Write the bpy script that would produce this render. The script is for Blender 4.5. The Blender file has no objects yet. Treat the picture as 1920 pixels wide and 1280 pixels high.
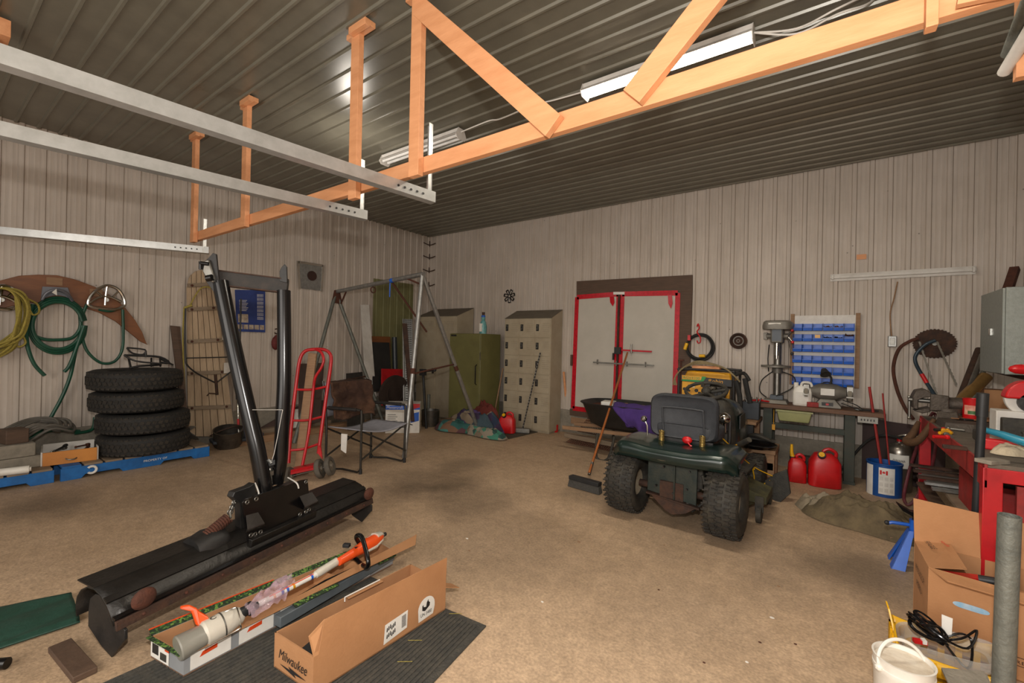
import bpy, math, random
from mathutils import Vector, Matrix, noise
random.seed(7)
V=Vector
scn=bpy.context.scene
# ---------------------------------------------------------------- camera
f_px=826.26; yaw=math.radians(35.829); pit=math.radians(-0.077); rol=math.radians(1.25)
H=1.40; CZ=3.47; XL=-6.55; YB=6.18; XR=1.455; YN=-2.6
F_=V((-math.sin(yaw)*math.cos(pit),math.cos(yaw)*math.cos(pit),-math.sin(pit)))
R0=V((math.cos(yaw),math.sin(yaw),0)); U0=R0.cross(F_)
R_=math.cos(rol)*R0+math.sin(rol)*U0; U_=-math.sin(rol)*R0+math.cos(rol)*U0
cd=bpy.data.cameras.new('camera'); cam=bpy.data.objects.new('camera',cd); scn.collection.objects.link(cam)
cd.sensor_width=36; cd.lens=f_px/1920*36; cd.clip_start=.05; cd.clip_end=60
cam.matrix_world=Matrix(((R_.x,U_.x,-F_.x,0),(R_.y,U_.y,-F_.y,0),(R_.z,U_.z,-F_.z,H),(0,0,0,1)))
scn.camera=cam
scn.view_settings.view_transform='Standard'; scn.view_settings.look='None'; scn.view_settings.gamma=1
scn.view_settings.use_curve_mapping=False; scn.view_settings.exposure=0.0
# ---------------------------------------------------------------- light
w=bpy.data.worlds.new('world'); scn.world=w; w.use_nodes=True
w.node_tree.nodes['Background'].inputs[0].default_value=(1.0,.93,.86,1); w.node_tree.nodes['Background'].inputs[1].default_value=0.55
def light(name,kind,loc,energy,color,size=None,size_y=None,target=None):
    l=bpy.data.lights.new(name,kind); l.energy=energy; l.color=color
    if kind=='AREA':
        l.size=size
        if size_y: l.shape='RECTANGLE'; l.size_y=size_y
    elif size is not None: l.shadow_soft_size=size
    o=bpy.data.objects.new(name,l); scn.collection.objects.link(o); o.location=loc
    if target is not None: o.rotation_euler=(V(target)-V(loc)).to_track_quat('-Z','Y').to_euler()
    return o
light("camera_flash","POINT",(0.0,-0.02,1.74),215,(1.0,.965,.92),.035)
light('doorway_daylight','AREA',(-1.2,-2.5,1.9),120,(1.0,.93,.85),3.6,2.4,(-1.0,5,1.0))
light('left_fill','POINT',(-3.9,2.6,3.0),16,(1.0,.93,.85),.12)  # added fill light over the left side; no actual lamp hangs there
# ---------------------------------------------------------------- unprojection (pixels of the 1920x1280 frame to points of the room)
def ray(x,y): return F_+R_*((x-960)/f_px)+U_*((640-y)/f_px)
CAM=V((0,0,H))
def PZ(x,y,z=0): r=ray(x,y); return CAM+r*((z-H)/r.z)
def PY(x,y,Y=YB): r=ray(x,y); return CAM+r*(Y/r.y)
def PX(x,y,X=XL): r=ray(x,y); return CAM+r*(X/r.x)
def PD(x,y,d): return CAM+ray(x,y)*d
# ---------------------------------------------------------------- materials
MATS={}
def rgb(h):
    c=[int(h[i:i+2],16)/255 for i in (0,2,4)]
    return tuple((x/12.92 if x<=.04045 else ((x+.055)/1.055)**2.4) for x in c)+(1,)
def mat(name,col,rough=.6,metal=0,col2=None,scale=8,mix=.5,bump=0,bscale=60,stretch=None,emit=None,alpha=None,spec=None,trans=None,coat=0):
    if name in MATS: return MATS[name]
    m=bpy.data.materials.new(name); m.use_nodes=True; n=m.node_tree; b=n.nodes['Principled BSDF']
    c=rgb(col) if isinstance(col,str) else col
    b.inputs['Base Color'].default_value=c; b.inputs['Roughness'].default_value=rough; b.inputs['Metallic'].default_value=metal
    if coat: b.inputs['Coat Weight'].default_value=coat
    if spec is not None: b.inputs['Specular IOR Level'].default_value=spec
    tc=n.nodes.new('ShaderNodeTexCoord'); mp=n.nodes.new('ShaderNodeMapping'); n.links.new(tc.outputs['Object'],mp.inputs[0])
    if stretch: mp.inputs['Scale'].default_value=stretch
    nz=n.nodes.new('ShaderNodeTexNoise'); nz.inputs['Scale'].default_value=scale; nz.inputs['Detail'].default_value=8; nz.inputs['Roughness'].default_value=.65
    n.links.new(mp.outputs[0],nz.inputs['Vector'])
    if col2 is None: col2=tuple(x*.72 for x in c[:3])+(1,)
    else: col2=rgb(col2) if isinstance(col2,str) else col2
    rp=n.nodes.new('ShaderNodeValToRGB'); rp.color_ramp.elements[0].position=max(0,.62-mix*.5); rp.color_ramp.elements[0].color=c
    rp.color_ramp.elements[1].position=min(1,.62+(1-mix)*.3); rp.color_ramp.elements[1].color=col2
    n.links.new(nz.outputs[0],rp.inputs[0]); n.links.new(rp.outputs[0],b.inputs['Base Color'])
    if bump:
        n2=n.nodes.new('ShaderNodeTexNoise'); n2.inputs['Scale'].default_value=bscale; n2.inputs['Detail'].default_value=4
        n.links.new(mp.outputs[0],n2.inputs['Vector'])
        bp=n.nodes.new('ShaderNodeBump'); bp.inputs['Strength'].default_value=bump; bp.inputs['Distance'].default_value=.01
        n.links.new(n2.outputs[0],bp.inputs['Height']); n.links.new(bp.outputs[0],b.inputs['Normal'])
    if emit: b.inputs['Emission Color'].default_value=rgb(emit[0]); b.inputs['Emission Strength'].default_value=emit[1]
    if trans: b.inputs['Transmission Weight'].default_value=trans
    if alpha: b.inputs['Alpha'].default_value=alpha
    MATS[name]=m; return m
def nodes(m): return m.node_tree, m.node_tree.nodes, m.node_tree.links, m.node_tree.nodes['Principled BSDF']
wood=lambda nm,c,c2=None,st=(1,1,12),**k: mat(nm,c,.7,0,c2,6,.6,.25,40,stretch=st,**k)
M={}
M['steel']=mat('steel','8c8a84',.4,.9,'6a655c',12,.5)
M['chrome']=mat('chrome','c8c6c0',.15,1)
M['galv']=mat('galvanised','a3a3a0',.42,.75,'83827e',20,.5,.1,50)
M['darkgalv']=mat('weathered_pipe','63655f',.6,.5,'85867c',9,.5,.3,80)
M['black']=mat('black_paint','171615',.5,.0,'2c2825',9,.5,.15,40)
M['blackgloss']=mat('black_gloss','0d0d0e',.22,.2,'1b1817',7,.5)
M['blackrub']=mat('black_rubber','1c1b19',.75,0,'2b2824',14,.5,.4,70)
M['blackpl']=mat('black_plastic','1d1e1f',.5,0,'29292a',12,.5)
M['rust']=mat('rust','5a3324',.85,.2,'3b251c',25,.5,.4,90)
M['rustdark']=mat('dark_rusty_steel','3a2a22',.8,.3,'5b3c2a',14,.4,.3,60)
M['red']=mat('red_paint','b5141c',.35,0,'8c1016',6,.4)
M['redpl']=mat('red_plastic','c4161a',.4,0,'a01216',6,.4)
M['reddirty']=mat('worn_red_paint','a02420',.6,0,'6b241e',10,.5,.2,30)
M['yellow']=mat('yellow_paint','d99a14',.4,0,'b57e12',8,.4)
M['yellowpl']=mat('yellow_plastic','e8b012',.4)
M['blue']=mat('blue_paint','1464a8',.6,0,'0f4a80',9,.5,.2,40)
M['bluepl']=mat('blue_plastic','1d5fc4',.4,0,'164ea8',6,.4)
M['white']=mat('white_paint','cfcac2',.5,0,'b5aea4',8,.4)
M['whitepl']=mat('white_plastic','e2ddd3',.4,0,'cfc8bb',8,.4)
M['label']=mat('paper_label','dedad2',.7,0,'cdc8be',10,.4)
M['ink']=mat('printed_ink','201c1a',.7)
M['cardboard']=mat('cardboard','b07f55',.85,0,'a2724a',5,.5,.12,90)
M['cardin']=mat('cardboard_inside','a97b54',.9,0,'9a6c46',5,.5)
M['cream']=mat('cream_paint','a89b84',.55,0,'95876f',4,.5,.1,10)
M['olive']=mat('olive_paint','6e6a3e',.5,0,'5f5b35',4,.5)
M['green']=mat('green_hose','0f4a34',.45,0,'0b3a2a',10)
M['rope']=mat('yellow_rope','a59443',.8,0,'7d7134',60,.5,.5,200)
M['wood']=wood('aged_pine','9a7858','7d5f45')
M['woodnew']=mat('spruce_lumber','d99a6c',.65,0,'c58557',3,.5,.1,20,stretch=(1,6,6))
M['wooddark']=wood('dark_wood','5c4636','453428')
M['woodgrey']=wood('weathered_boards','8c7a64','6f5f4d')
M['plywood']=mat('varnished_plywood','7c4a24',.5,0,'633819',4,.5,0,stretch=(1,1,5))
M['conc']=mat('concrete_block','8a8274',.9,0,'6d665a',14,.5,.4,60)
M['brownboard']=mat('brown_hardboard','4a3830',.8,0,'3b2c26',4)
M['tread']=mat('tire_rubber','24211d',.85,0,'3d362c',12,.45,.5,60)
M['glassy']=mat('clear_plastic','c9c9c4',.12,0,alpha=.32)
# ---------------------------------------------------------------- mesh builder
class MB:
    def __init__(s): s.v=[]; s.f=[]; s.m=[]; s.k=0
    def mi(s,k): s.k=k; return s
    def add(s,vs,fs):
        o=len(s.v); s.v+= [V(q) for q in vs]; s.f+=[tuple(i+o for i in q) for q in fs]; s.m+=[s.k]*len(fs); return s
    def hexa(s,b,t): # 4 bottom, 4 top points
        return s.add(list(b)+list(t),[(3,2,1,0),(4,5,6,7),(0,1,5,4),(1,2,6,5),(2,3,7,6),(3,0,4,7)])
    def box(s,c,sz,rz=0,rot=None):
        c=V(c); R=rot if rot is not None else Matrix.Rotation(rz,3,'Z'); x,y,z=[q/2 for q in sz]
        P=[c+R@V((a*x,b*y,d*z)) for d in (-1,1) for a,b in ((-1,-1),(1,-1),(1,1),(-1,1))]
        return s.hexa(P[:4],P[4:])
    def box2(s,a,b): return s.box([(a[i]+b[i])/2 for i in range(3)],[abs(b[i]-a[i]) for i in range(3)])
    def beam(s,a,b,w,h,up=(0,0,1)):
        a,b=V(a),V(b); d=(b-a).normalized(); up=V(up)
        if abs(d.dot(up))>.98: up=V((0,1,0))
        x=d.cross(up).normalized()*w/2; y=x.cross(d).normalized()*h/2
        return s.hexa([a-x-y,a+x-y,a+x+y,a-x+y],[b-x-y,b+x-y,b+x+y,b-x+y])
    def ring(s,c,x,y,r,n,ry=None):
        ry=r if ry is None else ry
        return [c+x*(r*math.cos(6.28319*i/n))+y*(ry*math.sin(6.28319*i/n)) for i in range(n)]
    def loft(s,rings,closed=False,caps=True):
        n=len(rings[0]); o=len(s.v); vs=[q for r in rings for q in r]; fs=[]
        K=len(rings)
        for k in range(K if closed else K-1):
            a=k*n; b=((k+1)%K)*n
            for i in range(n): j=(i+1)%n; fs.append((a+i,a+j,b+j,b+i))
        if caps and not closed: fs.append(tuple(range(n-1,-1,-1))); fs.append(tuple(range((K-1)*n,K*n)))
        return s.add(vs,fs)
    def cyl(s,a,b,r,r2=None,n=16,caps=True):
        a,b=V(a),V(b); d=(b-a).normalized(); u=V((0,0,1)) if abs(d.z)<.9 else V((1,0,0))
        x=d.cross(u).normalized(); y=d.cross(x)
        return s.loft([s.ring(a,x,y,r,n),s.ring(b,x,y,r if r2 is None else r2,n)],caps=caps)
    def tube(s,pts,r,n=8,closed=False,sm=0,rs=None):
        P=[V(p) for p in pts]
        if sm:
            Q=[]; K=len(P)
            for i in range(K if closed else K-1):
                p0=P[(i-1)%K] if closed or i>0 else P[0]; p1=P[i]; p2=P[(i+1)%K]; p3=P[(i+2)%K] if closed or i+2<K else P[-1]
                for j in range(sm):
                    t=j/sm; Q.append(.5*((2*p1)+(p2-p0)*t+(2*p0-5*p1+4*p2-p3)*t*t+(3*p1-p0-3*p2+p3)*t**3))
            if not closed: Q.append(P[-1])
            P=Q
        K=len(P); rings=[]; prev=None
        for i in range(K):
            d=(P[(i+1)%K]-P[i-1]) if closed else (P[min(i+1,K-1)]-P[max(i-1,0)])
            d=d.normalized() if d.length>1e-9 else V((0,0,1))
            if prev is None: u=V((0,0,1)) if abs(d.z)<.9 else V((1,0,0)); x=d.cross(u).normalized()
            else: x=(prev-d*prev.dot(d)).normalized()
            prev=x; y=d.cross(x); rr=r if rs is None else rs(i/(K-1))
            rings.append(s.ring(P[i],x,y,rr,n))
        return s.loft(rings,closed)
    def lathe(s,prof,c,ax=(0,0,1),n=24,ang=None):
        c=V(c); ax=V(ax).normalized(); u=V((0,0,1)) if abs(ax.z)<.9 else V((1,0,0)); x=ax.cross(u).normalized(); y=ax.cross(x)
        return s.loft([s.ring(c+ax*z,x,y,max(r,1e-4),n) for r,z in prof])
    def prism(s,poly,o,ux,uy,t):
        o,ux,uy=V(o),V(ux),V(uy); nz=ux.cross(uy).normalized()*t; n=len(poly)
        a=[o+ux*p[0]+uy*p[1] for p in poly]; b=[q+nz for q in a]
        return s.add(a+b,[tuple(range(n-1,-1,-1)),tuple(range(n,2*n))]+[(i,(i+1)%n,n+(i+1)%n,n+i) for i in range(n)])
    def slab(s,pts,t): # world polygon, thickness vector t
        t=V(t); a=[V(p) for p in pts]; b=[p+t for p in a]; n=len(a)
        return s.add(a+b,[tuple(range(n-1,-1,-1)),tuple(range(n,2*n))]+[(i,(i+1)%n,n+(i+1)%n,n+i) for i in range(n)])
    def grid(s,fn,nu,nv,wrap=False):
        vs=[V(fn(i/nu,j/nv)) for j in range(nv+1) for i in range(nu+1)]
        return s.add(vs,[(j*(nu+1)+i,j*(nu+1)+i+1,(j+1)*(nu+1)+i+1,(j+1)*(nu+1)+i) for j in range(nv) for i in range(nu)])
    def ball(s,c,r,n=14,rot=None):
        r=(r,r,r) if not hasattr(r,'__len__') else r; c=V(c); R=rot if rot is not None else Matrix.Identity(3); m=n//2
        return s.loft([[c+R@V((r[0]*math.sin(t)*math.cos(p),r[1]*math.sin(t)*math.sin(p),r[2]*math.cos(t))) for p in [6.28319*i/n for i in range(n)]] for t in [max(.02,min(3.12,math.pi*(m-k)/m)) for k in range(m+1)]])
    def torus(s,c,R,r,ax=(0,0,1),n=32,m=10,ry=None,a0=0,a1=6.28319):
        c=V(c); ax=V(ax).normalized(); u=V((0,0,1)) if abs(ax.z)<.9 else V((0,1,0)); x=ax.cross(u).normalized(); y=ax.cross(x)
        ry=r if ry is None else ry; full=abs(a1-a0-6.28319)<1e-3; K=n if full else n+1; rings=[]
        for i in range(K):
            a=a0+(a1-a0)*i/n; e=x*math.cos(a)+y*math.sin(a); rings.append(s.ring(c+e*R,e,ax,r,m,ry))
        return s.loft(rings,full)
def _props(o,label=None,cat=None,group=None,kind=None):
    if label: o['label']=label
    if cat: o['category']=cat
    if group: o['group']=group
    if kind: o['kind']=kind
def thing(name,label,cat,loc=(0,0,0),rz=0,group=None):
    o=bpy.data.objects.new(name,None); scn.collection.objects.link(o); o.empty_display_size=.1
    o.location=loc; o.rotation_euler=(0,0,rz); _props(o,label,cat,group)
    bpy.context.view_layer.update()
    return o
ORG={}
def wm(o):
    if o is None: return Matrix.Identity(4)
    return wm(o.parent)@o.matrix_basis
def obj(name,mb,mats,parent=None,bev=0,sub=0,smooth=.6,solid=0,label=None,cat=None,group=None,kind=None,origin=None):
    me=bpy.data.meshes.new(name)
    vs=mb.v
    if parent is None:
        if origin is None:
            lo=[min(v[i] for v in vs) for i in range(3)]; hi=[max(v[i] for v in vs) for i in range(3)]
            origin=((lo[0]+hi[0])/2,(lo[1]+hi[1])/2,lo[2])
        T=Matrix.Translation(V(origin)).inverted()
    else: T=wm(parent).inverted()
    me.from_pydata([T@v for v in vs],[],mb.f)
    mats=mats if isinstance(mats,(list,tuple)) else [mats]
    for m in mats: me.materials.append(M[m] if isinstance(m,str) else m)
    for p,k in zip(me.polygons,mb.m): p.material_index=min(k,len(mats)-1)
    me.update()
    if smooth:
        me.shade_smooth(); me.set_sharp_from_angle(angle=smooth)
    o=bpy.data.objects.new(name,me); scn.collection.objects.link(o)
    if parent is None: o.location=origin
    else: o.parent=parent
    if solid: md=o.modifiers.new('s','SOLIDIFY'); md.thickness=solid; md.offset=0
    if bev: md=o.modifiers.new('b','BEVEL'); md.width=bev; md.segments=2; md.limit_method='ANGLE'; md.angle_limit=.7
    if sub: md=o.modifiers.new('u','SUBSURF'); md.levels=sub; md.render_levels=sub
    _props(o,label,cat,group,kind)
    return o
def dup(root,loc,rz=None,label=None,group=None,parent=None):
    r=root.copy(); scn.collection.objects.link(r); r.location=loc
    if rz is not None: r.rotation_euler=(0,0,rz)
    if label: r['label']=label
    if group: r['group']=group
    for ch in list(root.children):
        c=ch.copy(); scn.collection.objects.link(c); c.parent=r
        for g in list(ch.children):
            d=g.copy(); scn.collection.objects.link(d); d.parent=c
    return r
def text(name,s,o,ux,uy,h,m,parent=None,width=None,depth=.0012,shear=0,label=None):
    cu=bpy.data.curves.new(name,'FONT'); cu.body=s; cu.size=1; cu.shear=shear; cu.extrude=0
    t=bpy.data.objects.new(name,cu); scn.collection.objects.link(t); bpy.context.view_layer.update()
    me=bpy.data.meshes.new_from_object(t.evaluated_get(bpy.context.evaluated_depsgraph_get()))
    bpy.data.objects.remove(t)
    xs=[v.co.x for v in me.vertices]; sx=h/.7
    k=(width/(max(xs)-min(xs))) if width else sx
    ux=V(ux).normalized(); uy=V(uy).normalized(); nz=ux.cross(uy); mb=MB(); x0=min(xs)
    mb.add([V(o)+ux*((v.co.x-x0)*k)+uy*(v.co.y*sx)+nz*depth for v in me.vertices],[tuple(p.vertices) for p in me.polygons])
    bpy.data.meshes.remove(me)
    return obj(name,mb,m,parent,smooth=0,label=label)
def lerp(a,b,t): return V(a)*(1-t)+V(b)*t
UP=V((0,0,1))
# ---------------------------------------------------------------- structure materials
def wallmat(name,c1,c2):
    m=mat(name,c1,.55,0,c2,1.3,.55); t,n,l,b=nodes(m)
    tc=n.new('ShaderNodeTexCoord')
    mp=n.new('ShaderNodeMapping'); mp.inputs['Scale'].default_value=(14,14,.7); l.new(tc.outputs['Object'],mp.inputs[0])
    nz=n.new('ShaderNodeTexNoise'); nz.inputs['Scale'].default_value=3; nz.inputs['Detail'].default_value=6; l.new(mp.outputs[0],nz.inputs['Vector'])
    mr=n.new('ShaderNodeMapRange'); mr.inputs['From Min'].default_value=.42; mr.inputs['From Max'].default_value=.75; mr.inputs['To Min'].default_value=1; mr.inputs['To Max'].default_value=.86; l.new(nz.outputs[0],mr.inputs['Value'])
    vo=n.new('ShaderNodeTexVoronoi'); vo.inputs['Scale'].default_value=5; l.new(tc.outputs['Object'],vo.inputs['Vector'])
    gt=n.new('ShaderNodeMath'); gt.operation='GREATER_THAN'; gt.inputs[1].default_value=.035; l.new(vo.outputs['Distance'],gt.inputs[0])
    mx=n.new('ShaderNodeMapRange'); mx.inputs['To Min'].default_value=.45; l.new(gt.outputs[0],mx.inputs['Value'])
    mu=n.new('ShaderNodeMath'); mu.operation='MULTIPLY'; l.new(mr.outputs[0],mu.inputs[0]); l.new(mx.outputs[0],mu.inputs[1])
    src=b.inputs['Base Color'].links[0].from_socket
    vm=n.new('ShaderNodeVectorMath'); vm.operation='SCALE'; l.new(src,vm.inputs[0]); l.new(mu.outputs[0],vm.inputs['Scale']); l.new(vm.outputs[0],b.inputs['Base Color'])
    return m
wallmat('cream_steel_siding','c0b4a8','afa294')
M['siding']=MATS['cream_steel_siding']
M['ceil']=mat('dark_steel_ceiling','767264',.30,.12,'666256',3,.5)
def floormat():
    m=mat('concrete_floor','c6a98a',.62,0,'a58a6c',.9,.5,.25,90); t,n,l,b=nodes(m)
    tc=n.new('ShaderNodeTexCoord'); src=b.inputs['Base Color'].links[0].from_socket
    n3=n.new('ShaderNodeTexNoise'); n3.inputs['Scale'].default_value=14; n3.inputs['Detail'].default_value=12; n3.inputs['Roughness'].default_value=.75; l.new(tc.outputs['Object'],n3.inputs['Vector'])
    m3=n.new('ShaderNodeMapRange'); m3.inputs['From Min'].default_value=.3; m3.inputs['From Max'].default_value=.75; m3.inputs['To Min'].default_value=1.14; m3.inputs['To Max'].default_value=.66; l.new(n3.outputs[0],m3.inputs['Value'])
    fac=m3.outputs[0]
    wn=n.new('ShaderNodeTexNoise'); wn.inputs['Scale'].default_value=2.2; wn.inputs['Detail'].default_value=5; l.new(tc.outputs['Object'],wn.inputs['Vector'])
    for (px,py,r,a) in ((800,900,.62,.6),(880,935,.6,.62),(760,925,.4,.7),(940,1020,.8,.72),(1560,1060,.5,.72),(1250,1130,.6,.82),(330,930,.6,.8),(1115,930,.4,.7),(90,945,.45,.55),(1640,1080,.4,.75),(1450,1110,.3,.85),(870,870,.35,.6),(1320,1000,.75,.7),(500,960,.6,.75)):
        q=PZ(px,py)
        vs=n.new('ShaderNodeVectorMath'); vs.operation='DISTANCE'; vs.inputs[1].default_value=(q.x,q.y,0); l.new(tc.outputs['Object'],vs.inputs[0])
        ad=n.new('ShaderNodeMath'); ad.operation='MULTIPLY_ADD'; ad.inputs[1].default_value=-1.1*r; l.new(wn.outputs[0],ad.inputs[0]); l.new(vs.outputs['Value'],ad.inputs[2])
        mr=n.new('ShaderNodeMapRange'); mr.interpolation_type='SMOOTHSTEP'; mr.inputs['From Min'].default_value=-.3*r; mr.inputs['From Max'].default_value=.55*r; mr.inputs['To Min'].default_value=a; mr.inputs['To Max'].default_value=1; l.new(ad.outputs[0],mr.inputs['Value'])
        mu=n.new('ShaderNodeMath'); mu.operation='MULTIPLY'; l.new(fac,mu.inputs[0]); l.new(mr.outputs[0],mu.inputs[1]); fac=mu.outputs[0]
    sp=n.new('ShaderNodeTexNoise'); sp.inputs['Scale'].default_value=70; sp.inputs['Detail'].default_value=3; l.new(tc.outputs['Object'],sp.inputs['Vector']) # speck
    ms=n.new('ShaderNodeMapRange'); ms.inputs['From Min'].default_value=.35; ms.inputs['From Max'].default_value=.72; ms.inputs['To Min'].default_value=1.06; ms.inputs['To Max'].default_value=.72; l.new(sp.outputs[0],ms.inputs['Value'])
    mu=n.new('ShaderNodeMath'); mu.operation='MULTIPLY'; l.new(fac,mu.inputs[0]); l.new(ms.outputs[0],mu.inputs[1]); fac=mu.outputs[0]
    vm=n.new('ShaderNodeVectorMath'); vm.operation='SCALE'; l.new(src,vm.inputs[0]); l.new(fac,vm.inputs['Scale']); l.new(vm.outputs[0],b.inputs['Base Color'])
    return m
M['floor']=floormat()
def corr(mb,a,b,run,z0,z1,nrm,ph,off=0,hr=.016,S=.1524,wb=.052,wt=.034):
    """ribbed steel sheet from run coordinate a to b; point(run,off,z) via nrm"""
    us=[(a,0)]; i=math.floor((a-ph)/S)
    while ph+i*S<b+.05:
        c=ph+i*S
        for d,h in ((-wb/2,0),(-wt/2,hr),(wt/2,hr),(wb/2,0)):
            if a<c+d<b: us.append((c+d,h))
        # minor swage lines between ribs
        for q in ((.33,.62) if hr>.015 else ()):
            for d,h in ((-.006,0),(0,.0018),(.006,0)):
                if a<c+S*q+d<b: us.append((c+S*q+d,h))
        i+=1
    us.append((b,0)); us.sort()
    mb.add([run(u,h+off,z) for z in (z0,z1) for u,h in us],[(k,k+1,len(us)+k+1,len(us)+k) for k in range(len(us)-1)])
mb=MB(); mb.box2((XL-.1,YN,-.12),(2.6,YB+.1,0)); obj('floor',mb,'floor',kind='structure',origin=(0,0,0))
for nm,z in (('a',0),):
    mb=MB(); rn=lambda u,h,z:V((XL+h,u,z))
    corr(mb,YN,YB,rn,2.62,CZ,0,.519); corr(mb,YN,YB,rn,.385,2.625,0,.519,.004)
    mb.box2((XL-.12,YN,0),(XL-.002,YB+.1,CZ+.05)); obj('wall_left',mb,'siding',kind='structure',smooth=.3)
    mb=MB(); rn=lambda u,h,z:V((u,YB-h,z))
    corr(mb,XL,XR,rn,2.60,CZ,0,-1.486); corr(mb,XL,XR,rn,.355,2.605,0,-1.486,.004)
    mb.box2((XL-.1,YB+.002,0),(2.6,YB+.12,CZ+.05)); obj('wall_back',mb,'siding',kind='structure',smooth=.3)
    mb=MB(); rn=lambda u,h,z:V((XR-h,u,z)); corr(mb,YN,YB,rn,.36,CZ,0,.4)
    mb.box2((XR+.002,YN,0),(XR+.12,YB+.1,CZ+.05)); obj('wall_right',mb,'siding',kind='structure',smooth=.3)
    mb=MB(); rn=lambda u,h,z:V((z,u,CZ-h)); corr(mb,YN,YB,rn,XL,XR,0,3.83,hr=.0145,wb=.032,wt=.016)
    mb.box2((XL-.1,YN,CZ+.002),(XR+.1,YB+.1,CZ+.12)); obj('ceiling',mb,'ceil',kind='structure',smooth=.3)
mb=MB(); mb.box2((XL-.05,YN,0),(XL+.03,YB,.385)); obj('baseboard_left',mb,'conc',kind='structure')
mb=MB(); mb.box2((XL,YB-.03,0),(XR,YB+.05,.355)); obj('baseboard_back',mb,'conc',kind='structure')
mb=MB(); mb.box2((XR-.03,YN,0),(XR+.05,YB,.36)); obj('baseboard_right',mb,'conc',kind='structure')
mb=MB(); mb.box2((XR-.05,YB-.05,.36),(XR,YB,CZ)); mb.box2((XR-.10,YB-.012,.36),(XR-.05,YB,CZ)); obj('trim_1',mb,'siding',kind='structure')
# green sheet panels on the left wall near the corner
mb=MB(); y0=PX(700,520).y; y1=PX(775,525).y; rn=lambda u,h,z:V((XL+h+.006,u,z)); corr(mb,y0,y1,rn,.5,2.47,0,.519); 
obj('wall_panel',mb,mat('green_steel_sheet','77744c',.55,0,'66633f',3),smooth=.3,label='olive green ribbed steel sheet fixed over the left wall near the corner',cat='wall panel')
# ---------------------------------------------------------------- truss
YT=1.80
t=thing('roof_truss','long open lumber roof truss hanging below the ribbed ceiling',"roof truss",(-2.0,YT,2.4))
xa=PY(360,440,YT).x
def zb(x): return 2.385
ch=MB(); ch.box2((xa,YT-.02,2.385),(XR-.02,YT+.02,2.385+.092)); obj('bottom_chord',ch,'woodnew',t,bev=.003)
def tp(px,py): return PY(px,py,YT-.04)
for (px,w,zb_) in ((365,.085,2.36),(460,.085,2.36),(664,.085,2.33),(778,.085,2.36),(1740,.028,2.345)):
    x=PY(px,400 if px<1000 else 30,YT-.04).x
    if px==1740: x=PY(1748,40,YT-.06).x
    m=MB(); m.box2((x-w/2,YT-.062,zb_),(x+w/2,YT-.022,CZ-.03)); o=obj('hanger_post',m,'woodnew',t,bev=.002)
    m=MB(); m.box2((x-.02,YT-.10,CZ-.06),(x+.16,YT-.062,CZ-.015)); m.box2((x-.10,YT-.062,CZ-.05),(x+.16,YT-.02,CZ-.015)) ; obj('ceiling_block',m,'woodnew',o,bev=.002)
a=tp(1030,252); b=tp(800,28)
m=MB(); m.beam((a.x+.03,YT-.043,2.40),(b.x,YT-.043,b.z+.02),.04,.11,up=(0,1,0)) if 0 else m.beam((a.x+.03,YT-.043,2.40),(b.x-.05,YT-.043,b.z+.06),.11,.04,up=(0,1,0)); obj('brace',m,'woodnew',t,bev=.002)
a=tp(1195,205); b=tp(1345,0); d=(b-a)
m=MB(); m.beam((a.x-.02,YT-.043,2.42),(b.x+d.x*.9,YT-.043,b.z+d.z*.9),.10,.04,up=(0,1,0)); obj('brace',m,'woodnew',t,bev=.002)
a=tp(1775,12); m=MB(); m.beam((a.x+.02,YT-.05,a.z+.0),(a.x+.20,YT-.045,a.z-.02),.02,.03); obj('brace',m,'woodnew',t)
# hanger of the next truss, top left
q=PZ(4,40,CZ-.05)
t2=thing('roof_truss','lumber hanger block of the nearer truss at the top left edge','roof truss',(q.x-.1,q.y,CZ-.5))
m=MB(); m.box2((q.x-.18,q.y-.05,2.4),(q.x-.09,q.y-.01,CZ-.02)); obj('hanger_post',m,'woodnew',t2,bev=.002)
m=MB(); m.box2((q.x-.25,q.y-.01,CZ-.13),(q.x-.01,q.y+.04,CZ-.02)); obj('ceiling_block',m,'woodnew',t2,bev=.002)
# ---------------------------------------------------------------- overhead door tracks
M['railm']=mat('bright_galvanised','bdbdba',.28,.6,'a8a8a4',14,.5)
def track(a,b,lab,strap):
    a,b=V(a),V(b); d=(a-b).normalized(); b2=b-d*0; a2=a; far=b; near=a+ (a-b).normalized()*1.6
    t=thing('door_track',lab,'door track',far,group=None)
    m=MB(); s=d.cross(UP).normalized(); 
    prof=[(-.026,-.03),(.02,-.036),(.026,-.02),(.018,-.016),(.010,-.026),(-.018,-.022),(-.020,.022),(.010,.030),(.016,.018),(.026,.022),(.022,.04),(-.026,.036)]
    m.loft([[p+s*x+UP*z for x,z in prof] for p in (far,lerp(far,near,.33),lerp(far,near,.66),near)]); obj('rail',m,'railm',t,smooth=.4)
    m=MB(); p=far+d*.10+s*.028
    for k in range(5): m.cyl(p+d*.045*k-s*.06+UP*.0,p+d*.045*k+s*.004,.007,n=8)
    obj('slot_row',m,'black',t)
    m=MB(); q=far+d*.03+V((0,0,0)); h=strap
    m.box2((q.x-.024,q.y-.003,q.z-.03),(q.x+.020,q.y+.0,q.z+h)); m.box2((q.x+.015,q.y-.03,q.z-.03),(q.x+.018,q.y,q.z+h))
    m.mi(1)
    for k in range(int(h/.05)): m.cyl((q.x-.002,q.y-.004,q.z+.03+.05*k),(q.x-.002,q.y+.001,q.z+.03+.05*k),.006,n=8)
    obj('hanger_strap',m,['railm','black'],t)
    return t
track(PZ(0,107,2.31),PZ(812,372,2.31),'galvanised overhead door track, nearest of the three, ending beside the truss post',.46)
track(PZ(0,244,2.31),PZ(686,405,2.31),'galvanised overhead door track, middle of the three across the left',.40)
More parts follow.
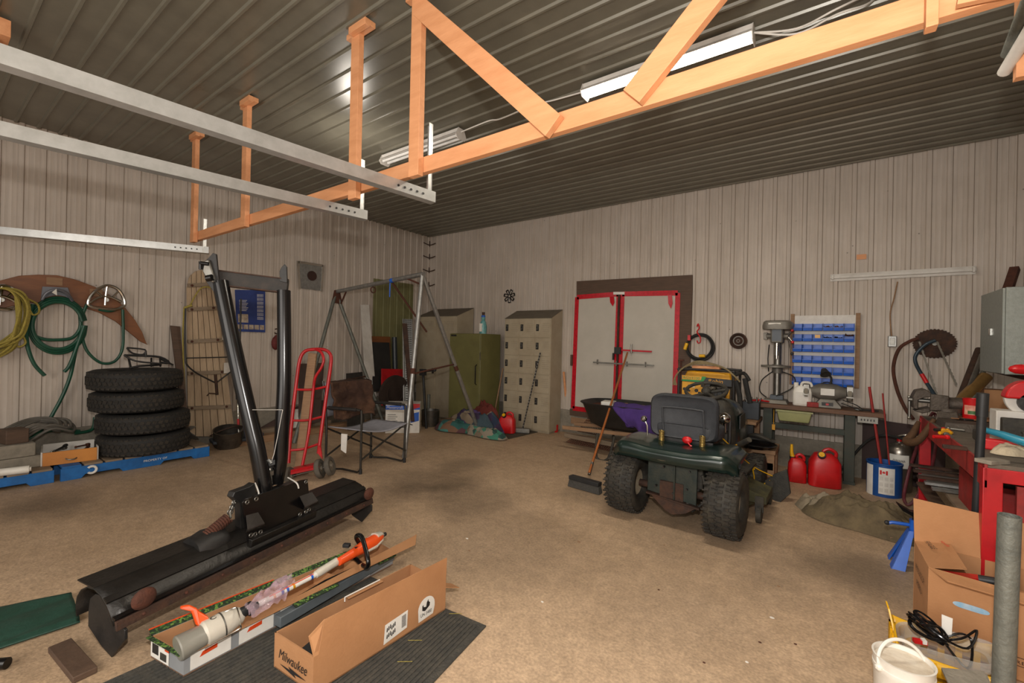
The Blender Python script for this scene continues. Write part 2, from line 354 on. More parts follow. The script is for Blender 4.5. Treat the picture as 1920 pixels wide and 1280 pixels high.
track(PZ(0,433,2.28),PZ(392,470,2.28),'thin galvanised door track, lowest of the three, near the left wall',.32)
# ---------------------------------------------------------------- strip lights
M['lamp']=mat('lit_tube','fff4dc',.5,0,emit=('fff0d8',26))
M['tubeoff']=mat('unlit_tube','d8d6d0',.3)
def strip(x0,x1,y,lit,lab):
    t=thing('ceiling_light',lab,'strip light',((x0+x1)/2,y,CZ-.15))
    m=MB(); P=[(-.065,-.085),(.065,-.085),(.035,-.025),(.035,-.018),(-.035,-.018),(-.035,-.025)]
    P=[(-.035,-.018),(-.035,-.05),(-.07,-.085),(-.066,-.087),(-.033,-.054),(.033,-.054),(.066,-.087),(.07,-.085),(.035,-.05),(.035,-.018)]
    m.loft([[V((x,y+a,CZ+b)) for a,b in P] for x in (x0,x1)]); obj('housing',m,'white',t,smooth=.3)
    for x in (x0,x1):
        m=MB(); m.slab([(x-.003,y+a,CZ+b) for a,b in ((-.04,-.018),(-.075,-.09),(-.05,-.125),(.05,-.125),(.075,-.09),(.04,-.018))],(.006,0,0)); obj('end_cap',m,'white',t)
    for s in (-.032,.032):
        m=MB(); m.cyl((x0+.02,y+s,CZ-.088),(x1-.02,y+s,CZ-.088),.0165); obj('tube',m,'lamp' if lit else 'tubeoff',t,label='glowing tube' if lit else None)
strip(-1.62,-.43,3.16,True,'lit fluorescent strip light on the ceiling behind the truss brace')
strip(-4.08,-2.93,3.14,False,'unlit fluorescent strip light on the ceiling behind the posts')
light('fluorescent_tubes','AREA',(-1.02,3.16,CZ-.13),30,(1.0,.93,.80),1.1,.1,(-1.02,3.16,0))
m=MB(); m.tube([(-2.93,3.14,CZ-.05),(-2.6,3.15,CZ-.03),(-2.45,3.15,CZ-.05),(-2.1,3.15,CZ-.03),(-1.9,3.15,CZ-.05),(-1.63,3.16,CZ-.06)],.006,sm=6); obj('light_cable',m,'label',label='pale cable stapled along the ceiling between the strip lights',cat='cable')
m=MB()
for k in (0,1):
    m.tube([(-.43,3.16,CZ-.06),(-.2,3.17+.02*k,CZ-.12-.02*k),(.0,3.08+.05*k,CZ-.14),(.12,3.2,CZ-.05-.05*k),(.17,3.3,CZ-.025)],.006,sm=6)
obj('light_cable',m,'label',label='pair of loose white wires hanging at the end of the lit strip light',cat='cable')
# wall strip fixture
t=thing('wall_light','long white tubeless strip fixture on the back wall above the blue bins','wall light',(PY(1555,521).x,YB-.05,2.18))
x0,x1=PY(1557,521).x,PY(1828,507).x
m=MB(); m.loft([[V((x,YB-.018-b,2.205+a)) for a,b in ((-.04,.0),(-.04,.012),(-.015,.018),(-.012,.04),(.012,.04),(.015,.018),(.04,.012),(.04,0))] for x in (x0,x1)]); obj('housing',m,'white',t,smooth=.3)
for x in (x0+.02,x1-.02):
    m=MB(); m.box((x,YB-.065,2.205),(.02,.03,.05)); obj('socket',m,'white',t,bev=.003)
# white conduits bundled across the truss, top right
for k,(p,q_,lab) in enumerate((((1890,100),(1921,20),'grey conduit end poking over the truss at top right, left of the white one'),((1883,135),(1924,68),'white tube end poking below the truss at top right'))):
    a=PZ(*p,2.62-.06*k); b=PZ(*q_,2.66-.06*k); d=(b-a).normalized(); m=MB(); m.cyl(a,b+d*.5,.022,n=14); obj('conduit',m,'darkgalv' if k==0 else 'white',label=lab,cat='conduit')
m=MB(); a=PZ(1912,60,2.62); m.box2((a.x+.02,a.y+.12,2.5),(a.x+.12,a.y+.16,CZ-.03)); obj('lumber_post',m,'woodnew',label='vertical lumber at the right frame edge beside the conduits',cat='post')
# small wall things
def outlet(px,py,lab,conduit=None):
    q=PY(px,py); t=thing('outlet_box',lab,'outlet',(q.x,YB-.04,q.z-.06))
    m=MB(); m.box((q.x,YB-.035,q.z),(.07,.045,.115)); obj('box',m,'galv',t,bev=.005)
    m=MB(); m.box((q.x,YB-.059,q.z),(.04,.005,.07)); obj('cover',m,'steel',t,bev=.002)
    return q
outlet(1672,640,'grey metal outlet box on the back wall right of the blue bins')
m=MB(); m.tube([PY(1683,528,YB-.03),PY(1676,560,YB-.03),PY(1669,590,YB-.03),PY(1672,632,YB-.03)],.006,sm=5); obj('wall_cable',m,'wood',label='thin cable running from the wall strip fixture to the outlet box',cat='cable')
q=PY(1615,482); m=MB(); m.box((q.x,YB-.02,q.z),(.085,.006,.055)); obj('wood_tag',m,'woodnew',label='small tan wooden tag on the back wall above the strip fixture',cat='tag')
# ================================================================ LEFT WALL
W=XL+.03
def WX(px,py,o=0): return PX(px,py,W+o)
# crescent board
top=[(-60,560),(-30,535),(0,526),(35,517),(70,515),(105,516),(140,524),(175,537),(205,553),(232,575),(252,600),(265,622),(273,643)]
bot=[(276,646),(262,640),(240,622),(215,602),(185,586),(155,576),(120,569),(90,567),(55,568),(20,574),(0,580),(-30,590),(-60,600)]
m=MB(); m.slab([WX(*p,.0) for p in top+bot],(.03,0,0)); obj('crescent_board',m,'plywood',bev=.004,label='long varnished brown crescent shaped board on the left wall carrying the hose hangers',cat='board')
for p,lab in (((87,519,117,536),'pale square wooden tag at the top centre of the crescent board'),((168,541,192,556),'pale wooden tag on the crescent board behind the right hose reel')):
    m=MB(); a=WX(p[0],p[1],.034); b=WX(p[2],p[3],.034); m.box2((a.x,a.y,b.z),(a.x+.006,b.y,a.z)); obj('wood_tag',m,'wood',label=lab,cat='tag')
# grey saddle hanger
t=thing('hose_hanger','flat grey metal saddle hose hanger at the middle of the crescent board','hose hanger',WX(107,560,.05))
P=[(79,537),(127,539),(136,565),(122,556),(107,553),(90,556),(76,563)]
m=MB(); m.slab([WX(*p,.036) for p in P],(.012,0,0)); obj('back_plate',m,mat('hanger_grey','6f7076',.45,.4),t,bev=.002)
m=MB(); c=WX(106,575,.09); m.tube([WX(79,562,.10),WX(88,549,.12),WX(106,543,.13),WX(124,549,.12),WX(136,564,.10)],.012,n=8,sm=6); m.grid(lambda u,v:lerp(WX(78+58*u,564-20*math.sin(3.14*u),.05),WX(78+58*u,564-20*math.sin(3.14*u),.14),v),10,2); obj('saddle',m,MATS['hanger_grey'],t,solid=.004)
m=MB(); m.slab([WX(97,548,.15),WX(106,541,.15),WX(107,554,.15)],(.003,0,0)); obj('emblem',m,'label',t)
# chrome D hangers
def dh(ox,lab):
    t=thing('hose_hanger',lab,'hose hanger',WX(200+ox,575,.06))
    P=[(165,568),(170,555),(185,541),(202,535),(220,541),(231,556),(234,570),(228,576),(212,580),(185,577),(170,574)]
    m=MB(); m.tube([WX(x+ox,y,.09) for x,y in P],.016,n=8,closed=True,sm=4); obj('rim',m,'chrome',t)
    m=MB(); m.tube([WX(201+ox,536,.09),WX(198+ox,556,.08),WX(197+ox,572,.08)],.012); m.tube([WX(168+ox,568,.08),WX(185+ox,558,.08),WX(205+ox,556,.08),WX(228+ox,566,.08)],.014,sm=4); m.tube([WX(180+ox,546,.09),WX(192+ox,556,.08)],.010); m.tube([WX(222+ox,546,.09),WX(212+ox,556,.08)],.010); obj('spoke',m,'chrome',t)
    m=MB(); m.cyl(WX(200+ox,562,.0),WX(200+ox,562,.09),.02); obj('bracket',m,'steel',t)
dh(0,'chrome D shaped hose hanger on the right side of the crescent board')
dh(-197,'chrome D shaped hanger at the left frame edge holding the yellow rope')
# green hoses
def hose(name,paths,r,m_,lab,cat='hose',sm=8):
    m=MB()
    for p in paths: m.tube(p,r,n=8,sm=sm)
    return obj(name,m,m_,label=lab,cat=cat)
def ov(cx,cy,rx,ry,o,a0=0,a1=360,n=16): return [WX(cx+rx*math.cos(math.radians(a0+(a1-a0)*i/n)),cy-ry*math.sin(math.radians(a0+(a1-a0)*i/n)),o) for i in range(n+1)]
hp=[ov(108,610,53-3*k,52-4*k,.07+.02*k,10,360) for k in range(3)]
hp.append([WX(62,570,.09),WX(56,600,.09),WX(62,625,.09),WX(80,635,.09),(WX(105,637,.09)),WX(135,633,.09),WX(150,615,.09),WX(150,590,.09)])
hp.append([WX(56,590,.1),WX(50,620,.1),WX(52,650,.1),WX(64,682,.1),WX(84,704,.1)])
hp.append([WX(158,610,.12),WX(142,655,.12),WX(130,685,.12),WX(120,697,.12)])
hp.append([WX(143,650,.08),WX(130,710,.08),WX(105,765,.08),WX(72,810,.12),WX(20,815,.25)])
hose('garden_hose',hp,.016,'green','coil of green hose on the grey saddle hanger with ends hanging down')
hose('garden_hose',[[WX(163,570,.07),WX(154,595,.07),WX(154,630,.07),WX(165,660,.07),WX(190,680,.07),WX(215,677,.07),WX(229,655,.07),WX(231,620,.07),WX(230,580,.07)],[WX(185,580,.08),WX(205,583,.08),WX(225,578,.08)]],.014,'green','single loop of green hose below the right chrome hanger')
# yellow rope
m=MB()
for k in range(17):
    a=random.uniform(-1,1); w_=40+random.uniform(-8,14); o=.06+.012*k; dx=random.uniform(-6,6); L=random.uniform(45,72)
    cx=2+dx
    pts=[WX(cx,540,o),WX(cx+w_*.7,548+random.uniform(-4,4),o),WX(cx+w_+random.uniform(-4,4),575,o),WX(cx+w_*.9,610,o),WX(cx+w_*.45+random.uniform(-8,8),595+L*.8,o),WX(cx-20,600+L,o),WX(cx-55,600+L*.7,o),WX(cx-60,570,o),WX(cx-30,545,o)]
    m.tube(pts,.0095,n=6,closed=True,sm=5)
m.tube([WX(52,560,.15),WX(70,570,.15),WX(73,585,.15),WX(62,590,.15),WX(55,580,.15)],.009,n=6,sm=5); m.tube([WX(40,625,.15),WX(48,642,.15),WX(35,650,.15),WX(28,638,.12)],.009,n=6,sm=5)
obj('rope_coil',m,'rope',label='big bundle of yellow rope hanging at the left frame edge',cat='rope')
# ---------------------------------------------------------------- pallets
def pallet(x0,x1,y0,y1,lab,mark):
    t=thing('pallet',lab,'pallet',((x0+x1)/2,(y0+y1)/2,0))
    for k,x in enumerate((x1-.02,(x0+x1)/2,x0+.02)):
        m=MB(); L=y1-y0; n=[(0,.0),(.14,.0),(.17,.035),(.42,.035),(.45,0),(.76,0),(.79,.035),(1.04,.035),(1.07,0),(1.22,0)]
        k2=L/1.22; poly=[(a*k2,b) for a,b in n]+[(L,.115),(0,.115)]
        m.prism(poly,(x+.02,y0,0),(0,1,0),(0,0,1),-.04) ; obj('stringer',m,'blue',t,bev=.002)
    n=8; s=(y1-y0)/n
    for k in range(n):
        m=MB(); m.box2((x0,y0+s*k+.008,.115),(x1+.004,y0+s*(k+1)-.012,.135)); obj('deck_board',m,'woodgrey' if k else 'blue',t,bev=.002,label='blue painted deck board' if k==0 else None)
    return t
M['woodgrey']=MATS['weathered_boards']
t=pallet(-6.5,-5.82,.89,2.11,'blue painted wooden pallet under the tire stack','C')
m=MB(); c=V((-5.796,1.10,.072)); m.torus(c,.033,.011,ax=(1,0,0),n=20,m=6,a0=.7,a1=5.6); obj('stencil_mark',m,'label',t)
text('stencil_mark','PROPERTY OF',(-5.797,1.50,.06),(0,1,0),UP,.022,'label',t,width=.2)
pallet(-6.5,-5.84,-.35,.85,'blue painted wooden pallet at the left frame edge carrying the concrete blocks','')
# ---------------------------------------------------------------- tires
def tire(name,lab,c,R,wd,ri,mt='tread',lugs=40,blk=True,group=None,ax=(0,0,1),rim=None):
    t=thing(name,lab,'tire',c,group=group); ax=V(ax); c=V(c)+ax*wd/2
    h=wd/2
    m=MB(); prof=[(ri,-h*.75),(ri+.015,-h*.9),(R*.86,-h),(R*.95,-h*.85),(R*.985,-h*.6),(R*.985,h*.6),(R*.95,h*.85),(R*.86,h),(ri+.015,h*.9),(ri,h*.75)]
    m.lathe(prof+[prof[0]],c,ax,40); m.f=[f for f in m.f if len(f)==4]; m.m=m.m[:len(m.f)]; obj('carcass',m,'blackrub',t,smooth=.9)
    m=MB(); u=V((0,0,1)) if abs(ax.z)<.9 else V((1,0,0)); x=ax.cross(u).normalized(); y=ax.cross(x)
    for k in range(lugs):
        for j,(z,sh) in enumerate(((-.62,.0),(-.22,.5),(.2,.1),(.62,.6))):
            a=6.28319*(k+sh)/lugs; e=x*math.cos(a)+y*math.sin(a); tn=ax.cross(e)
            rot=Matrix((e,tn,ax)).transposed(); rr=R*.985 if abs(z)<.5 else R*.965
            q=Matrix.Rotation(.35*(1 if j%2 else -1),3,e)@rot
            m.box(c+e*rr+ax*(z*h),(.013,6.283*R/lugs*.66,h*.33),rot=q)
    obj('tread',m,mt,t,smooth=0)
    return t
tz=.136; cx,cy=-6.10,1.55
for k,(dx,dy,lab) in enumerate(((.02,.03,'bottom tire of the stack on the blue pallet, dusty'),(.03,.02,'second tire from the bottom of the stack, with brown dirt in its chevron tread'),(.0,-.03,'third tire from the bottom of the stack, just under the top one'),(.0,-.05,'top tire of the stack, under the black wire rack'))):
    tire('tire',lab,(cx+dx,cy+dy,tz+.225*k),.405,.205,.23,'tread',50,group=None)
# wire rack on tires
m=MB(); z=tz+.9
def q_(px,py,o=.0): return PX(px,py,-6.1+o)-V((0,0,.055))
m.tube([q_(238,642),q_(272,646),q_(268,655),q_(248,652),q_(238,642)],.009,sm=3)
m.tube([q_(233,656),q_(262,657),q_(300,660),q_(318,671),q_(300,670)],.012,sm=3)
m.tube([q_(233,656,.1),q_(255,667,.15),q_(300,672,.15)],.010,sm=3); m.tube([q_(243,680,.2),q_(262,676,.2),q_(302,674,.1)],.012)
m.tube([q_(241,660,.1),q_(246,681,.2)],.010); m.tube([q_(284,662),q_(284,677,.1)],.009); m.tube([q_(300,660),q_(301,677,.1)],.009); m.tube([q_(273,650),q_(274,660)],.012); m.tube([q_(302,664),q_(325,675)],.010)
obj('wire_rack',m,'black',label='bent black wire rack lying on top of the tire stack',cat='rack')
# grey hose/cable pile and things behind pallet
hp=[]
for k in range(7):
    dx,dy=random.uniform(-25,15),random.uniform(-10,10)
    hp.append([PX(-10+dx,845+dy,-6.3),PX(30+dx,815+dy,-6.2),PX(80+dx,790+dy+5,-6.3),PX(125+dx,795+dy,-6.25),PX(130+dx,810+dy,-6.15),PX(90+dx,806+dy,-6.1),PX(40+dx,835+dy,-6.15),PX(0+dx,862+dy*.3,-6.2)])
hose('cable_heap',hp,.012,mat('grey_cable','5c574f',.7),'heap of grey cables and hoses between the concrete blocks and the left wall','cable',sm=6)
hose('garden_hose',[[PX(150,808,-6.4),PX(100,806,-6.4),PX(55,822,-6.35),PX(20,835,-6.3)],[PX(178,782,-6.45),PX(172,805,-6.42),PX(140,812,-6.4)]],.016,'green','short green hose lying behind the wooden drawer')
# drawer crate
t=thing('drawer_box','shallow wooden drawer with an orange front full of tools, on the pallet corner','drawer',(-6.06,1.02,.137))
a,b,c_,d_=V((-6.35,.84,.136)),V((-5.98,.79,.136)),V((-5.93,1.16,.136)),V((-6.30,1.21,.136))
def wall4(m,p,q,h,tk):
    n=(V(q)-V(p)).cross(UP).normalized()*tk; m.slab([p,q,V(q)+UP*h,V(p)+UP*h],n)
m=MB(); wall4(m,b,c_,.125,.015); obj('front_panel',m,mat('orange_wood','c88234',.5,0,'a9682a',3,.5),t,bev=.002)
m=MB(); wall4(m,a,b,.13,.012); wall4(m,d_,a,.14,.012); wall4(m,c_,d_,.13,.012); m.slab([a,b,c_,d_],(0,0,.008)); obj('side_panel',m,'white',t,bev=.002)
m=MB(); q=lerp(b,c_,.5)+V((.012,.005,.05)); m.tube([q+V((0,-.04,0)),q+V((.02,-.02,-.01)),q+V((.02,.02,-.01)),q+V((0,.04,0))],.006,sm=3); obj('handle',m,'steel',t)
for k in range(9):
    p=V((-6.14+random.uniform(-.09,.09),1.0+random.uniform(-.12,.12),.16+.013*k)); an=random.uniform(0,3.1); d=V((math.cos(an),math.sin(an),random.uniform(-.1,.1)))*random.uniform(.05,.085)
    m=MB(); m.cyl(p-d,p+d,.008,n=8); m.cyl(p+d*.8,p+d*1.25,.016,n=6); m.ball(p-d,.012,8)
    obj('hand_tool',m,('steel','black','rust')[k%3],label='loose steel hand tool piled in the orange fronted drawer',cat='tool',group='tools piled in the drawer')
# concrete blocks and wood block
for (c,s,rz,lab) in (((-6.12,.62,.136),(.30,.30,.11),.1,'lowest grey concrete paver at the left frame edge on the pallet'),((-6.13,.60,.247),(.30,.28,.12),.05,'middle grey concrete block of the pile under the wood block')):
    m=MB(); m.box((c[0],c[1],c[2]+s[2]/2),s,rz); obj('concrete_block',m,'conc',bev=.008,label=lab,cat='concrete block')
m=MB(); m.box((-6.13,.62,.368+.065),(.18,.15,.13),.2); obj('wood_block',m,'wooddark',bev=.006,label='squared dark timber block on top of the concrete blocks',cat='wood block')
m=MB(); a=PZ(-20,888,.165); b=PZ(55,879,.165); m.cyl(a,b,.033,n=18); m.cyl(b,b+(b-a).normalized()*.012,.02,n=8); obj('white_tube',m,'whitepl',label='white plastic wrapped roll lying on the front edge of the left pallet',cat='tube')
# ---------------------------------------------------------------- plank sled and surroundings
t=thing('sled','old plank toboggan with rounded top standing against the left wall','toboggan',WX(395,815,.1))
def SL(px,py,o=.0): return PX(px,py,-6.42+o)
L0,R0x=352,420
m=MB(); outline=[(352,818),(350,700),(350,600),(350,545),(353,520),(360,508),(372,503),(384,506),(396,520),(402,545)]
n=6
for k in range(n):
    u0,u1=k/n,(k+1)/n
    def X_(u,y): # left/right edges drift
        l=350+ (y-540)/278*2; r=405+(y-540)/278*37 if y>540 else 405; return l+(r-l)*u
    ys=[818,700,600,540]
    topy=lambda u: 540-34*math.sqrt(max(0,1-(2*u-1)**2))
    a=[SL(X_(u0,y)+.6,y) for y in ys]+[SL(X_(u0,540)+.6,topy(u0)),SL(X_(.5*(u0+u1),540),topy(.5*(u0+u1))),SL(X_(u1,540)-.6,topy(u1))]+[SL(X_(u1,y)-.6,y) for y in ys[::-1]]
    m=MB(); m.slab(a,(-.022,0,0)); obj('plank',m,mat('sled_pine','b39c80',.75,0,'937c62',5,.5,.2,30,stretch=(4,4,.6)),t,bev=.002)
for y in (535,580,640,700,765):
    m=MB(); l=352; r=400+max(0,(y-540))/278*37+3; m.beam(SL(l,y,.02),SL(r,y-3,.02),.03,.045); m.mi(1); m.ball(SL(l+8,y,.04),.016,8); m.ball(SL(r-8,y-3,.04),.016,8); obj('cross_cleat',m,['woodgrey','rust'],t,bev=.002)
for p in ((424,628),(427,690)):
    m=MB(); a=SL(p[0]-7,p[1]-10,.035); b=SL(p[0]+6,p[1]+9,.035); m.box2((a.x,a.y,b.z),(a.x+.004,b.y,a.z)); obj('metal_plate',m,'white',t)
m=MB(); m.tube([SL(355,575,.02),SL(370,548,.05),SL(382,538,.05),SL(398,540,.05)],.008,sm=4); obj('cord',m,'rope',t,label='thin cord')
t=thing('tow_frame','thin black bent rod frame with Y shaped tail hanging over the toboggan','rod frame',SL(404,740,.1))
m=MB(); m.tube([SL(348,578,.06),SL(347,620,.07),SL(348,670,.08),SL(352,685,.08),SL(370,700,.08),SL(403,717,.09)],.009,sm=4); m.tube([SL(448,685,.09),SL(405,718,.09)],.009); m.tube([SL(452,560,.08),SL(450,640,.09),SL(449,682,.09)],.011); m.tube([SL(350,671,.08),SL(440,669,.09)],.007); obj('rod',m,'black',t)
m=MB(); m.tube([SL(404,702,.10),SL(407,740,.10)],.018); m.tube([SL(407,738,.1),SL(392,737,.1),SL(388,742,.1)],.008); obj('clevis',m,'rustdark',t)
m=MB(); m.tube([SL(345,577,.05),SL(343,640,.05),SL(346,720,.05),SL(349,810,.05)],.008,sm=4); m.tube([SL(345,577,.05),SL(360,572,.07)],.014); obj('yellow_strap',m,'rope',label='narrow yellow strap hanging down the left edge of the toboggan',cat='strap')
def lean(name,pts,t_,mt,lab,cat): m=MB(); m.slab(pts,t_); return obj(name,m,mt,bev=.003,label=lab,cat=cat)
lean('board',[PX(344,802,-6.2),PX(354,801,-6.2),PX(338,612,-6.48),PX(320,610,-6.48)],(-.03,0,0),'wooddark','dark weathered board leaning on the left wall between tires and toboggan','board')
for (a,b,w_,mt,lab) in (((318,826),(362,799),.07,'galv','galvanised metal strip lying at the right end of the pallet'),((345,808),(365,822),.10,'galv','short galvanised channel offcut leaning beside the pallet end')):
    m=MB(); m.beam(PX(*a,-6.15),PX(*b,-6.3),w_,.01); obj('metal_strip',m,mt,label=lab,cat='metal strip')
# stock pot
q=PZ(408,812,.0); q=V((-6.12,2.40,0))
t=thing('stock_pot','battered steel pot with dark dents lying against the toboggan','pot',(-6.12,2.42,.0))
m=MB(); m.lathe([(.0,.0),(.14,.0),(.155,.02),(.16,.2),(.165,.21),(.15,.21),(.145,.04),(0,.03)],(-6.12,2.42,.03),(.25,-.1,1),28); obj('body',m,mat('dented_steel','6e675e',.35,.8,'2b2622',6,.45),t)
m=MB(); m.tube([(-6.2,2.25,.16),(-6.02,2.30,.24),(-5.98,2.45,.28),(-6.1,2.6,.24)],.007,sm=4); m.tube([(-6.1,2.58,.2),(-6.08,2.66,.27),(-6.1,2.63,.33)],.012,sm=3); obj('handle',m,'rustdark',t)
# snow brush / squeegee with telescopic pole
t=thing('floor_squeegee','telescopic pole with red band on a dark blue blade leaning beside the toboggan','squeegee',PX(450,822,-6.1))
a=PX(448,822,-6.1); b=PX(443,690,-6.4); m=MB(); m.cyl(a,lerp(a,b,.55),.011); obj('pole',m,'chrome',t)
m=MB(); m.cyl(lerp(a,b,.14),lerp(a,b,.27),.014); obj('band',m,'red',t); m=MB(); m.cyl(lerp(a,b,.55),lerp(a,b,1),.02); obj('grip',m,mat('slate_plastic','333c42',.5),t)
m=MB(); p=[PX(395,828,-6.15),PX(500,815,-6.0)]; m.slab([PX(392,826,-6.2),PX(400,834,-6.05),PX(470,826,-6.0),PX(495,816,-6.0),PX(480,806,-6.2)],(0,0,.03)); obj('blade',m,mat('navy_blade','2b3138',.5),t,bev=.004)
# calendar
t=thing('calendar','blue wall calendar with small photos, hung on the left wall behind the plow uprights','calendar',WX(468,623,0))
c1,c2,c3,c4=[(440,543),(497,544),(497,623),(444,621)]
cP=[WX(*p,.012) for p in (c1,c2,c3,c4)]
m=MB(); m.slab(cP,(.003,0,0)); obj('sheet',m,mat('calendar_blue','1b2c66',.5,0,'2a4384',4,.5),t)
cu=lambda u,v,o=.0165: lerp(lerp(cP[3],cP[2],u),lerp(cP[0],cP[1],u),v)+V((o-.012,0,0))
def patch(u0,v0,u1,v1,mt,nm): m=MB(); m.add([cu(u0,v0),cu(u1,v0),cu(u1,v1),cu(u0,v1)],[(0,1,2,3)]); return obj(nm,m,mt,t,smooth=0)
mphoto=mat('calendar_photo','b8a994',.5,0,'5a4438',18,.5)
for k in range(5): patch(.04+.19*k,.06,.2+.19*k,.17,mphoto,'photo')
patch(.06,.22,.4,.42,mphoto,'photo')
m=MB()
for r in range(7):
    for i in range(4):
        for j in range(5):
            u=.72+.045*j+.0; v=.30+.09*r+.018*i; m.add([cu(u,v),cu(u+.03,v),cu(u+.03,v+.008),cu(u,v+.008)],[(0,1,2,3)])
for r in range(8): v=.5+.035*r; m.add([cu(.12,v),cu(.35+.03*(r%3),v),cu(.35+.03*(r%3),v+.01),cu(.12,v+.01)],[(0,1,2,3)])
obj('date_grid',m,'label',t,smooth=0)
# vent plate with hole
t=thing('vent_plate','square galvanised plate with a dark round hole taped to the left wall','vent',WX(582,545,0))
P=[(560,490),(605,497),(603,545),(562,540)]; m=MB(); m.slab([WX(*p,.012) for p in P],(.004,0,0)); obj('plate',m,'galv',t)
for a,b in (((559,489),(562,541)),((606,497),(603,546)),((560,491),(605,498))):
    m=MB(); m.beam(WX(*a,.019),WX(*b,.019),.004,.035) if 0 else m.beam(WX(*a,.02),WX(*b,.02),.035,.004,up=(1,0,0)); obj('foil_tape',m,'chrome',t)
m=MB(); c=WX(585,517,.018); m.cyl(c,c+V((.006,0,0)),.075,n=28); obj('round_hole',m,mat('hole_rust','3a241c',.9),t)
# hoist hook
t=thing('chain_hoist','small rusty red hoist block hanging from a hook on the left wall','hoist',WX(517,658,.05))
m=MB(); c=WX(517,643,.06); m.ball(c,(.04,.06,.10)); m.ball(c+V((0,.01,.07)),(.03,.035,.05)); obj('block',m,mat('hoist_red','6d2420',.7,.2,'3b1b17',12),t)
m=MB(); m.torus(c+V((0,.01,.17)),.035,.009,ax=(1,0,0),a0=.6,a1=5.4); obj('hook',m,'rustdark',t)
# hooks in the corner
for k,y in enumerate((460,484,509,536)):
    q=V((XL+.06,YB-.06,PX(808,y,XL).z)); q.z=PY(813,y,YB).z; m=MB(); m.tube([q+V((0,-.16,.02)),q+V((.0,-.03,.0)),q,q+V((.05,.0,.0)),q+V((.16,0,.02))],.009,sm=3); m.cyl(q+V((0,0,-.03)),q+V((0,0,.08)),.008)
    obj('corner_hook',m,'rustdark',label=('topmost','second','third','lowest')[k]+' rusty wire hook in the corner of the two walls',cat='hook')
# beams and boards on floor by left wall
m=MB(); a=PX(425,835,-6.15); b=PX(660,806,-6.0); m.box2((-6.2,2.5,0),(-6.05,4.4,.09)); obj('floor_timber',m,'wood',bev=.004,label='long squared timber lying along the foot of the left wall',cat='timber')
m=MB(); m.box2((-6.38,2.35,0),(-6.22,3.9,.14)); obj('floor_timber',m,'woodgrey',bev=.004,label='rougher timber lying behind the first one against the left curb',cat='timber')
m=MB(); m.slab([V((-6.35,2.9,.14)),V((-6.35,3.9,.14)),V((-6.5,3.95,.42)),V((-6.5,3.5,.36))],(.02,0,0)); obj('brown_board',m,'brownboard',label='low brown board leaning on the left curb behind the plow',cat='board')
lean('board',[PX(560,800,-6.05),PX(600,790,-6.05),PX(608,680,-6.4),PX(560,682,-6.4)],(-.012,0,0),'brownboard','wide dark brown board leaning on the left wall behind the hand truck','board')
lean('board',[PX(543,803,-6.0),PX(567,800,-6.0),PX(571,765,-6.2),PX(546,768,-6.2)],(-.012,0,0),'white','small white board leaning on the curb behind the hand truck','board')
lean('board',[PX(652,806,-5.85),PX(650,700,-6.3),PX(680,697,-6.3),PX(684,800,-5.85)],(-.02,0,0),mat('black_panel','211e1b',.6,0,'38332e',20,.5),'mottled black panel leaning on the left wall behind the camp chair','board')
lean('plank',[PX(688,745,-6.1),PX(706,744,-6.1),PX(692,571,-6.45),PX(677,571,-6.45)],(-.025,0,0),'white','tall white plank leaning on the left wall left of the green sheet','plank')
lean('board',[PX(698,720,-6.3),PX(733,720,-6.3),PX(732,631,-6.45),PX(697,630,-6.45)],(-.02,0,0),'plywood','orange brown board standing behind the black sheet','board')
lean('board',[PX(700,735,-6.1),PX(736,730,-6.1),PX(730,642,-6.35),PX(694,641,-6.35)],(-.015,0,0),mat('black_sheet','191715',.7,0,'25221f',9),'black rubbery sheet leaning on the left wall beside the white plank','board')
q=PX(745,700,-6.2); m=MB(); m.cyl((q.x,q.y,0),(q.x-.1,q.y,PX(745,632,-6.2).z),.045,n=20,caps=False); obj('black_pipe',m,mat('dark_pipe','2a2f33',.4,0),label='short dark plastic pipe standing by the green wall sheet',cat='pipe')
lean('metal_sheet',[PX(716,760,-5.9),PX(765,760,-5.9),PX(764,692,-6.1),PX(716,691,-6.1)],(-.02,0,0),'red','red metal panel standing behind the brown round disc','panel')
q=PX(740,735,-5.85); m=MB(); m.cyl((q.x,q.y,q.z),(q.x-.05,q.y-.0,q.z+.01),.28,n=40); m.torus((q.x+.01,q.y,q.z-.02),.16,.008,ax=(1,0,0)); obj('brown_disc',m,mat('felt_brown','2d2019',.9,0,'3a2b21',8),label='large dark brown round disc standing behind the white tool carton',cat='disc')
# ================================================================ SNOW PLOW
M['dustyblack']=mat('dusty_black_paint','24211e',.7,0,'3a3029',14,.45,.2,60)
t=thing('snow_plow','black snow plow with rolled blade and two tall pipe uprights on the floor','snow plow',(-2.62,1.33,0))
PA=V((-.245,.97,0)).normalized(); PN=V((.97,.245,0)).normalized(); PO=V((-2.43,.54,0))
def PL(s,u,z): return PO+PA*s+PN*u+UP*z
prof=[(.0,.165),(-.025,.205),(-.055,.24),(-.10,.272),(-.15,.288),(-.20,.285),(-.245,.262),(-.275,.225),(-.285,.18),(-.275,.14)]
M['plowtop']=mat('worn_black_steel','2a2724',.38,.4,'171513',9,.45,.2,50)
m=MB(); m.grid(lambda u,v:PL(1.63*v,*[prof[round(u*9)][k] for k in (0,1)]),9,24); obj('moldboard',m,'plowtop',t,solid=.006,smooth=.7)
m=MB(); m.slab([PL(0,.012,.148),PL(0,.004,.185),PL(1.63,.004,.185),PL(1.63,.012,.148)],tuple(PN*.012)); obj('cutting_edge',m,'rustdark',t,bev=.002)
m=MB(); m.loft([[PL(s,u,z) for u,z in ((-.012,.192),(.008,.188),(.010,.196),(-.010,.202))] for s in (0,1.63)]); obj('face_lip',m,'blackgloss',t)
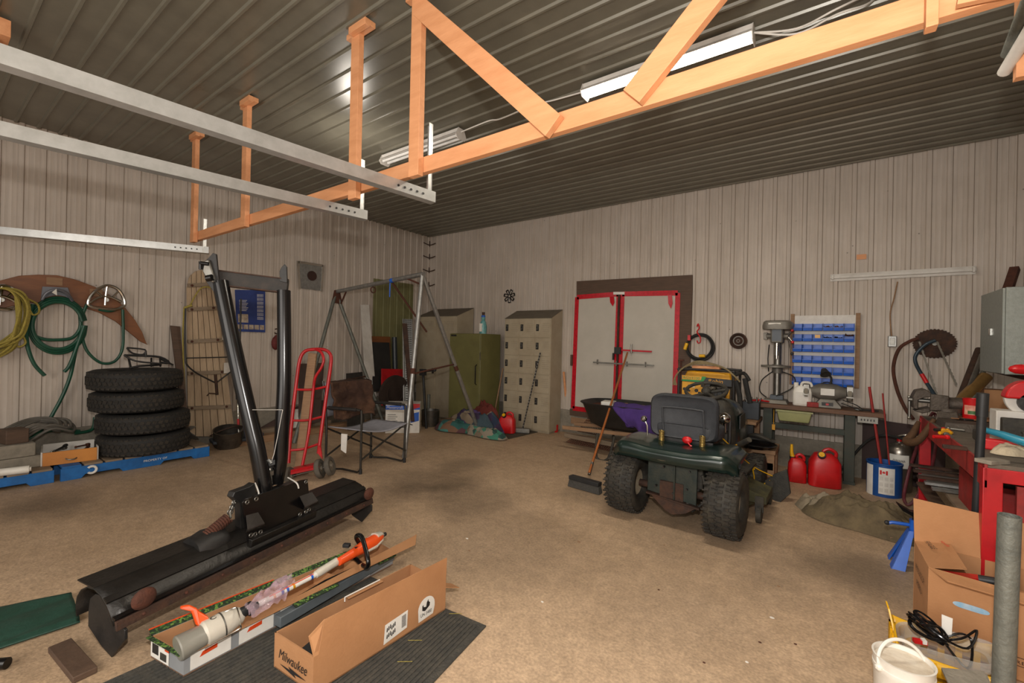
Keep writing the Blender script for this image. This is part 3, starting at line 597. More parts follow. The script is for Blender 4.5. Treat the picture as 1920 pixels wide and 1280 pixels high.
m=MB(); m.loft([[PL(s,u,z) for u,z in ((-.055,.243),(-.050,.252),(-.075,.268),(-.08,.262))] for s in (.0,1.63)]); obj('top_ridge',m,'plowtop',t)
m=MB(); m.slab([PL(-.0,-.15,.288),PL(1.63,-.15,.288),PL(1.63,-.275,.297),PL(-.0,-.275,.297)],(0,0,.006)); obj('back_flange',m,'plowtop',t)
for k in range(9):
    m=MB(); c=PL(.1+.178*k,.022,.168); m.ball(c,(.008,.008,.008),8); obj('bolt',m,'rust',t)
for s,nm in ((.025,'near'),(1.60,'far')):
    m=MB(); P=[(-.24,.16),(-.23,.215),(-.19,.245),(-.13,.245),(-.08,.215),(-.02,.165),(.03,.14),(.03,.10),(-.06,.0),(-.14,.03),(-.24,.09)]
    m.slab([PL(s,u,z) for u,z in P],tuple(PA*.012)); obj('end_plate',m,'black',t,bev=.002)
for s in (.10,1.58):
    m=MB(); c=PL(s,.02,.235); m.ball(c,(.024,.05,.045),16,rot=Matrix((PN,PA,UP)).transposed()); obj('skid_shoe',m,'rust',t)
# pivot bracket
s0,s1=.62,1.02
def PB(px,py,o=0): # bracket plane u=-.05
    r=ray(px,py); p0=PL(0,-.045+o,0); k=(p0-CAM).dot(PN)/r.dot(PN); return CAM+r*k
m=MB(); m.slab([PB(455,942),PB(459,936),PB(565,900),PB(577,898),PB(583,966),PB(465,1018)],tuple(PN*-.01)); obj('bracket_plate',m,'blackgloss',t,bev=.001)
m=MB(); m.slab([PB(436,932,-.1),PB(440,922,-.1),PB(468,912,-.1),PB(478,905,-.1),PB(482,930,-.1),PB(482,990,-.1),PB(452,1000,-.1),PB(450,944,-.1)],tuple(PN*-.05)); obj('side_ear',m,'black',t,bev=.004)
for (a,b,c,d) in (((461,966),(484,960),(496,980),(464,992)),((562,930),(585,922),(596,938),(572,950))):
    m=MB(); m.slab([PB(*a),PB(*b),PB(*c,.07),PB(*d,.07)],(0,0,-.006)); m.slab([PB(*d,.07),PB(*c,.07),PB(c[0]+2,c[1]+6),PB(d[0]-2,d[1]+6)],tuple(PN*-.006)); obj('gusset',m,mat('plate_grey','4a4643',.4,.5,'37302b',9),t,label='bare grey steel gusset')
m=MB()
for p in ((470,1003),(478,1001),(488,997),(562,964),(573,959),(579,955),(463,941),(480,935),(573,903)):
    m2=MB(); c=PB(*p); m2.torus(c+PN*.003,.010,.004,ax=PN,n=14,m=6); obj('bolt_hole',m2,'steel',t)
m=MB(); m.loft([[p+PN*u+UP*z for u,z in ((-.03,-.02),(.02,-.02),(.03,.02),(-.03,.03))] for p in (PB(466,1018),PB(588,962))]); obj('pivot_beam',m,'plowtop',t,bev=.003)
m=MB(); m.box(PB(520,945,-.10),(.12,.30,.20),rz=math.atan2(PA.y,PA.x)-math.pi/2); obj('pivot_box',m,'black',t,bev=.004)
# spring and chain
a=PB(386,1005,-.12); b=PB(428,970,-.12); d=(b-a); n_=10; pts=[]
x=d.cross(UP).normalized(); y=x.cross(d.normalized())
for i in range(n_*10): an=i*.628; pts.append(a+d*(i/(n_*10))+x*.026*math.cos(an)+y*.026*math.sin(an))
m=MB(); m.tube(pts,.0065,n=6); obj('spring',m,'rust',t)
m=MB(); m.tube([b+x*.02,lerp(b,PB(440,938,-.12),.3),PB(436,950,-.12),PB(442,932,-.12)],.006,sm=4)
for k in range(3): m2=MB(); m2.torus(lerp(b,PB(441,935,-.12),.3+.25*k),.014,.004,ax=(1,.3*k,0),n=12,m=6); obj('chain_link',m2,'steel',t)
obj('hook_rod',m,'steel',t)
m=MB(); m.lathe([(.0,-.1),(.08,-.1),(.10,-.02),(.09,.06),(.0,.07)],PL(.52,-.18,.25),PA,18); obj('pivot_hub',m,'black',t)
# uprights
def U2(px,py,d=2.75): return PD(px,py,d)
m=MB(); m.tube([U2(497,925,2.72),U2(483,845,2.73),U2(470,790,2.74),U2(438,650,2.76),U2(413,528,2.78)],.046,n=20,sm=4); obj('upright',m,'blackgloss',t)
m=MB(); m.tube([U2(518,905,2.82),U2(526,860,2.83),U2(529,790,2.84),U2(533,700,2.86),U2(532,545,2.90)],.042,n=20,sm=4); obj('upright',m,'blackgloss',t)
a=U2(408,521,2.80); b=U2(540,537,2.92)
m=MB(); m.beam(a,b,.05,.088); obj('crossbar',m,'dustyblack',t,bev=.004)
m=MB(); m.beam(a-UP*.044+V((0,0,0)),b-UP*.044,.075,.008); m.beam(a+UP*.046,b+UP*.046,.062,.008); obj('crossbar_lip',m,'rustdark',t)
m=MB(); P=[(399,474),(405,476),(412,548),(410,560),(388,530),(377,498)]; m.slab([U2(x,y,2.74) for x,y in P],tuple(F_*.014)); obj('top_plate',m,'black',t,bev=.002,label='black pointed end plate of the crossbar')
m=MB(); P=[(524,527),(524,508),(528,500),(533,495),(537,500),(538,530)]; m.slab([U2(x,y,2.88) for x,y in P],tuple(F_*.014)); obj('top_plate',m,'black',t,bev=.002)
m=MB(); P=[(383,488),(391,486),(401,522),(399,530),(388,525),(379,508)]; m.slab([U2(x,y,2.72) for x,y in P],tuple(F_*.03)); obj('bare_casting',m,'steel',t,bev=.006,label='bare steel casting on the crossbar end')
m=MB(); m.cyl(U2(376,493,2.72),U2(392,495,2.72),.012); m.cyl(U2(376,505,2.72),U2(376,490,2.72),.01); obj('pin',m,'blackgloss',t)
m=MB(); m.cyl(U2(388,522,2.71),U2(398,520,2.71),.02); obj('pin',m,'blackgloss',t)
m=MB(); m.slab([U2(492,868,2.76),U2(522,860,2.80),U2(524,868,2.80),U2(496,876,2.76)],tuple(F_*.1)); m.slab([U2(497,872,2.86),U2(523,866,2.88),U2(521,905,2.88),U2(499,918,2.86)],tuple(F_*.02)); obj('spreader_plate',m,'black',t)
m=MB(); m.cyl(U2(507,905,2.76),U2(506,878,2.78),.012); m.cyl(U2(507,890,2.76),U2(507,882,2.76),.022,n=6); m.ball(U2(507,906,2.75),.014,8); obj('eye_bolt',m,'steel',t)
m=MB(); m.tube([U2(500,868,2.74),U2(504,862,2.74),U2(509,868,2.74)],.008,sm=4); obj('shackle',m,'galv',t)
m=MB(); m.tube([U2(478,905,2.64),U2(486,930,2.62),U2(478,965,2.6),U2(467,1000,2.6)],.0045,sm=4); m.tube([U2(540,895,2.8),U2(556,905,2.7),U2(560,915,2.7)],.0045,sm=4); obj('tie_string',m,'white',t)
m=MB(); m.tube([U2(530,768,2.79),U2(522,810,2.78),U2(514,850,2.78),U2(508,868,2.76)],.0018,n=5); m.tube([U2(473,768,2.69),U2(530,768,2.79)],.0014,n=5); obj('thin_wire',m,'white',t)
# ================================================================ HAND TRUCK
t=thing('hand_truck','red tubular hand truck with two pairs of small wheels standing behind the plow','hand truck',(-4.25,2.45,0))
def HT(px,py,o=0): # tilted plane: depth from 4.42 at floor to 4.62 at top
    d=4.40+.22*(885-py)/230+o; return PD(px,py,d)
m=MB(); m.tube([HT(541,868),HT(546,800),HT(556,715),HT(562,675),HT(571,659),HT(585,655),HT(606,655),HT(617,661),HT(621,675),HT(615,720),HT(605,790),HT(597,850)],.017,n=12,sm=4); obj('outer_frame',m,'red',t)
m=MB(); m.tube([HT(592,655,-.02),HT(602,660,-.05),HT(607,674,-.06),HT(602,690,-.05),HT(591,708,-.03),HT(587,735),HT(579,810),HT(567,872)],.014,n=12,sm=4); obj('centre_bar',m,'red',t)
for (a,b) in (((554,730),(614,724)),((547,788),(604,781)),((543,844),(597,832))):
    m=MB(); mid=HT((a[0]+b[0])/2,(a[1]+b[1])/2+3,.03); m.tube([HT(*a),mid,HT(*b)],.012,n=8,sm=5); obj('cross_bar',m,'red',t)
m=MB(); m.slab([HT(545,888,-.1),HT(598,877,-.1),HT(594,866,.1),HT(541,878,.1)],(0,0,-.008)); m.slab([HT(545,888,-.1),HT(598,877,-.1),HT(598,872,-.08),HT(545,883,-.08)],(0,0,.012)); obj('toe_plate',m,'red',t)
m=MB(); m.slab([HT(596,833,-.02),HT(601,838,-.02),HT(604,860,-.05),HT(596,850,-.05)],tuple(F_*.02)); obj('axle_bracket',m,'red',t)
AXd=(HT(600,872)-HT(555,884)).normalized(); q0=HT(596,873,-.04); q0.z=.098
for i,(o) in enumerate((0.02,.12,-.28,-.38)):
    c=q0+AXd*o; w_=MB(); w_.lathe([(.055,-.022),(.085,-.024),(.095,-.014),(.095,.014),(.085,.024),(.055,.022),(.055,-.022)],c,AXd,28); w_.f=[f for f in w_.f if len(f)==4]; w_.m=w_.m[:len(w_.f)]
    wo=obj('wheel',w_,mat('grey_tire_rubber','5b544a',.8,0,'433e36',14),t,smooth=.8)
    h_=MB(); h_.lathe([(.0,-.012),(.02,-.03),(.022,-.012),(.058,-.01),(.058,.01),(.022,.012),(.02,.03),(0,.03)],c,AXd,24); obj('hub',h_,mat('dusty_hub','8c8272',.6,.3),wo)
m=MB(); m.cyl(q0+AXd*.16,q0-AXd*.42,.008); obj('axle',m,'steel',t)
m=MB(); m.slab([HT(552,875,.12),HT(568,872,.12),HT(593,663,.06),HT(578,661,.06)],tuple(F_*.03)); obj('plank',m,'wood',bev=.003,label='brown plank leaning upright inside the red hand truck',cat='plank')
# ================================================================ CAMP CHAIR
t=thing('camp_chair','folding black framed camp chair with brown fur throw and light seat','chair',(-4.12,3.04,0))
A,B,C,D=V((-4.33,2.66,.02)),V((-3.92,2.80,.02)),V((-3.92,3.38,.02)),V((-4.36,3.25,.02))
fr=(B-A).normalized(); 
M['chairt']=mat('gunmetal_tube','4a4844',.35,.7,'35332f',10)
def up(p,z,k=0): return V((p.x,p.y,z))+fr*k
def cside(b,f,nm):
    m=MB(); m.tube([up(b,.94,-.06),up(b,.70,-.02),up(b,.45,0),up(b,.03,0)],.0125,n=10); obj('rear_post',m,'chairt',t)
    m=MB(); m.tube([up(b,.66,-.01),up(f,.66,-.06),up(f,.645,-.015),up(f,.60,.0),up(f,.03,0)],.0125,n=10,sm=2); obj('front_post',m,'chairt',t)
    m=MB(); m.tube([up(b,.04),up(b,.015,.04),up(lerp(b,f,.5),.03),up(f,.015,-.04),up(f,.04)],.011,n=8); obj('runner',m,'chairt',t)
    m=MB(); m.tube([up(b,.66,.02),up(f,.66,-.06)],.019,n=12); obj('arm_pad',m,'black',t)
    for p in (b,f): m=MB(); m.cyl(up(p,.0),up(p,.05),.017); obj('foot_cap',m,'blackpl',t)
cside(A,B,1); cside(D,C,2)
for (p,q) in ((A,D),(D,A),(B,C),(C,B)):
    m=MB(); k=.0 if p in (A,B) else .012; m.cyl(up(p,.14,k),up(q,.44,k),.010,n=8); obj('cross_brace',m,'chairt',t)
M['seat']=mat('grey_canvas','8b8a90',.8,0,'77767c',14,.5,.1,60)
a,b_,c_,d_=up(A,.46,.02),up(B,.45,.03),up(C,.45,.03),up(D,.46,.02)
m=MB(); m.grid(lambda u,v:lerp(lerp(a,b_,u),lerp(d_,c_,u),v)-UP*.045*math.sin(math.pi*v),10,14); obj('seat',m,'seat',t,solid=.012)
m=MB(); m.grid(lambda u,v:lerp(lerp(up(A,.92,-.06),up(D,.92,-.06),u),lerp(up(A,.56,-.02),up(D,.56,-.02),u),v)-fr*.05*math.sin(math.pi*u),14,8); obj('backrest',m,'seat',t,solid=.012)
m=MB(); m.box(up(A,.68,.0),(.07,.04,.36),rz=.3); 
m=MB(); p=up(lerp(A,B,.45),.40,-.0); m.slab([p,p+fr*.07,p+fr*.06-UP*.20,p-fr*.0-UP*.17],(0,-.008,0)); obj('hanging_label',m,'label',t)
def fur(u,v):
    p=lerp(lerp(up(A,.925,-.03),up(D,.925,-.03),.07+.9*u),lerp(up(A,.55,.03),up(D,.50,.03),.07+.9*u),v)+fr*(.012-.05*math.sin(math.pi*u))
    nn=noise.noise(V((u*5,v*5,1)))*.03+noise.noise(V((u*14,v*14,3)))*.012
    if v==0: p=p-fr*.05
    return p+fr*(nn+.02)+UP*(nn*.5-.03*math.sin(6*u)*v)
m=MB(); m.grid(fur,36,30); obj('fur_throw',m,mat('brown_fur','3a2318',.9,0,'6a4a33',5,.4,.9,180),solid=.02,label='brown fur throw draped over the back of the camp chair',cat='throw')
# ================================================================ SWING FRAME (pipe gantry)
t=thing('pipe_gantry','galvanised pipe swing frame standing behind the camp chair','pipe frame',(-4.9,3.9,0))
d1,d2=5.75,6.75
AR=PD(792,514,5.6); AL=PX(630,547,-6.2)
m=MB(); m.cyl(AL,AR+(AR-AL).normalized()*.03,.03,n=16); m.mi(1); mid=lerp(AL,AR,.68); m.cyl(mid,mid+(AR-AL)*.03,.031,n=16); obj('top_beam',m,['galv','bluepl'],t)
FR1=PZ(758,858); FR2=PZ(899,812)
for a,b in ((AR,FR1),(AR,FR2)): m=MB(); m.cyl(a,b,.028,n=16); m.mi(1); m.cyl(lerp(a,b,.53),lerp(a,b,.56),.0285,n=16); obj('leg',m,['galv','rust'],t)
for a,b in ((AL,PX(600,655,-6.0)),(AL,PX(690,712,-6.0))): 
    k=(a.z)/(a.z-b.z); m=MB(); e=a+(b-a)*k; m.cyl(a,e,.026,n=16); obj('leg',m,'darkgalv',t)
    if b.y<3.6: el=e
    else: er=e
m=MB(); m.slab([AL+V((.03,-.09,-.17)),AL+V((.03,.09,-.19)),AL+V((.03,.04,.03)),AL+V((.03,-.05,.02))],(.012,0,0)); obj('corner_gusset',m,'rust',t,label='rusty gusset plate')
m=MB(); m.cyl(lerp(AL,er,.62),lerp(AL,el,.66),.012); obj('cross_tie',m,'rustdark',t)
m=MB(); m.cyl(lerp(AR,FR2,.52),lerp(AR,FR1,.56),.012); obj('cross_tie',m,'rust',t)
m=MB(); m.cyl(lerp(AL,AR,.68),PD(800,622,6.4),.014); obj('diagonal_brace',m,'rust',t)
m=MB(); m.cyl(lerp(AL,AR,.83),lerp(AR,FR1,.06),.012); obj('diagonal_brace',m,'rust',t)
m=MB(); m.cyl(lerp(AL,AR,.15),lerp(AL,er,.09),.012); obj('diagonal_brace',m,'rust',t)
q=lerp(AL,AR,.67); m=MB(); m.cyl(q,q-UP*.22,.008); obj('blue_rope',m,'bluepl',t,label='short blue rope end')
q=lerp(AL,AR,.48); m=MB(); m.torus(q-UP*.08,.04,.008,ax=(1,0,0)); obj('swing_hook',m,'rust',t)
# ================================================================ CORNER ITEMS
# steel grating / shelving posts
m=MB(); a=PD(778,770,6.3); b=PD(762,600,6.9)
t=thing('slotted_channel','tall perforated galvanised channel bundle leaning in the corner left of the lockers','channel',(a.x,a.y,0))
p0=V((-5.62,4.95,.02)); p1=PX(766,598,-6.15)
x=V((.8,.6,0)); m=MB(); m.slab([p0-x*.07,p0+x*.07,p1+x*.07,p1-x*.07],(.015,-.02,0)); obj('face',m,'galv',t)
m=MB(); d=(p1-p0)
for k in range(46):
    for s in (-.04,0,.04): q=p0+d*(k/46+.01)+x*s+V((.02,-.027,0)); m.box(q,(.03,.004,.012),rz=math.atan2(x.y,x.x))
obj('slots',m,'black',t,kind='stuff')
m=MB(); m.slab([p0-x*.09,p0-x*.07,p1-x*.07,p1-x*.09],(.04,-.06,0)); obj('flange',m,'galv',t)
lean('angle_iron',[PD(770,790,6.35),PD(776,790,6.35),PD(762,606,6.8),PD(754,606,6.8)],(.02,0,0),'rustdark','rusty flat bar leaning left of the perforated channel','bar')
# tool carton
t=thing('tool_carton','white and blue power tool carton on the floor behind the camp chair','carton',(-4.95,4.30,0))
a=PD(718,800,5.75); ca=PZ(716,806); cb=PZ(777,800); 
ca=V((-4.98,4.0,0)); 
dirw=V((.72,.69,0)).normalized(); dep=V((-.69,.72,0)).normalized()
ca=PZ(722,812); w_=.50; hh=.44
cb=ca+dirw*w_
m=MB(); m.hexa([ca,cb,cb+dep*.3,ca+dep*.3],[q+UP*hh for q in (ca,cb,cb+dep*.3,ca+dep*.3)]); obj('box',m,'label',t,bev=.003)
nf=-dep*.002
def fp(u,v,o=1): return ca+dirw*w_*u+UP*hh*v+nf*o
m=MB(); m.add([fp(0,.80),fp(1,.80),fp(1,.94),fp(0,.94)],[(0,1,2,3)]); obj('blue_band',m,'bluepl',t)
m=MB(); m.add([fp(.76,.94),fp(1,.94),fp(1,1),fp(.76,1)],[(0,1,2,3)]); m.add([fp(.76,.80,2),fp(1,.88,2),fp(1,.94,2),fp(.8,.94,2)],[(0,1,2,3)]); obj('red_band',m,'redpl',t)
text('lettering','Mastercraft',fp(.03,.83),dirw,UP,.042,'white',t,width=.24,shear=.2)
m=MB(); m.add([fp(.74,.35),fp(.98,.42),fp(.98,.72),fp(.74,.66)],[(0,1,2,3)]); obj('blue_panel',m,'bluepl',t)
m=MB(); m.tube([fp(.3,.3,4),fp(.42,.38,4),fp(.55,.36,4),fp(.62,.28,4),fp(.5,.2,4),fp(.4,.26,4),fp(.5,.36,4),fp(.66,.33,4),fp(.8,.28,4)],.006,sm=4); obj('printed_picture',m,'ink',t)
for r in range(5): m=MB(); m.add([fp(.06,.62-.07*r),fp(.3+.05*(r%2),.62-.07*r),fp(.3+.05*(r%2),.635-.07*r),fp(.06,.635-.07*r)],[(0,1,2,3)]); obj('printed_line',m,'ink',t)
# lockers
def locker(x0,x1,yf,yb,h,h2,cols,rows,lab,name='locker'):
    t=thing(name,lab,'locker',((x0+x1)/2,(yf+yb)/2,0))
    m=MB(); z0=.03; m.hexa([(x0,yf,z0),(x1,yf,z0),(x1,yb,z0),(x0,yb,z0)],[(x0,yf,h),(x1,yf,h),(x1,yb,h2),(x0,yb,h2)]); m.box2((x0+.02,yf+.03,0),(x1-.02,yb,z0+.01)); obj('cabinet_body',m,'cream',t,bev=.003)
    m=MB(); m.slab([(x0-.004,yf-.006,h+.003),(x1+.004,yf-.006,h+.003),(x1+.004,yb,h2+.003),(x0-.004,yb,h2+.003)],(0,0,.004)); obj('sloped_top',m,mat('dusty_top','6e6455',.8),t)
    w=(x1-x0)/cols; hh=(h-z0-.03)/rows
    for i in range(cols):
        for j in range(rows):
            a=x0+w*i+.012; b=x0+w*(i+1)-.008; za=z0+.02+hh*j; zb=za+hh-.014
            m=MB(); m.box2((a,yf-.010,za),(b,yf+.001,zb)); d=obj('locker_door',m,'cream',t,bev=.002)
            m=MB()
            if rows>1:
                for k in range(5): m.box2((a+(b-a)*.5,yf-.014,za+(zb-za)*(.34+.11*k)),(b-.02,yf-.0095,za+(zb-za)*(.34+.11*k)+.008))
                hx=a+.04; hz=za+(zb-za)*.55; hs=.055
            else:
                for k in range(6): m.box2((a+.06,yf-.014,h-.25+.03*k),(b-.06,yf-.0095,h-.25+.03*k+.01))
                hx=b-.05; hz=z0+(h-z0)*.45; hs=.05
            obj('louvre',m,mat('louvre_shadow','9b8f7a',.6),d)
            m=MB(); m.box2((hx-.022,yf-.016,hz-hs*.9),(hx+.026,yf-.010,hz+hs)); m.mi(1); m.box2((hx-.012,yf-.022,hz-hs*.5),(hx+.016,yf-.016,hz+hs*.75)); m.mi(2); m.box2((hx-.006,yf-.030,hz-hs*.2),(hx+.006,yf-.022,hz+hs*.5)); obj('recessed_handle',m,['black','steel','blackpl'],d)
    return t
yf=5.80
x0=PY(947,600,yf).x; x1=PY(1034,600,yf).x; h=PY(1000,597,yf).z
locker(x0,x1,yf,6.14,h,h+.15,3,6,'beige eighteen door box locker with sloped top between the green cabinet and the white doors')
yf2=5.70; a0=PY(783,592,yf2).x; a1=PY(857,594,yf2).x
locker(max(a0,XL+.06),a1,yf2,6.14,PY(830,593,yf2).z,PY(830,593,yf2).z+.17,2,1,'beige two door locker with sloped top in the corner behind the green cabinet')
# green cabinet
yc=5.42; x0=PY(845,624,yc).x; x1=PY(902,625,yc).x; z1=PY(880,625,yc).z; z0=PY(850,765,yc).z
t=thing('green_cabinet','olive green metal cabinet with black handle beside the corner lockers','cabinet',((x0+x1)/2,yc+.3,0))
yb_=yc+.52
m=MB(); m.box2((x0,yc,.02),(x1,yb_,z1)); obj('cabinet_body',m,'olive',t,bev=.008)
m=MB(); m.box2((x0+.004,yc-.018,.05),(x1-.006,yc,z1-.006)); d=obj('door',m,'olive',t,bev=.005)
m=MB(); hx=x1-.06; m.tube([(hx,yc-.02,z1-.50),(hx,yc-.05,z1-.52),(hx,yc-.05,z1-.80),(hx,yc-.02,z1-.82)],.008); obj('handle',m,'blackgloss',d)
m=MB(); m.box2((x0+.03,yc-.021,z1-.05),(x0+.15,yc-.018,z1-.02)); obj('name_plate',m,'black',d)
m=MB(); m.box2((x1-.004,yc-.02,z1-.42),(x1+.004,yc-.005,z1-.3)); obj('edge_strip',m,'steel',d)
# figurine on cabinet
q=V((x1-.06,yc+.12,z1))
t=thing('figurine','small teal and white ceramic figure standing on the green cabinet','figurine',q)
m=MB(); m.lathe([(.0,0),(.055,0),(.06,.05),(.062,.12),(.045,.19),(.028,.22),(.0,.225)],q,n=20); m.mi(1); m.box((q.x,q.y-.05,q.z+.10),(.05,.03,.13)); obj('body',m,[mat('teal_glaze','4f8f90',.3,0,'7fa8a4',30),'whitepl'],t)
m=MB(); m.ball(q+V((0,0,.25)),(.035,.035,.04)); m.mi(1); m.cyl(q+V((0,0,.27)),q+V((0,0,.30)),.036,.03); m.mi(2); m.cyl(q+V((0,0,.30)),q+V((0,0,.35)),.02,.026); obj('head',m,[MATS['teal_glaze'],'bluepl','rustdark'],t)
# blankets pile
def heap(name,cx,cy,z0,rx,ry,h,mt,lab,cat,seed=0,rz=0,n=48,lump=.35):
    def fn(u,v):
        x=(u*2-1); y=(v*2-1); r=math.sqrt(x*x+y*y); e=max(0,1-r**4)
        nn=noise.noise(V((x*2.2+seed,y*2.2,seed)))*lump+noise.noise(V((x*5,y*5+seed,2)))*lump*.5+abs(noise.noise(V((x*9+seed,y*3,4))))*lump*.4
        k=1 if r<=1 else 1/r
        X,Y=x*k*rx*(1+.12*math.sin(3*math.atan2(y,x)+seed)),y*k*ry*(1+.12*math.cos(4*math.atan2(y,x)+seed))
        return V((cx+X*math.cos(rz)-Y*math.sin(rz),cy+X*math.sin(rz)+Y*math.cos(rz),z0+max(0.004,h*e*(1+nn)) if r<1 else z0+.004))
    m=MB(); m.grid(fn,n,n); return obj(name,m,mt,label=lab,cat=cat,smooth=1.2)
def patt(nm,cols,scale=6):
    m=mat(nm,cols[0],.9,0,cols[1],4,.5,.4,90); t,n,l,b=nodes(m); tc=n.new('ShaderNodeTexCoord'); v=n.new('ShaderNodeTexVoronoi'); v.inputs['Scale'].default_value=scale; l.new(tc.outputs['Object'],v.inputs['Vector'])
    cr=n.new('ShaderNodeValToRGB'); cr.color_ramp.interpolation='CONSTANT'; e=cr.color_ramp.elements; e[0].color=rgb(cols[0]); e[1].position=.3; e[1].color=rgb(cols[1])
    for k,c in enumerate(cols[2:]): q=e.new(.45+.18*k); q.color=rgb(c)
    sx=n.new('ShaderNodeSeparateColor'); l.new(v.outputs['Color'],sx.inputs[0]); l.new(sx.outputs[0],cr.inputs[0]); l.new(cr.outputs[0],b.inputs['Base Color']); return m
m=MB(); m.slab([PZ(786,790),PZ(897,816),PZ(960,795),PZ(850,772)],(0,0,.012)); obj('cardboard_sheet',m,'woodgrey',label='flat brown board on the floor under the blanket pile',cat='board')
m=MB(); m.slab([PZ(902,812),PZ(955,823),PZ(1022,807),PZ(955,793)],(0,0,.010)); obj('floor_mat',m,mat('dark_mat','4d4436',.9,0,'3c352a',20,.5,.4,80),label='small dark mat in front of the eighteen door locker',cat='mat')
q=PZ(852,808); heap('blanket',q.x,q.y+.10,.013,.50,.26,.15,patt('teal_quilt',['2f5e5a','7a5b46','4a8078','8f7d66','5b3a3e']),'teal and orange patterned quilt at the bottom left of the pile','blanket',1)
q=PZ(888,806); heap('blanket',q.x+.05,q.y+.0,.013,.56,.26,.27,patt('purple_quilt',['3a2c46','54406a','28334a','8a7a66','3a4a52'],7),'folded purple and grey quilt on top of the pile','blanket',5)
q=V((-4.42,5.42,0)); heap('blanket',q.x,q.y,.02,.30,.13,.36,mat('maroon_cloth','6b2a20',.9,0,'4e1f19',6,.5,.4,60),'maroon cloth behind the purple quilt against the green cabinet','blanket',8)
q=PZ(905,818); heap('blanket',q.x+.05,q.y+.0,.011,.42,.12,.12,patt('mint_rag',['3f7a66','7a6a58','2d4a44','8a8070'],14),'mint green rag along the front edge of the blanket pile','blanket',11)
# gas can generator
def jerry(name,q,rz,w,d,h,lab,spout=None,cat='gas can'):
    t=thing(name,lab,cat,q,rz); q=V(q); Rz=Matrix.Rotation(rz,3,'Z')
    def L(x,y,z): return q+Rz@V((x,y,z))
    def ringz(z,sx,sy,ox=0): 
        P=[]; n=24
        for i in range(n):
            a=6.28319*i/n; c,s=math.cos(a),math.sin(a); P.append(L(ox+sx*math.copysign(abs(c)**.5,c),sy*math.copysign(abs(s)**.5,s),z))
        return P
    m=MB(); m.loft([ringz(0,w*.45,d*.45),ringz(h*.02,w*.5,d*.5),ringz(h*.35,w*.5,d*.5),ringz(h*.62,w*.48,d*.48),ringz(h*.74,w*.38,d*.42,-.0),ringz(h*.82,w*.28,d*.34,-.01),ringz(h*.84,w*.2,d*.25)]); obj('body',m,'redpl',t,smooth=.9)
    m=MB(); m.tube([L(w*.30,0,h*.70),L(w*.34,0,h*.86),L(w*.15,0,h*.95),L(-w*.02,0,h*.9),L(-w*.04,0,h*.8)],.016,sm=4); obj('handle',m,'redpl',t)
    if spout=='y':
        m=MB(); m.cyl(L(-w*.22,0,h*.74),L(-w*.24,0,h*.86),.03); obj('cap_collar',m,'blackpl',t)
        m=MB(); m.tube([L(-w*.24,0,h*.84),L(-w*.3,0,h*1.0),L(-w*.30,0,h*1.28)],.018,rs=lambda k:.022-.010*k,sm=4,n=12); obj('spout',m,'yellowpl',t)
    else:
        m=MB(); p=L(-w*.12,-d*.30,h*.78); dd=(Rz@V((-.1,-.8,.6))).normalized(); m.cyl(p,p+dd*.035,.036); m.mi(1); m.cyl(p+dd*.035,p+dd*.042,.026); m.cyl(p+dd*.04,p+dd*.05,.012); obj('cap',m,['blackpl','yellowpl'],t)
    return t
q=PY(951,797,5.45); jerry('gas_can',(q.x,5.45,.012),.3,.26,.16,.33,'red plastic gas can beside the blanket pile, against the locker')
# jack stand post and pot behind
t=thing('lever_jack','black farm jack with angled handle standing in front of the corner lockers','jack',PZ(797,775))
a=PD(800,775,7.0); b=PD(793,694,7.0); m=MB(); m.cyl(V((a.x,a.y,0)),b,.02); obj('post',m,'blackpl',t); m=MB(); m.cyl(b-UP*.02,PD(813,694,6.8),.014); m.ball(PD(815,693,6.8),.03,10); m.box(b-UP*.03,(.09,.07,.10)); obj('handle',m,'blackpl',t)
q=V((-5.25,4.95,0)); q=PZ(808,783)
m=MB(); c=V((-5.30,5.10,0)); m.lathe([(.0,0),(.13,0),(.14,.02),(.145,.25),(.15,.26),(.135,.26),(.13,.03),(0,.02)],c,n=26); obj('steel_pail',m,'steel',label='steel pail behind the quilt in front of the corner locker',cat='pail')
m=MB(); c=PZ(803,792); m.cyl((c.x,c.y,.015),(c.x,c.y,.48),.025,n=14); obj('pipe_stub',m,'darkgalv',label='short grey pipe standing upright in front of the corner locker',cat='pipe')
# broom handles near lockers
t=thing('floor_broom','small broom with dark twisted handle leaning on the eighteen door locker','broom',PZ(978,803))
a=PY(980,800,5.60); a.z=.07; b=PY(1013,661,5.745); m=MB(); m.cyl(a,b,.011,n=10); m.mi(1)
for k in range(26): m.cyl(lerp(a,b,k/26),lerp(a,b,k/26+.014),.0117,n=10)
obj('handle',m,['black','steel'],t)
m=MB(); m.box(a-UP*.02,(.22,.06,.06),.4,); m.mi(1); m.box(a-UP*.045,(.2,.05,.05),.4); obj('head',m,['steel','blackpl'],t)
a=PD(924,775,7.3); b=PD(943,690,7.4); m=MB(); m.cyl(V((a.x,a.y,.05)),b,.012); obj('stick',m,'wood',label='wooden stick leaning in the gap between green cabinet and locker',cat='stick')
m=MB(); q=PD(938,735,7.35); m.lathe([(.0,0),(.05,0),(.055,.3),(.03,.36),(.0,.37)],(q.x,q.y,.3)); 
a=PZ(1066,806); b=PY(1057,697,6.10); m=MB(); m.cyl((a.x,a.y,0),b,.018); obj('stick',m,'woodnew',label='pale wooden stick leaning on the wall between the locker and the doors',cat='stick')
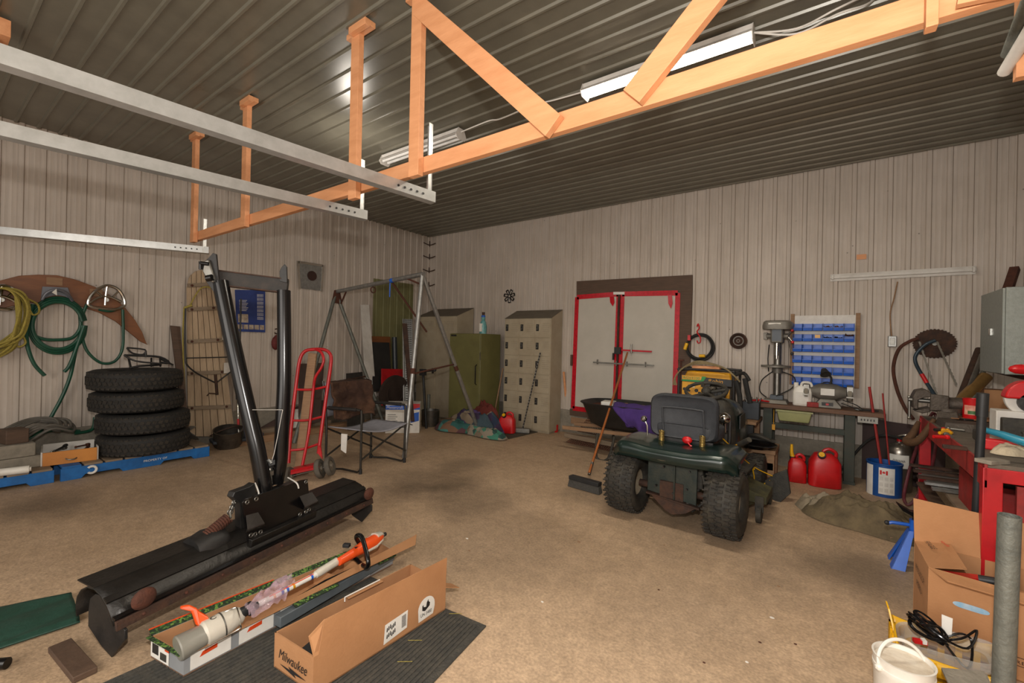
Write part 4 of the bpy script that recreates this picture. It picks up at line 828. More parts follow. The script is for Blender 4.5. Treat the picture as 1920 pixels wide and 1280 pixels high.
for k,(px,lab) in enumerate(((1040,'small clear jar on the floor at the right side of the locker'),(1051,'small jar with red label on the floor beside the locker'))):
    q=PZ(px,806); q.y=min(q.y,6.05); t=thing('jar',lab,'jar',(q.x,q.y,0)); m=MB(); m.lathe([(0,0),(.05,0),(.055,.02),(.055,.11),(.04,.13),(.0,.13)],(q.x,q.y,0),n=16); obj('body',m,'white' if k==0 else 'redpl',t); m=MB(); m.cyl((q.x,q.y,.13),(q.x,q.y,.15),.045); obj('lid',m,'black',t)
# flower ornament
q=PY(955,555,YB-.03); t=thing('wall_ornament','black seven petal iron ornament on the back wall above the lockers','ornament',q)
m=MB(); m.torus(q,.028,.008,ax=(0,1,0),n=20); obj('hub',m,'blackgloss',t)
for k in range(7):
    a=6.283*k/7+.25; e=V((math.cos(a),0,math.sin(a))); s=V((-math.sin(a),0,math.cos(a))); m=MB(); m.tube([q+e*.03+s*.012,q+e*.09+s*.025,q+e*.115+s*.018,q+e*.115-s*.018,q+e*.09-s*.025,q+e*.03-s*.012],.007,closed=True,n=6); m.box(q+e*.108,(.012,.02,.05),rot=Matrix((e,V((0,1,0)),s)).transposed()); obj('petal',m,'blackgloss',t)
# ================================================================ DOORS
YD=YB-.05
def DP(px,py,o=0): return PY(px,py,YD-o)
m=MB(); a=DP(1081,527); b=DP(1298,515); c=DP(1298,545); d=DP(1081,555); m.slab([a,b,c,d],(0,.045,0)); obj('trim_2',m,'wooddark',kind='structure',bev=.003)
m=MB(); m.slab([DP(1273,546),DP(1298,545),DP(1290,800),DP(1265,800)],(0,.045,0)); obj('trim_3',m,'wooddark',kind='structure',bev=.003)
m=MB(); m.slab([DP(1068,766),DP(1160,780),DP(1160,792),DP(1068,778)],(0,.045,0)); obj('trim_4',m,'wooddark',kind='structure',bev=.003)
M['doorw']=mat('door_white','b9b2a6',.6,0,'aaa397',2,.5)
M['tape']=mat('red_tape','c01022',.25,0,'8e0b18',30,.4)
def door(nm,P,hang):
    m=MB(); m.slab([DP(*p,.0) for p in P],(0,.03,0)); o=obj(nm,m,'doorw',kind='structure',bev=.003)
    for i in range(4):
        if nm=='door_1' and i==2: w_=.05
        a,b=DP(*P[i],.004),DP(*P[(i+1)%4],.004); m=MB(); m.beam(a,b,.06 if i in (0,1,3) else .03,.008,up=(0,0,1) if 0 else (0,1,0)) if 0 else m.beam(a,b,.008 if abs((b-a).z)<.3 else .065,.07 if abs((b-a).z)<.3 else .008,up=(0,0,1) if abs((b-a).z)<.3 else (0,1,0)); obj('red_tape',m,'tape',o)
    for (hx,hy,l) in hang:
        m=MB(); m.slab([DP(hx-4,hy,.012),DP(hx+4,hy,.012),DP(hx+5,hy+l*.6,.03),DP(hx+2,hy+l,.02),DP(hx-3,hy+l*.6,.02)],(0,.003,0)); obj('tape_tail',m,'tape',o)
    return o
o1=door('door_1',[(1074,765),(1082,557),(1160,551),(1152,775)],[(1147,556,18)])
o2=door('door_2',[(1160,775),(1167,551),(1271,549),(1264,775)],[(1256,553,26)])
m=MB(); a=DP(1161,552,.02); b=DP(1155,770,.02); m.beam(a,b,.03,.02); obj('meeting_strip',m,'rustdark',o1)
m=MB(); m.slab([DP(1150,547,.02),DP(1171,547,.02),DP(1171,552,.02),DP(1150,552,.02)],(0,.01,0)); obj('white_plate',m,'label',o1)
m=MB(); m.beam(DP(1112,679,.04),DP(1226,685,.04),.012,.02); obj('slide_bar',m,'steel',o1)
for px,py in ((1120,678),(1156,681),(1175,682),(1210,683)): m=MB(); m.box(DP(px,py,.045),(.012,.03,.07)); obj('bar_bracket',m,'steel',o1)
m=MB(); m.box(DP(1158,657,.05),(.09,.04,.10)); m.box(DP(1150,668,.05),(.02,.03,.10)); obj('latch',m,'black',o1)
m=MB(); m.beam(DP(1165,656,.04),DP(1222,659,.04),.01,.022); obj('latch_bar',m,'tape',o2)
m=MB(); m.tube([DP(1184,645,.04),DP(1183,652,.05),DP(1184,662,.04)],.012); obj('pull_handle',m,'steel',o2)
m=MB(); m.box(DP(1072,675,.02),(.03,.04,.17)); obj('side_handle',m,'wooddark',kind=None,label='dark wooden handle block on the wall left of the white doors',cat='handle')
# ================================================================ LAWN TRACTOR
M['mgreen']=mat('dark_green_enamel','12231f',.28,.1,'1d302a',7,.4,coat=.4)
M['dusty']=mat('dusty_black','2a2824',.7,.1,'4a4438',12,.45,.3,60)
M['seatv']=mat('grey_black_vinyl','303236',.6,0,'3a3c40',30,.5,.35,200)
MX,MY=-.97,3.60
t=thing('lawn_tractor','dark green riding lawn tractor seen from behind with dusty knobby tires','lawn tractor',(MX,MY,0),-.03)
mz=Matrix.Translation((MX,MY,0))@Matrix.Rotation(-.03,4,'Z')
def K(x,y,z): return mz@V((x,y,z))
def Kl(L): return [K(*p) for p in L]
axx=(K(1,0,0)-K(0,0,0)).normalized(); axy=(K(0,1,0)-K(0,0,0)).normalized()
def wheel(x,y,R,wd,ri,lugs,nm='wheel'):
    c=K(x,y,R); h=wd/2
    m=MB(); m.lathe([(ri,-h*.6),(ri+.02,-h*.85),(R*.80,-h),(R*.93,-h*.82),(R*.965,-h*.5),(R*.975,0),(R*.965,h*.5),(R*.93,h*.82),(R*.80,h),(ri+.02,h*.85),(ri,h*.6),(ri,-h*.6)],c,axx,40); m.f=[f for f in m.f if len(f)==4]; m.m=m.m[:len(m.f)]
    wo=obj(nm,m,'dusty',t,smooth=.9)
    m=MB(); u=UP; x_=axx.cross(u).normalized(); y_=axx.cross(x_)
    for k in range(lugs):
        for j,(z,sh) in enumerate(((-.78,0),(-.40,.5),(0,0),(.40,.5),(.78,0))):
            a=6.28319*(k+sh)/lugs; e=x_*math.cos(a)+y_*math.sin(a); tn=axx.cross(e); rot=Matrix((e,tn,axx)).transposed()
            rr=R*(.985 if abs(z)<.5 else .955)
            s=1 if j%2 else -1; rot=rot@Matrix.Rotation(s*.0,3,'X')
            m.box(c+e*rr+axx*(z*h),(.012,6.283*R/lugs*.46,h*.27),rot=rot); m.box(c+e*rr+axx*(z*h)+axx*(s*h*.15)+tn*(6.283*R/lugs*.22),(.011,6.283*R/lugs*.20,h*.18),rot=rot)
    obj('tread',m,'tread',wo,smooth=0)
    m=MB(); m.lathe([(.0,-h*.15),(ri*.35,-h*.2),(ri*.5,-h*.5),(ri,-h*.62),(ri,h*.62),(ri*.85,h*.5),(ri*.5,h*.2),(ri*.3,h*.35),(0,h*.35)],c,axx,28); obj('rim',m,mat('dusty_cream_rim','9a8d78',.6,.2,'6a5e4d',10),wo)
    return wo
wheel(-.395,.02,.255,.245,.105,34); wheel(.368,.0,.252,.235,.105,34)
wheel(.37,1.25,.185,.16,.08,22); wheel(-.36,1.25,.185,.16,.08,22)
m=MB(); m.cyl(K(-.30,.02,.255),K(.28,0,.255),.028); m.box(K(-.02,.05,.25),(.18,.22,.16)); obj('rear_axle',m,'rustdark',t)
# rear plate
m=MB(); m.slab(Kl([(-.22,-.03,.22),(.17,-.06,.19),(.175,-.06,.50),(-.215,-.03,.50)]),tuple(axy*.02)); m.slab(Kl([(.0,-.07,.20),(.012,-.07,.20),(.012,-.07,.5),(.0,-.07,.5)]),tuple(axy*.02)); obj('rear_plate',m,mat('dusty_green_plate','1c2723',.6,.1,'3a3a30',14,.5,.2,60),t,bev=.004)
for (x,z) in ((-.08,.44),(.0,.25),(.1,.3),(.12,.44),(-.14,.28)): m=MB(); m.cyl(K(x,-.075,z),K(x,-.04,z),.008,n=8); obj('bolt_hole',m,'black',t)
m=MB(); m.slab(Kl([(-.2,-.05,.21),(.18,-.08,.18),(.10,-.08,.12),(.0,-.09,.09),(-.06,-.08,.11)]),tuple(axy*.05)); m.slab(Kl([(-.22,-.06,.215),(.2,-.09,.185),(.2,-.09,.17),(-.22,-.06,.20)]),tuple(axy*.04)); obj('hitch_plate',m,'rustdark',t,bev=.003)
m=MB(); m.cyl(K(.2,-.02,.42),K(.24,-.02,.30),.012); m.cyl(K(.22,.1,.40),K(.10,-.05,.18),.014); m.cyl(K(.26,.1,.24),K(.12,0,.12),.012); obj('linkage_rod',m,'dusty',t)
# fender
def fend(u,v):
    # u across, v over profile (rear skirt -> top)
    x=(u*2-1)
    X=.475*math.copysign(abs(x)**.92,x)-.015
    prof=[(-.145,.49),(-.165,.52),(-.165,.56),(-.14,.585),(-.05,.60),(.12,.605),(.27,.60)]
    k=v*(len(prof)-1); i=min(int(k),len(prof)-2); f=k-i; y=prof[i][0]*(1-f)+prof[i+1][0]*f; z=prof[i][1]*(1-f)+prof[i+1][1]*f
    ax_=abs(x); dip=0
    z+=-.012*(1-math.cos(x*3.14)) *.0
    hump=.022*math.exp(-((ax_-.72)/.30)**2); z+=hump*(1 if v>.3 else .4)
    z-=.10*max(0,ax_-.86)/.14*(1-v*.6) ; y+=.12*max(0,ax_-.80)/.2*(1-v)
    z-=.02*(1-v)*(0 if ax_>.5 else 0)
    return K(X,y,z)
m=MB(); m.grid(fend,48,24); obj('fender',m,'mgreen',t,solid=.012,smooth=1)
m=MB(); c=K(-.06,-.168,.535); m.loft([[K(-.06+.075*math.cos(a)*s,-.170-.004*(1-s),.533+.018*math.sin(a)*s) for a in [6.283*i/28 for i in range(28)]] for s in (1,.98)]); obj('badge',m,'chrome',t)
text('lettering','YARDWORKS',K(-.12,-.176,.527),axx,UP,.016,'black',t,width=.12,shear=.2)
# frame tunnel, foot boards
m=MB(); m.hexa(Kl([(-.22,.0,.30),(.2,.0,.30),(.2,1.0,.30),(-.22,1.0,.30)]),Kl([(-.22,.0,.585),(.2,.0,.585),(.2,.85,.50),(-.22,.85,.50)])); obj('chassis',m,'dusty',t,bev=.01)
m=MB(); m.slab(Kl([(-.42,.36,.36),(.42,.36,.36),(.42,.95,.34),(-.42,.95,.34)]),(0,0,.02)); obj('foot_board',m,'dusty',t,bev=.004)
# seat
def seatr(y,z,w,h,n=28,e=.35):
    return [K(w*math.copysign(abs(math.cos(a))**e,math.cos(a)),y,z+h*math.copysign(abs(math.sin(a))**e,math.sin(a))) for a in [6.28319*i/n for i in range(n)]]
m=MB(); m.loft([seatr(.16,.815,.205,.145),seatr(.13,.815,.255,.17),seatr(.15,.815,.27,.18),seatr(.20,.82,.265,.18),seatr(.235,.82,.235,.155),seatr(.24,.82,.20,.12)]); o=obj('seat_back',m,'seatv',t,smooth=1)
m=MB(); m.tube(Kl([(-.15,.125,.70),(-.16,.122,.86),(-.13,.122,.89),(.13,.122,.89),(.16,.122,.86),(.17,.125,.70)]),.008,n=6,sm=4); obj('seam',m,'seatv',o)
m=MB(); m.loft([seatr(.14,.70,.2,.05),seatr(.2,.695,.255,.065),seatr(.42,.685,.26,.06),seatr(.55,.685,.235,.05),seatr(.58,.685,.19,.03)]); obj('seat_cushion',m,'seatv',t,smooth=1)
m=MB(); m.box(K(0,.34,.62),(.44,.34,.025)); obj('seat_pan',m,'black',t)
for x in (-.155,.165):
    pts=[]; 
    for i in range(100): a=i*.55; pts.append(K(x+.019*math.cos(a),.10+.019*math.sin(a),.60+.095*i/100))
    m=MB(); m.tube(pts,.0045,n=6); obj('seat_spring',m,mat('brass_spring','b59a5a',.35,.8),t)
m=MB(); m.ball(K(.05,.10,.645),(.04,.025,.03)); obj('fuel_cap',m,'redpl',t,label='red fuel cap')
m=MB(); m.tube(Kl([(.06,.08,.63),(.09,.06,.61),(.10,.03,.62)]),.006); obj('fuel_line',m,'redpl',t)
m=MB(); m.tube(Kl([(-.31,.2,.60),(-.315,.2,.70),(-.335,.2,.74)]),.008); m.ball(K(-.345,.2,.755),.028,10); obj('shift_lever',m,'chrome',t)
m=MB(); m.cyl(K(-.32,.2,.60),K(-.32,.2,.62),.06); obj('lever_boot',m,'blackpl',t)
# steering
m=MB(); cs=K(.02,.78,.99); sx=(K(0,-.35,.94)-K(0,0,0)).normalized(); m.torus(cs,.175,.016,ax=sx,n=40); 
for a in (0.3,2.0,4.2,5.4): 
    u=sx.cross(axx).normalized(); e=axx*math.cos(a)+u*math.sin(a); m.cyl(cs+e*.03-sx*.02,cs+e*.17,.014,n=8)
m.ball(cs-sx*.01,.045,12); obj('steering_wheel',m,'dusty',t)
m=MB(); m.cyl(cs-sx*.02,K(.02,.95,.70),.025); obj('steering_column',m,'black',t)
# dash + hood
def hood(y,w,z0,z1): 
    n=20; P=[]
    for i in range(n+1):
        a=math.pi*i/n; P.append(K(w*math.copysign(abs(math.cos(a))**.5,math.cos(a)),y,z0+(z1-z0)*abs(math.sin(a))**.45))
    return P
m=MB(); m.loft([hood(.86,.25,.35,.90),hood(.90,.27,.35,.93),hood(1.3,.27,.36,.88),hood(1.55,.25,.38,.80),hood(1.66,.2,.42,.68)]); obj('hood',m,'mgreen',t,smooth=.9)
m=MB(); m.loft([hood(.78,.22,.35,.80),hood(.84,.26,.35,.91),hood(.88,.262,.35,.935)]); obj('dashboard',m,'dusty',t,smooth=.9)
m=MB(); m.box(K(.272,1.1,.70),(.01,.28,.12)); obj('side_vent',m,'black',t)
m=MB(); m.tube(Kl([(.24,.62,.42),(.26,.60,.60),(.25,.66,.80)]),.016); obj('lift_lever',m,'black',t)
m=MB(); m.cyl(K(.30,.50,.55),K(.44,.36,.66),.012); m.mi(1); m.cyl(K(.37,.43,.605),K(.455,.345,.67),.021); obj('deck_lever',m,['yellow','dusty'],t)
m=MB(); m.ball(K(.22,.60,.78),(.05,.06,.05)); m.cyl(K(.22,.6,.76),K(.22,.62,.66),.022); obj('chrome_bracket',m,'chrome',t)
# deck
m=MB(); m.loft([[K(x*s,.72+y*s,z) for x,y in [(.46*math.copysign(abs(math.cos(a))**.6,math.cos(a)),.30*math.copysign(abs(math.sin(a))**.6,math.sin(a))) for a in [6.283*i/32 for i in range(32)]]] for s,z in ((1,.09),(1,.20),(.93,.235),(.7,.25))]); obj('mower_deck',m,mat('grassy_deck','3a3827',.8,.1,'5f5a34',12,.5,.4,50),t,smooth=.8)
m=MB(); m.hexa(Kl([(.38,.52,.13),(.56,.52,.13),(.56,.86,.13),(.38,.86,.13)]),Kl([(.38,.52,.24),(.56,.52,.19),(.56,.86,.19),(.38,.86,.24)])); obj('discharge_chute',m,MATS['grassy_deck'],t,bev=.004)
for (x,y) in ((.52,.44),(.52,.98)):
    m=MB(); m.lathe([(0,-.022),(.04,-.022),(.065,-.018),(.065,.018),(.04,.022),(0,.022)],K(x,y,.068),axx,20); m.box(K(x+.0,y,.15),(.06,.02,.12)); obj('gauge_wheel',m,'dusty',t)
# rubber deflector held up by rope
m=MB(); P=[(1412,912),(1455,888),(1477,880),(1483,925),(1460,944),(1440,930),(1424,925)]
def DF(px,py,d=4.15): return PD(px,py,d)
m.slab([DF(1413,915,4.25),DF(1452,889,4.05),DF(1476,880,4.0),DF(1483,925,4.0),DF(1461,944,4.0),DF(1442,932,4.08),DF(1424,928,4.2)],tuple((axy*.02+UP*.004))); obj('deflector',m,mat('scuffed_rubber','2b2a27',.6,0,'403d36',18,.5,.3,60),t,bev=.006)
m=MB(); m.slab([DF(1429,908,4.11),DF(1444,899,4.05),DF(1443,905,4.045),DF(1434,913,4.09)],tuple(-axy*.004)); obj('warning_sticker',m,'yellowpl',t)
m=MB(); r0=K(.27,.58,.80); 
m.tube([DF(1325,793,3.7),DF(1345,812,3.72),DF(1372,838,3.8),DF(1410,873,3.95),DF(1448,892,3.98)],.0045,sm=3); m.tube([DF(1410,873,3.95),DF(1414,892,3.97),DF(1414,915,4.0)],.005); m.tube([DF(1405,882,3.95),DF(1411,872,3.94),DF(1414,880,3.95)],.006,sm=3); obj('yellow_rope',m,'yellowpl',label='thin yellow rope holding up the rubber chute deflector of the tractor',cat='rope')
# ================================================================ PUSH BROOM
t=thing('push_broom','push broom with long brown handle leaning on the white doors','broom',PZ(1097,905))
a=V((-1.95,4.08,.10)); b=PY(1178,656,6.02)
m=MB(); m.cyl(a,lerp(a,b,.97),.013,n=12); obj('handle',m,mat('broom_handle','a35f30',.45,0,'8c4e26',8,stretch=(1,1,.2)),t)
m=MB(); m.cyl(a+UP*-.02,lerp(a,b,.06),.016); obj('ferrule',m,'steel',t)
h0=PZ(1070,893,.09); h1=PZ(1125,908,.09); m=MB(); m.beam(h0,h1,.07,.035); obj('head_block',m,'blackpl',t,bev=.004)
m=MB()
m.hexa([h0+V((-.01,-.04,-.085)),h1+V((.01,-.04,-.085)),h1+V((.01,.035,-.085)),h0+V((-.01,.035,-.085))],[h0+V((0,-.03,-.02)),h1+V((0,-.03,-.02)),h1+V((0,.03,-.02)),h0+V((0,.03,-.02))]); obj('bristles',m,mat('grey_bristle','3c3a37',.9,0,'55524c',90,.5,.8,300),t)
# ================================================================ WHEELBARROW AND GRATES
t=thing('wheelbarrow','black steel wheelbarrow tray with wooden handles parked in front of the doors','wheelbarrow',(-1.9,5.05,0))
def wb(px,py,d=5.45): return PD(px,py,d)
c=V((-2.04,5.25,0))
def tray(s,z,ox=0): return [V((c.x+ox+.52*s*math.copysign(abs(math.cos(a))**.6,math.cos(a)),c.y+.33*s*math.copysign(abs(math.sin(a))**.6,math.sin(a)),z)) for a in [6.283*i/32 for i in range(32)]]
m=MB(); m.loft([tray(.55,.36),tray(.8,.42),tray(1.0,.66),tray(1.05,.675),tray(1.05,.665),tray(.96,.64),tray(.76,.44),tray(.5,.385)]); obj('tray',m,['black'],t,smooth=.9)
m=MB(); m.loft([tray(.50,.389),tray(.755,.445),tray(.93,.62)],caps=False); obj('rusty_lining',m,'rust',t,smooth=.9)
for y in (-.22,.22):
    m=MB(); m.beam((c.x-.78,c.y+y*.75,.30),(c.x+.6,c.y+y,.36),.04,.045); obj('wooden_handle',m,'wood',t,bev=.003)
m=MB(); m.tube([V((c.x-.25,c.y-.25,.30)),V((c.x-.25,c.y-.27,.02)),V((c.x-.10,c.y-.27,.02)),V((c.x-.03,c.y-.25,.30))],.017,sm=3); m.tube([V((c.x-.25,c.y+.25,.30)),V((c.x-.25,c.y+.27,.02)),V((c.x-.10,c.y+.27,.02)),V((c.x-.03,c.y+.25,.30))],.017,sm=3); obj('leg',m,'dusty',t)
m=MB(); m.torus((c.x+.62,c.y,.19),.14,.045,ax=(0,1,0)); m.cyl((c.x+.62,c.y-.04,.19),(c.x+.62,c.y+.04,.19),.10); obj('wheel',m,'blackrub',t)
for (x,y,s,mt,lab) in ((-.22,.0,(.15,.18,.26),'label','white carton standing in the wheelbarrow'),(-.05,-.02,(.14,.16,.25),'cardboard','light cardboard carton in the wheelbarrow beside the white one'),(.12,.02,(.2,.16,.24),'cardin','clear wrapped box in the wheelbarrow')):
    m=MB(); m.box((c.x+x,c.y+y,.42+s[2]/2),s,.15); obj('carton',m,mt,bev=.004,label=lab,cat='carton')
m=MB(); m.ball((c.x+.33,c.y-.05,.58),(.13,.12,.07),14); obj('white_bag',m,'whitepl',label='white bundle at the right end of the wheelbarrow',cat='bag')
def towel(u,v):
    x=c.x-.02+u*.56; 
    if v<.35: y=c.y-.10-.22*(v/.35); z=.66+.03*math.sin(3.14*v/.35)+.012
    else: k=(v-.35)/.65; y=c.y-.345-.03*math.sin(k*3)-.02*math.sin(u*14)*k; z=.665-k*(.30+.06*math.sin(u*9)) *(.35+.65*min(1,u*1.6))
    x+= -.06*(1-v)+ (0.10*v if u<.3 else 0)
    return V((x,y-.012*math.sin(u*22)*v,z+.006*math.sin(u*17)))
m=MB(); m.grid(towel,36,24); obj('towel',m,mat('purple_towel','4b3178',.95,0,'3c2763',10,.5,.7,220),solid=.008,smooth=1.2,label='purple towel hanging over the front rim of the wheelbarrow',cat='towel')
def grate(c0,ux,uy,nx,ny,lab,name='wire_grate'):
    m=MB(); c0,ux,uy=V(c0),V(ux),V(uy)
    for i in range(nx+1): p=c0+ux*(i/nx); m.cyl(p,p+uy,.0035,n=5)
    for j in range(ny+1): p=c0+uy*(j/ny); m.cyl(p,p+ux,.005,n=5)
    return obj(name,m,'rust',label=lab,cat='grate')
a=PZ(1062,828,.05); grate(a,PZ(1180,852,.05)-a,PZ(1080,816,.09)-a,30,7,'rusty wire grate lying on the floor left of the wheelbarrow leg')
a=PD(1083,808,6.2); grate(a,PD(1120,815,6.0)-a,PD(1105,780,6.35)-a,12,7,'rusty wire grate leaning under the left end of the wheelbarrow')
m=MB(); a=PZ(1060,815,.12); b=PZ(1178,838,.12); m.beam(a,b,.06,.06); obj('rail_timber',m,'woodgrey',bev=.004,label='weathered timber lying above the floor grate by the wheelbarrow',cat='timber')
m=MB(); m.box(PZ(1092,789,.2),(.34,.12,.10)); obj('timber_offcut',m,'wood',bev=.004,label='short pale timber offcut below the left door',cat='timber')
# ================================================================ GENERATOR STAND
t=thing('stand','low two level wooden stand under the yellow generator','stand',(-1.0,5.45,0))
m=MB(); m.box2((-1.46,5.30,.575),(-.62,5.85,.605)); obj('top_board',m,'wood',t,bev=.003)
m=MB(); m.box2((-.72,5.07,.335),(-.42,5.5,.375)); obj('lower_board',m,'wood',t,bev=.003)
for p in ((-.47,5.42),(-.66,5.12),(-.47,5.12),(-1.40,5.8),(-.68,5.8),(-1.40,5.48)): m=MB(); m.box2((p[0]-.04,p[1]-.04,0),(p[0]+.04,p[1]+.04,.575 if p[1]>5.45 else .335)); obj('leg',m,'wood',t,bev=.003)
m=MB(); m.box2((-.70,5.08,.18),(-.44,5.10,.25)); obj('side_rail',m,'wood',t)
m=MB(); m.box2((-1.2,5.40,.40),(-.66,5.5,.575)); obj('shelf_back',m,'black',t)
t=thing('hubcap','black round plate lying on the lower shelf of the stand','plate',(-.60,5.16,.376))
m=MB(); m.lathe([(0,0),(.15,0),(.19,.035),(.18,.04),(.14,.015),(0,.012)],(-.60,5.17,.377),n=32); obj('dish',m,'blackgloss',t)
m=MB(); m.tube([V((-.70,5.36,.45)),V((-.60,5.30,.47)),V((-.48,5.30,.43))],.02,rs=lambda k:.012+.014*math.sin(3.14*k),sm=4); m.box((-.58,5.38,.42),(.26,.05,.03),.1); obj('garden_tool',m,'dusty',label='dark curved tool lying on the lower shelf behind the tractor hood',cat='tool')
# generator
gx0,gx1,gy,gz=-1.44,-.86,5.38,.607
t=thing('generator','yellow portable generator in a black tube frame on the wooden stand','generator',((gx0+gx1)/2,gy+.22,gz))
def G(u,v,o=0): return V((gx0+(gx1-gx0)*u,gy-o,gz+.53*v))
for yy in (0,.44):
    m=MB(); m.tube([G(.04,.03,-yy),G(.0,.1,-yy),G(.0,.9,-yy),G(.05,.98,-yy),G(.95,.98,-yy),G(1,.9,-yy),G(1,.1,-yy),G(.96,.03,-yy)],.014,closed=True,sm=4,n=10); obj('tube_frame',m,'black',t)
for v in (.05,.95):
    for u in (.02,.98): m=MB(); m.cyl(G(u,v),G(u,v,-.44),.012); obj('cross_tube',m,'black',t)
m=MB(); m.hexa([G(.05,.74,-.05),G(.97,.74,-.05),G(.97,.74,-.42),G(.05,.74,-.42)],[G(.12,.95,-.08),G(.92,.93,-.08),G(.92,.93,-.38),G(.12,.95,-.38)]); obj('fuel_tank',m,'yellow',t,bev=.015)
m=MB(); m.slab([G(.04,.72,.0),G(.97,.66,.0),G(.97,.80,.0),G(.04,.84,.0)],(0,.06,0)); obj('label_band',m,'blackpl',t)
m=MB(); m.slab([G(.06,.72,.004),G(.46,.72,.004),G(.52,.84,.004),G(.06,.85,.004)],(0,.004,0)); obj('green_band',m,mat('sticker_green','1c8a3c',.4),t)
m=MB(); m.slab([G(.06,.76,.007),G(.42,.76,.007),G(.44,.84,.007),G(.06,.85,.007)],(0,.003,0)); obj('yellow_band',m,'yellow',t)
text('lettering','RGV4100',G(.09,.775,.008),(1,0,0),UP,.027,MATS['sticker_green'],t,width=.18)
text('lettering','Robin',G(.56,.72,.002),(1,0,0),UP,.042,'yellow',t,width=.15,shear=.1)
m=MB(); m.slab([G(.06,.36,-.0),G(.42,.36,-.0),G(.50,.71,-.0),G(.06,.71,-.0)],(0,.02,0)); o=obj('control_panel',m,'yellow',t,bev=.002)
for (u,v,r) in ((.11,.55,.017),(.2,.62,.014),(.2,.52,.014),(.34,.53,.020),(.44,.64,.012),(.16,.40,.006),(.24,.40,.006)):
    m=MB(); m.cyl(G(u,v,.008),G(u,v,-.005),r); obj('socket',m,'black',o)
m=MB(); m.box(G(.28,.63,.004),(.03,.008,.035)); m.mi(1); m.box(G(.4,.48,.004),(.03,.01,.03)); obj('switch',m,['label','black'],o)
m=MB(); m.hexa([G(.5,.05,-.05),G(.95,.05,-.05),G(.95,.05,-.38),G(.5,.05,-.38)],[G(.52,.66,-.05),G(.95,.62,-.05),G(.95,.62,-.38),G(.5,.66,-.38)]); m.cyl(G(.56,.56,.01),G(.68,.62,.0),.02); m.box(G(.6,.6,-.01),(.12,.06,.04)); m.cyl(G(.58,.2,.0),G(.60,.5,.0),.03); obj('engine',m,mat('cast_alloy','6d675d',.5,.6,'3a352d',18,.5,.4,60),t,bev=.01)
m=MB(); m.cyl(G(.78,.50,.035),G(.78,.50,-.05),.062,n=28); m.cyl(G(.78,.50,.05),G(.78,.50,.03),.03); obj('recoil_cover',m,'blackpl',t,bev=.006)
m=MB(); m.slab([G(.70,.04,.0),G(.92,.04,.0),G(.94,.60,.0),G(.86,.42,.0),G(.70,.30,.0)],(0,.05,0)); obj('engine_shroud',m,'yellow',t,bev=.006)
m=MB(); m.slab([G(.42,.3,-.0),G(.48,.3,-.0),G(.6,.7,-.0),G(.52,.7,-.0)],(0,.3,0)); m.box(G(.25,.2,-.2),(.24,.3,.16)); obj('alternator',m,'black',t)
# things on generator
m=MB(); 
for k in range(4): m.tube([G(-.1+.02*k,.62,.02),G(-.06,.8,.03),G(.1,1.02,.03),G(.3,1.10+.02*k,-.1),G(.55,1.10+.01*k,-.1),G(.85,1.04,.0),G(1.02,.9,.03),G(1.12,.78,.02)],.009,sm=5,n=6)
obj('rope_coil',m,mat('tan_rope','8a7a58',.8,0,'6b5c40',50),label='tan rope draped over the top of the yellow generator',cat='rope')
m=MB(); m.box(G(.45,1.025,-.2),(.30,.16,.035),.05); obj('wood_scrap',m,'woodnew',bev=.003,label='small light wood scrap on top of the generator',cat='wood')
m=MB(); m.tube([G(1.05,.8,.03),G(1.12,.5,.03),G(1.14,.15,.03)],.025,sm=4); m.tube([G(1.18,.85,-.05),G(1.25,.5,-.05),G(1.28,.35,-.05)],.026,sm=4); m.tube([G(1.0,.9,.0),G(1.15,.95,-.1),G(1.25,.8,-.1)],.02,sm=4); obj('booster_cable',m,'blackrub',label='thick black cables hanging at the right side of the generator',cat='cable')
m=MB(); q=V((-.70,5.55,.607)); m.loft([[q+V((.085*a,.07*b,z)) for a,b in ((-1,-1),(1,-1),(1,1),(-1,1))] for z in (0,.19)]); m.mi(1)
for k in range(7): a=q+V((random.uniform(-.06,.06),random.uniform(-.05,.05),.15)); m.cyl(a,a+V((random.uniform(-.05,.05),0,.09)),.007)
obj('tool_bin',m,[mat('dark_blue_grey','2b3138',.5),'steel'],bev=.006,label='dark square bin full of tools right of the generator',cat='bin')
m=MB(); m.box((-.83,5.32,.635),(.07,.07,.05)); obj('small_box',m,'label',label='small white box beside the generator foot',cat='box')
# extension cord coil on wall + hook
q=PY(1312,650,YB-.05); t=thing('cord_coil','black extension cord coil with yellow plugs on a red hook','cable',q)
m=MB()
for k in range(6): m.torus(q+V((random.uniform(-.012,.012),-.012*k+.02,random.uniform(-.012,.012))),.165+random.uniform(-.016,.016),.009,ax=(.05*random.uniform(-1,1),1,.05*random.uniform(-1,1)),n=36,m=6)
obj('cord',m,'blackrub',t)
m=MB(); m.cyl(PY(1288,643,YB-.11),PY(1284,655,YB-.11),.022); obj('plug',m,'yellowpl',t); m=MB(); m.cyl(PY(1311,667,YB-.11),PY(1322,667,YB-.11),.02); obj('plug',m,'yellowpl',t)
m=MB(); m.box(PY(1293,633,YB-.08),(.035,.07,.07),.0); obj('red_tape_band',m,'redpl',t)
m=MB(); m.tube([PY(1307,612,YB-.03),PY(1309,607,YB-.05),PY(1311,615,YB-.06),PY(1307,622,YB-.10),PY(1313,632,YB-.12),PY(1313,641,YB-.13),PY(1309,643,YB-.13),PY(1307,638,YB-.13)],.008,sm=4); obj('wall_hook',m,'redpl',label='red S hook on the wall holding the black cord coil',cat='hook')
q=PY(1385,639,YB-.02); t=thing('wall_disc','small round dark wheel hung on the back wall left of the drill press','disc',q)
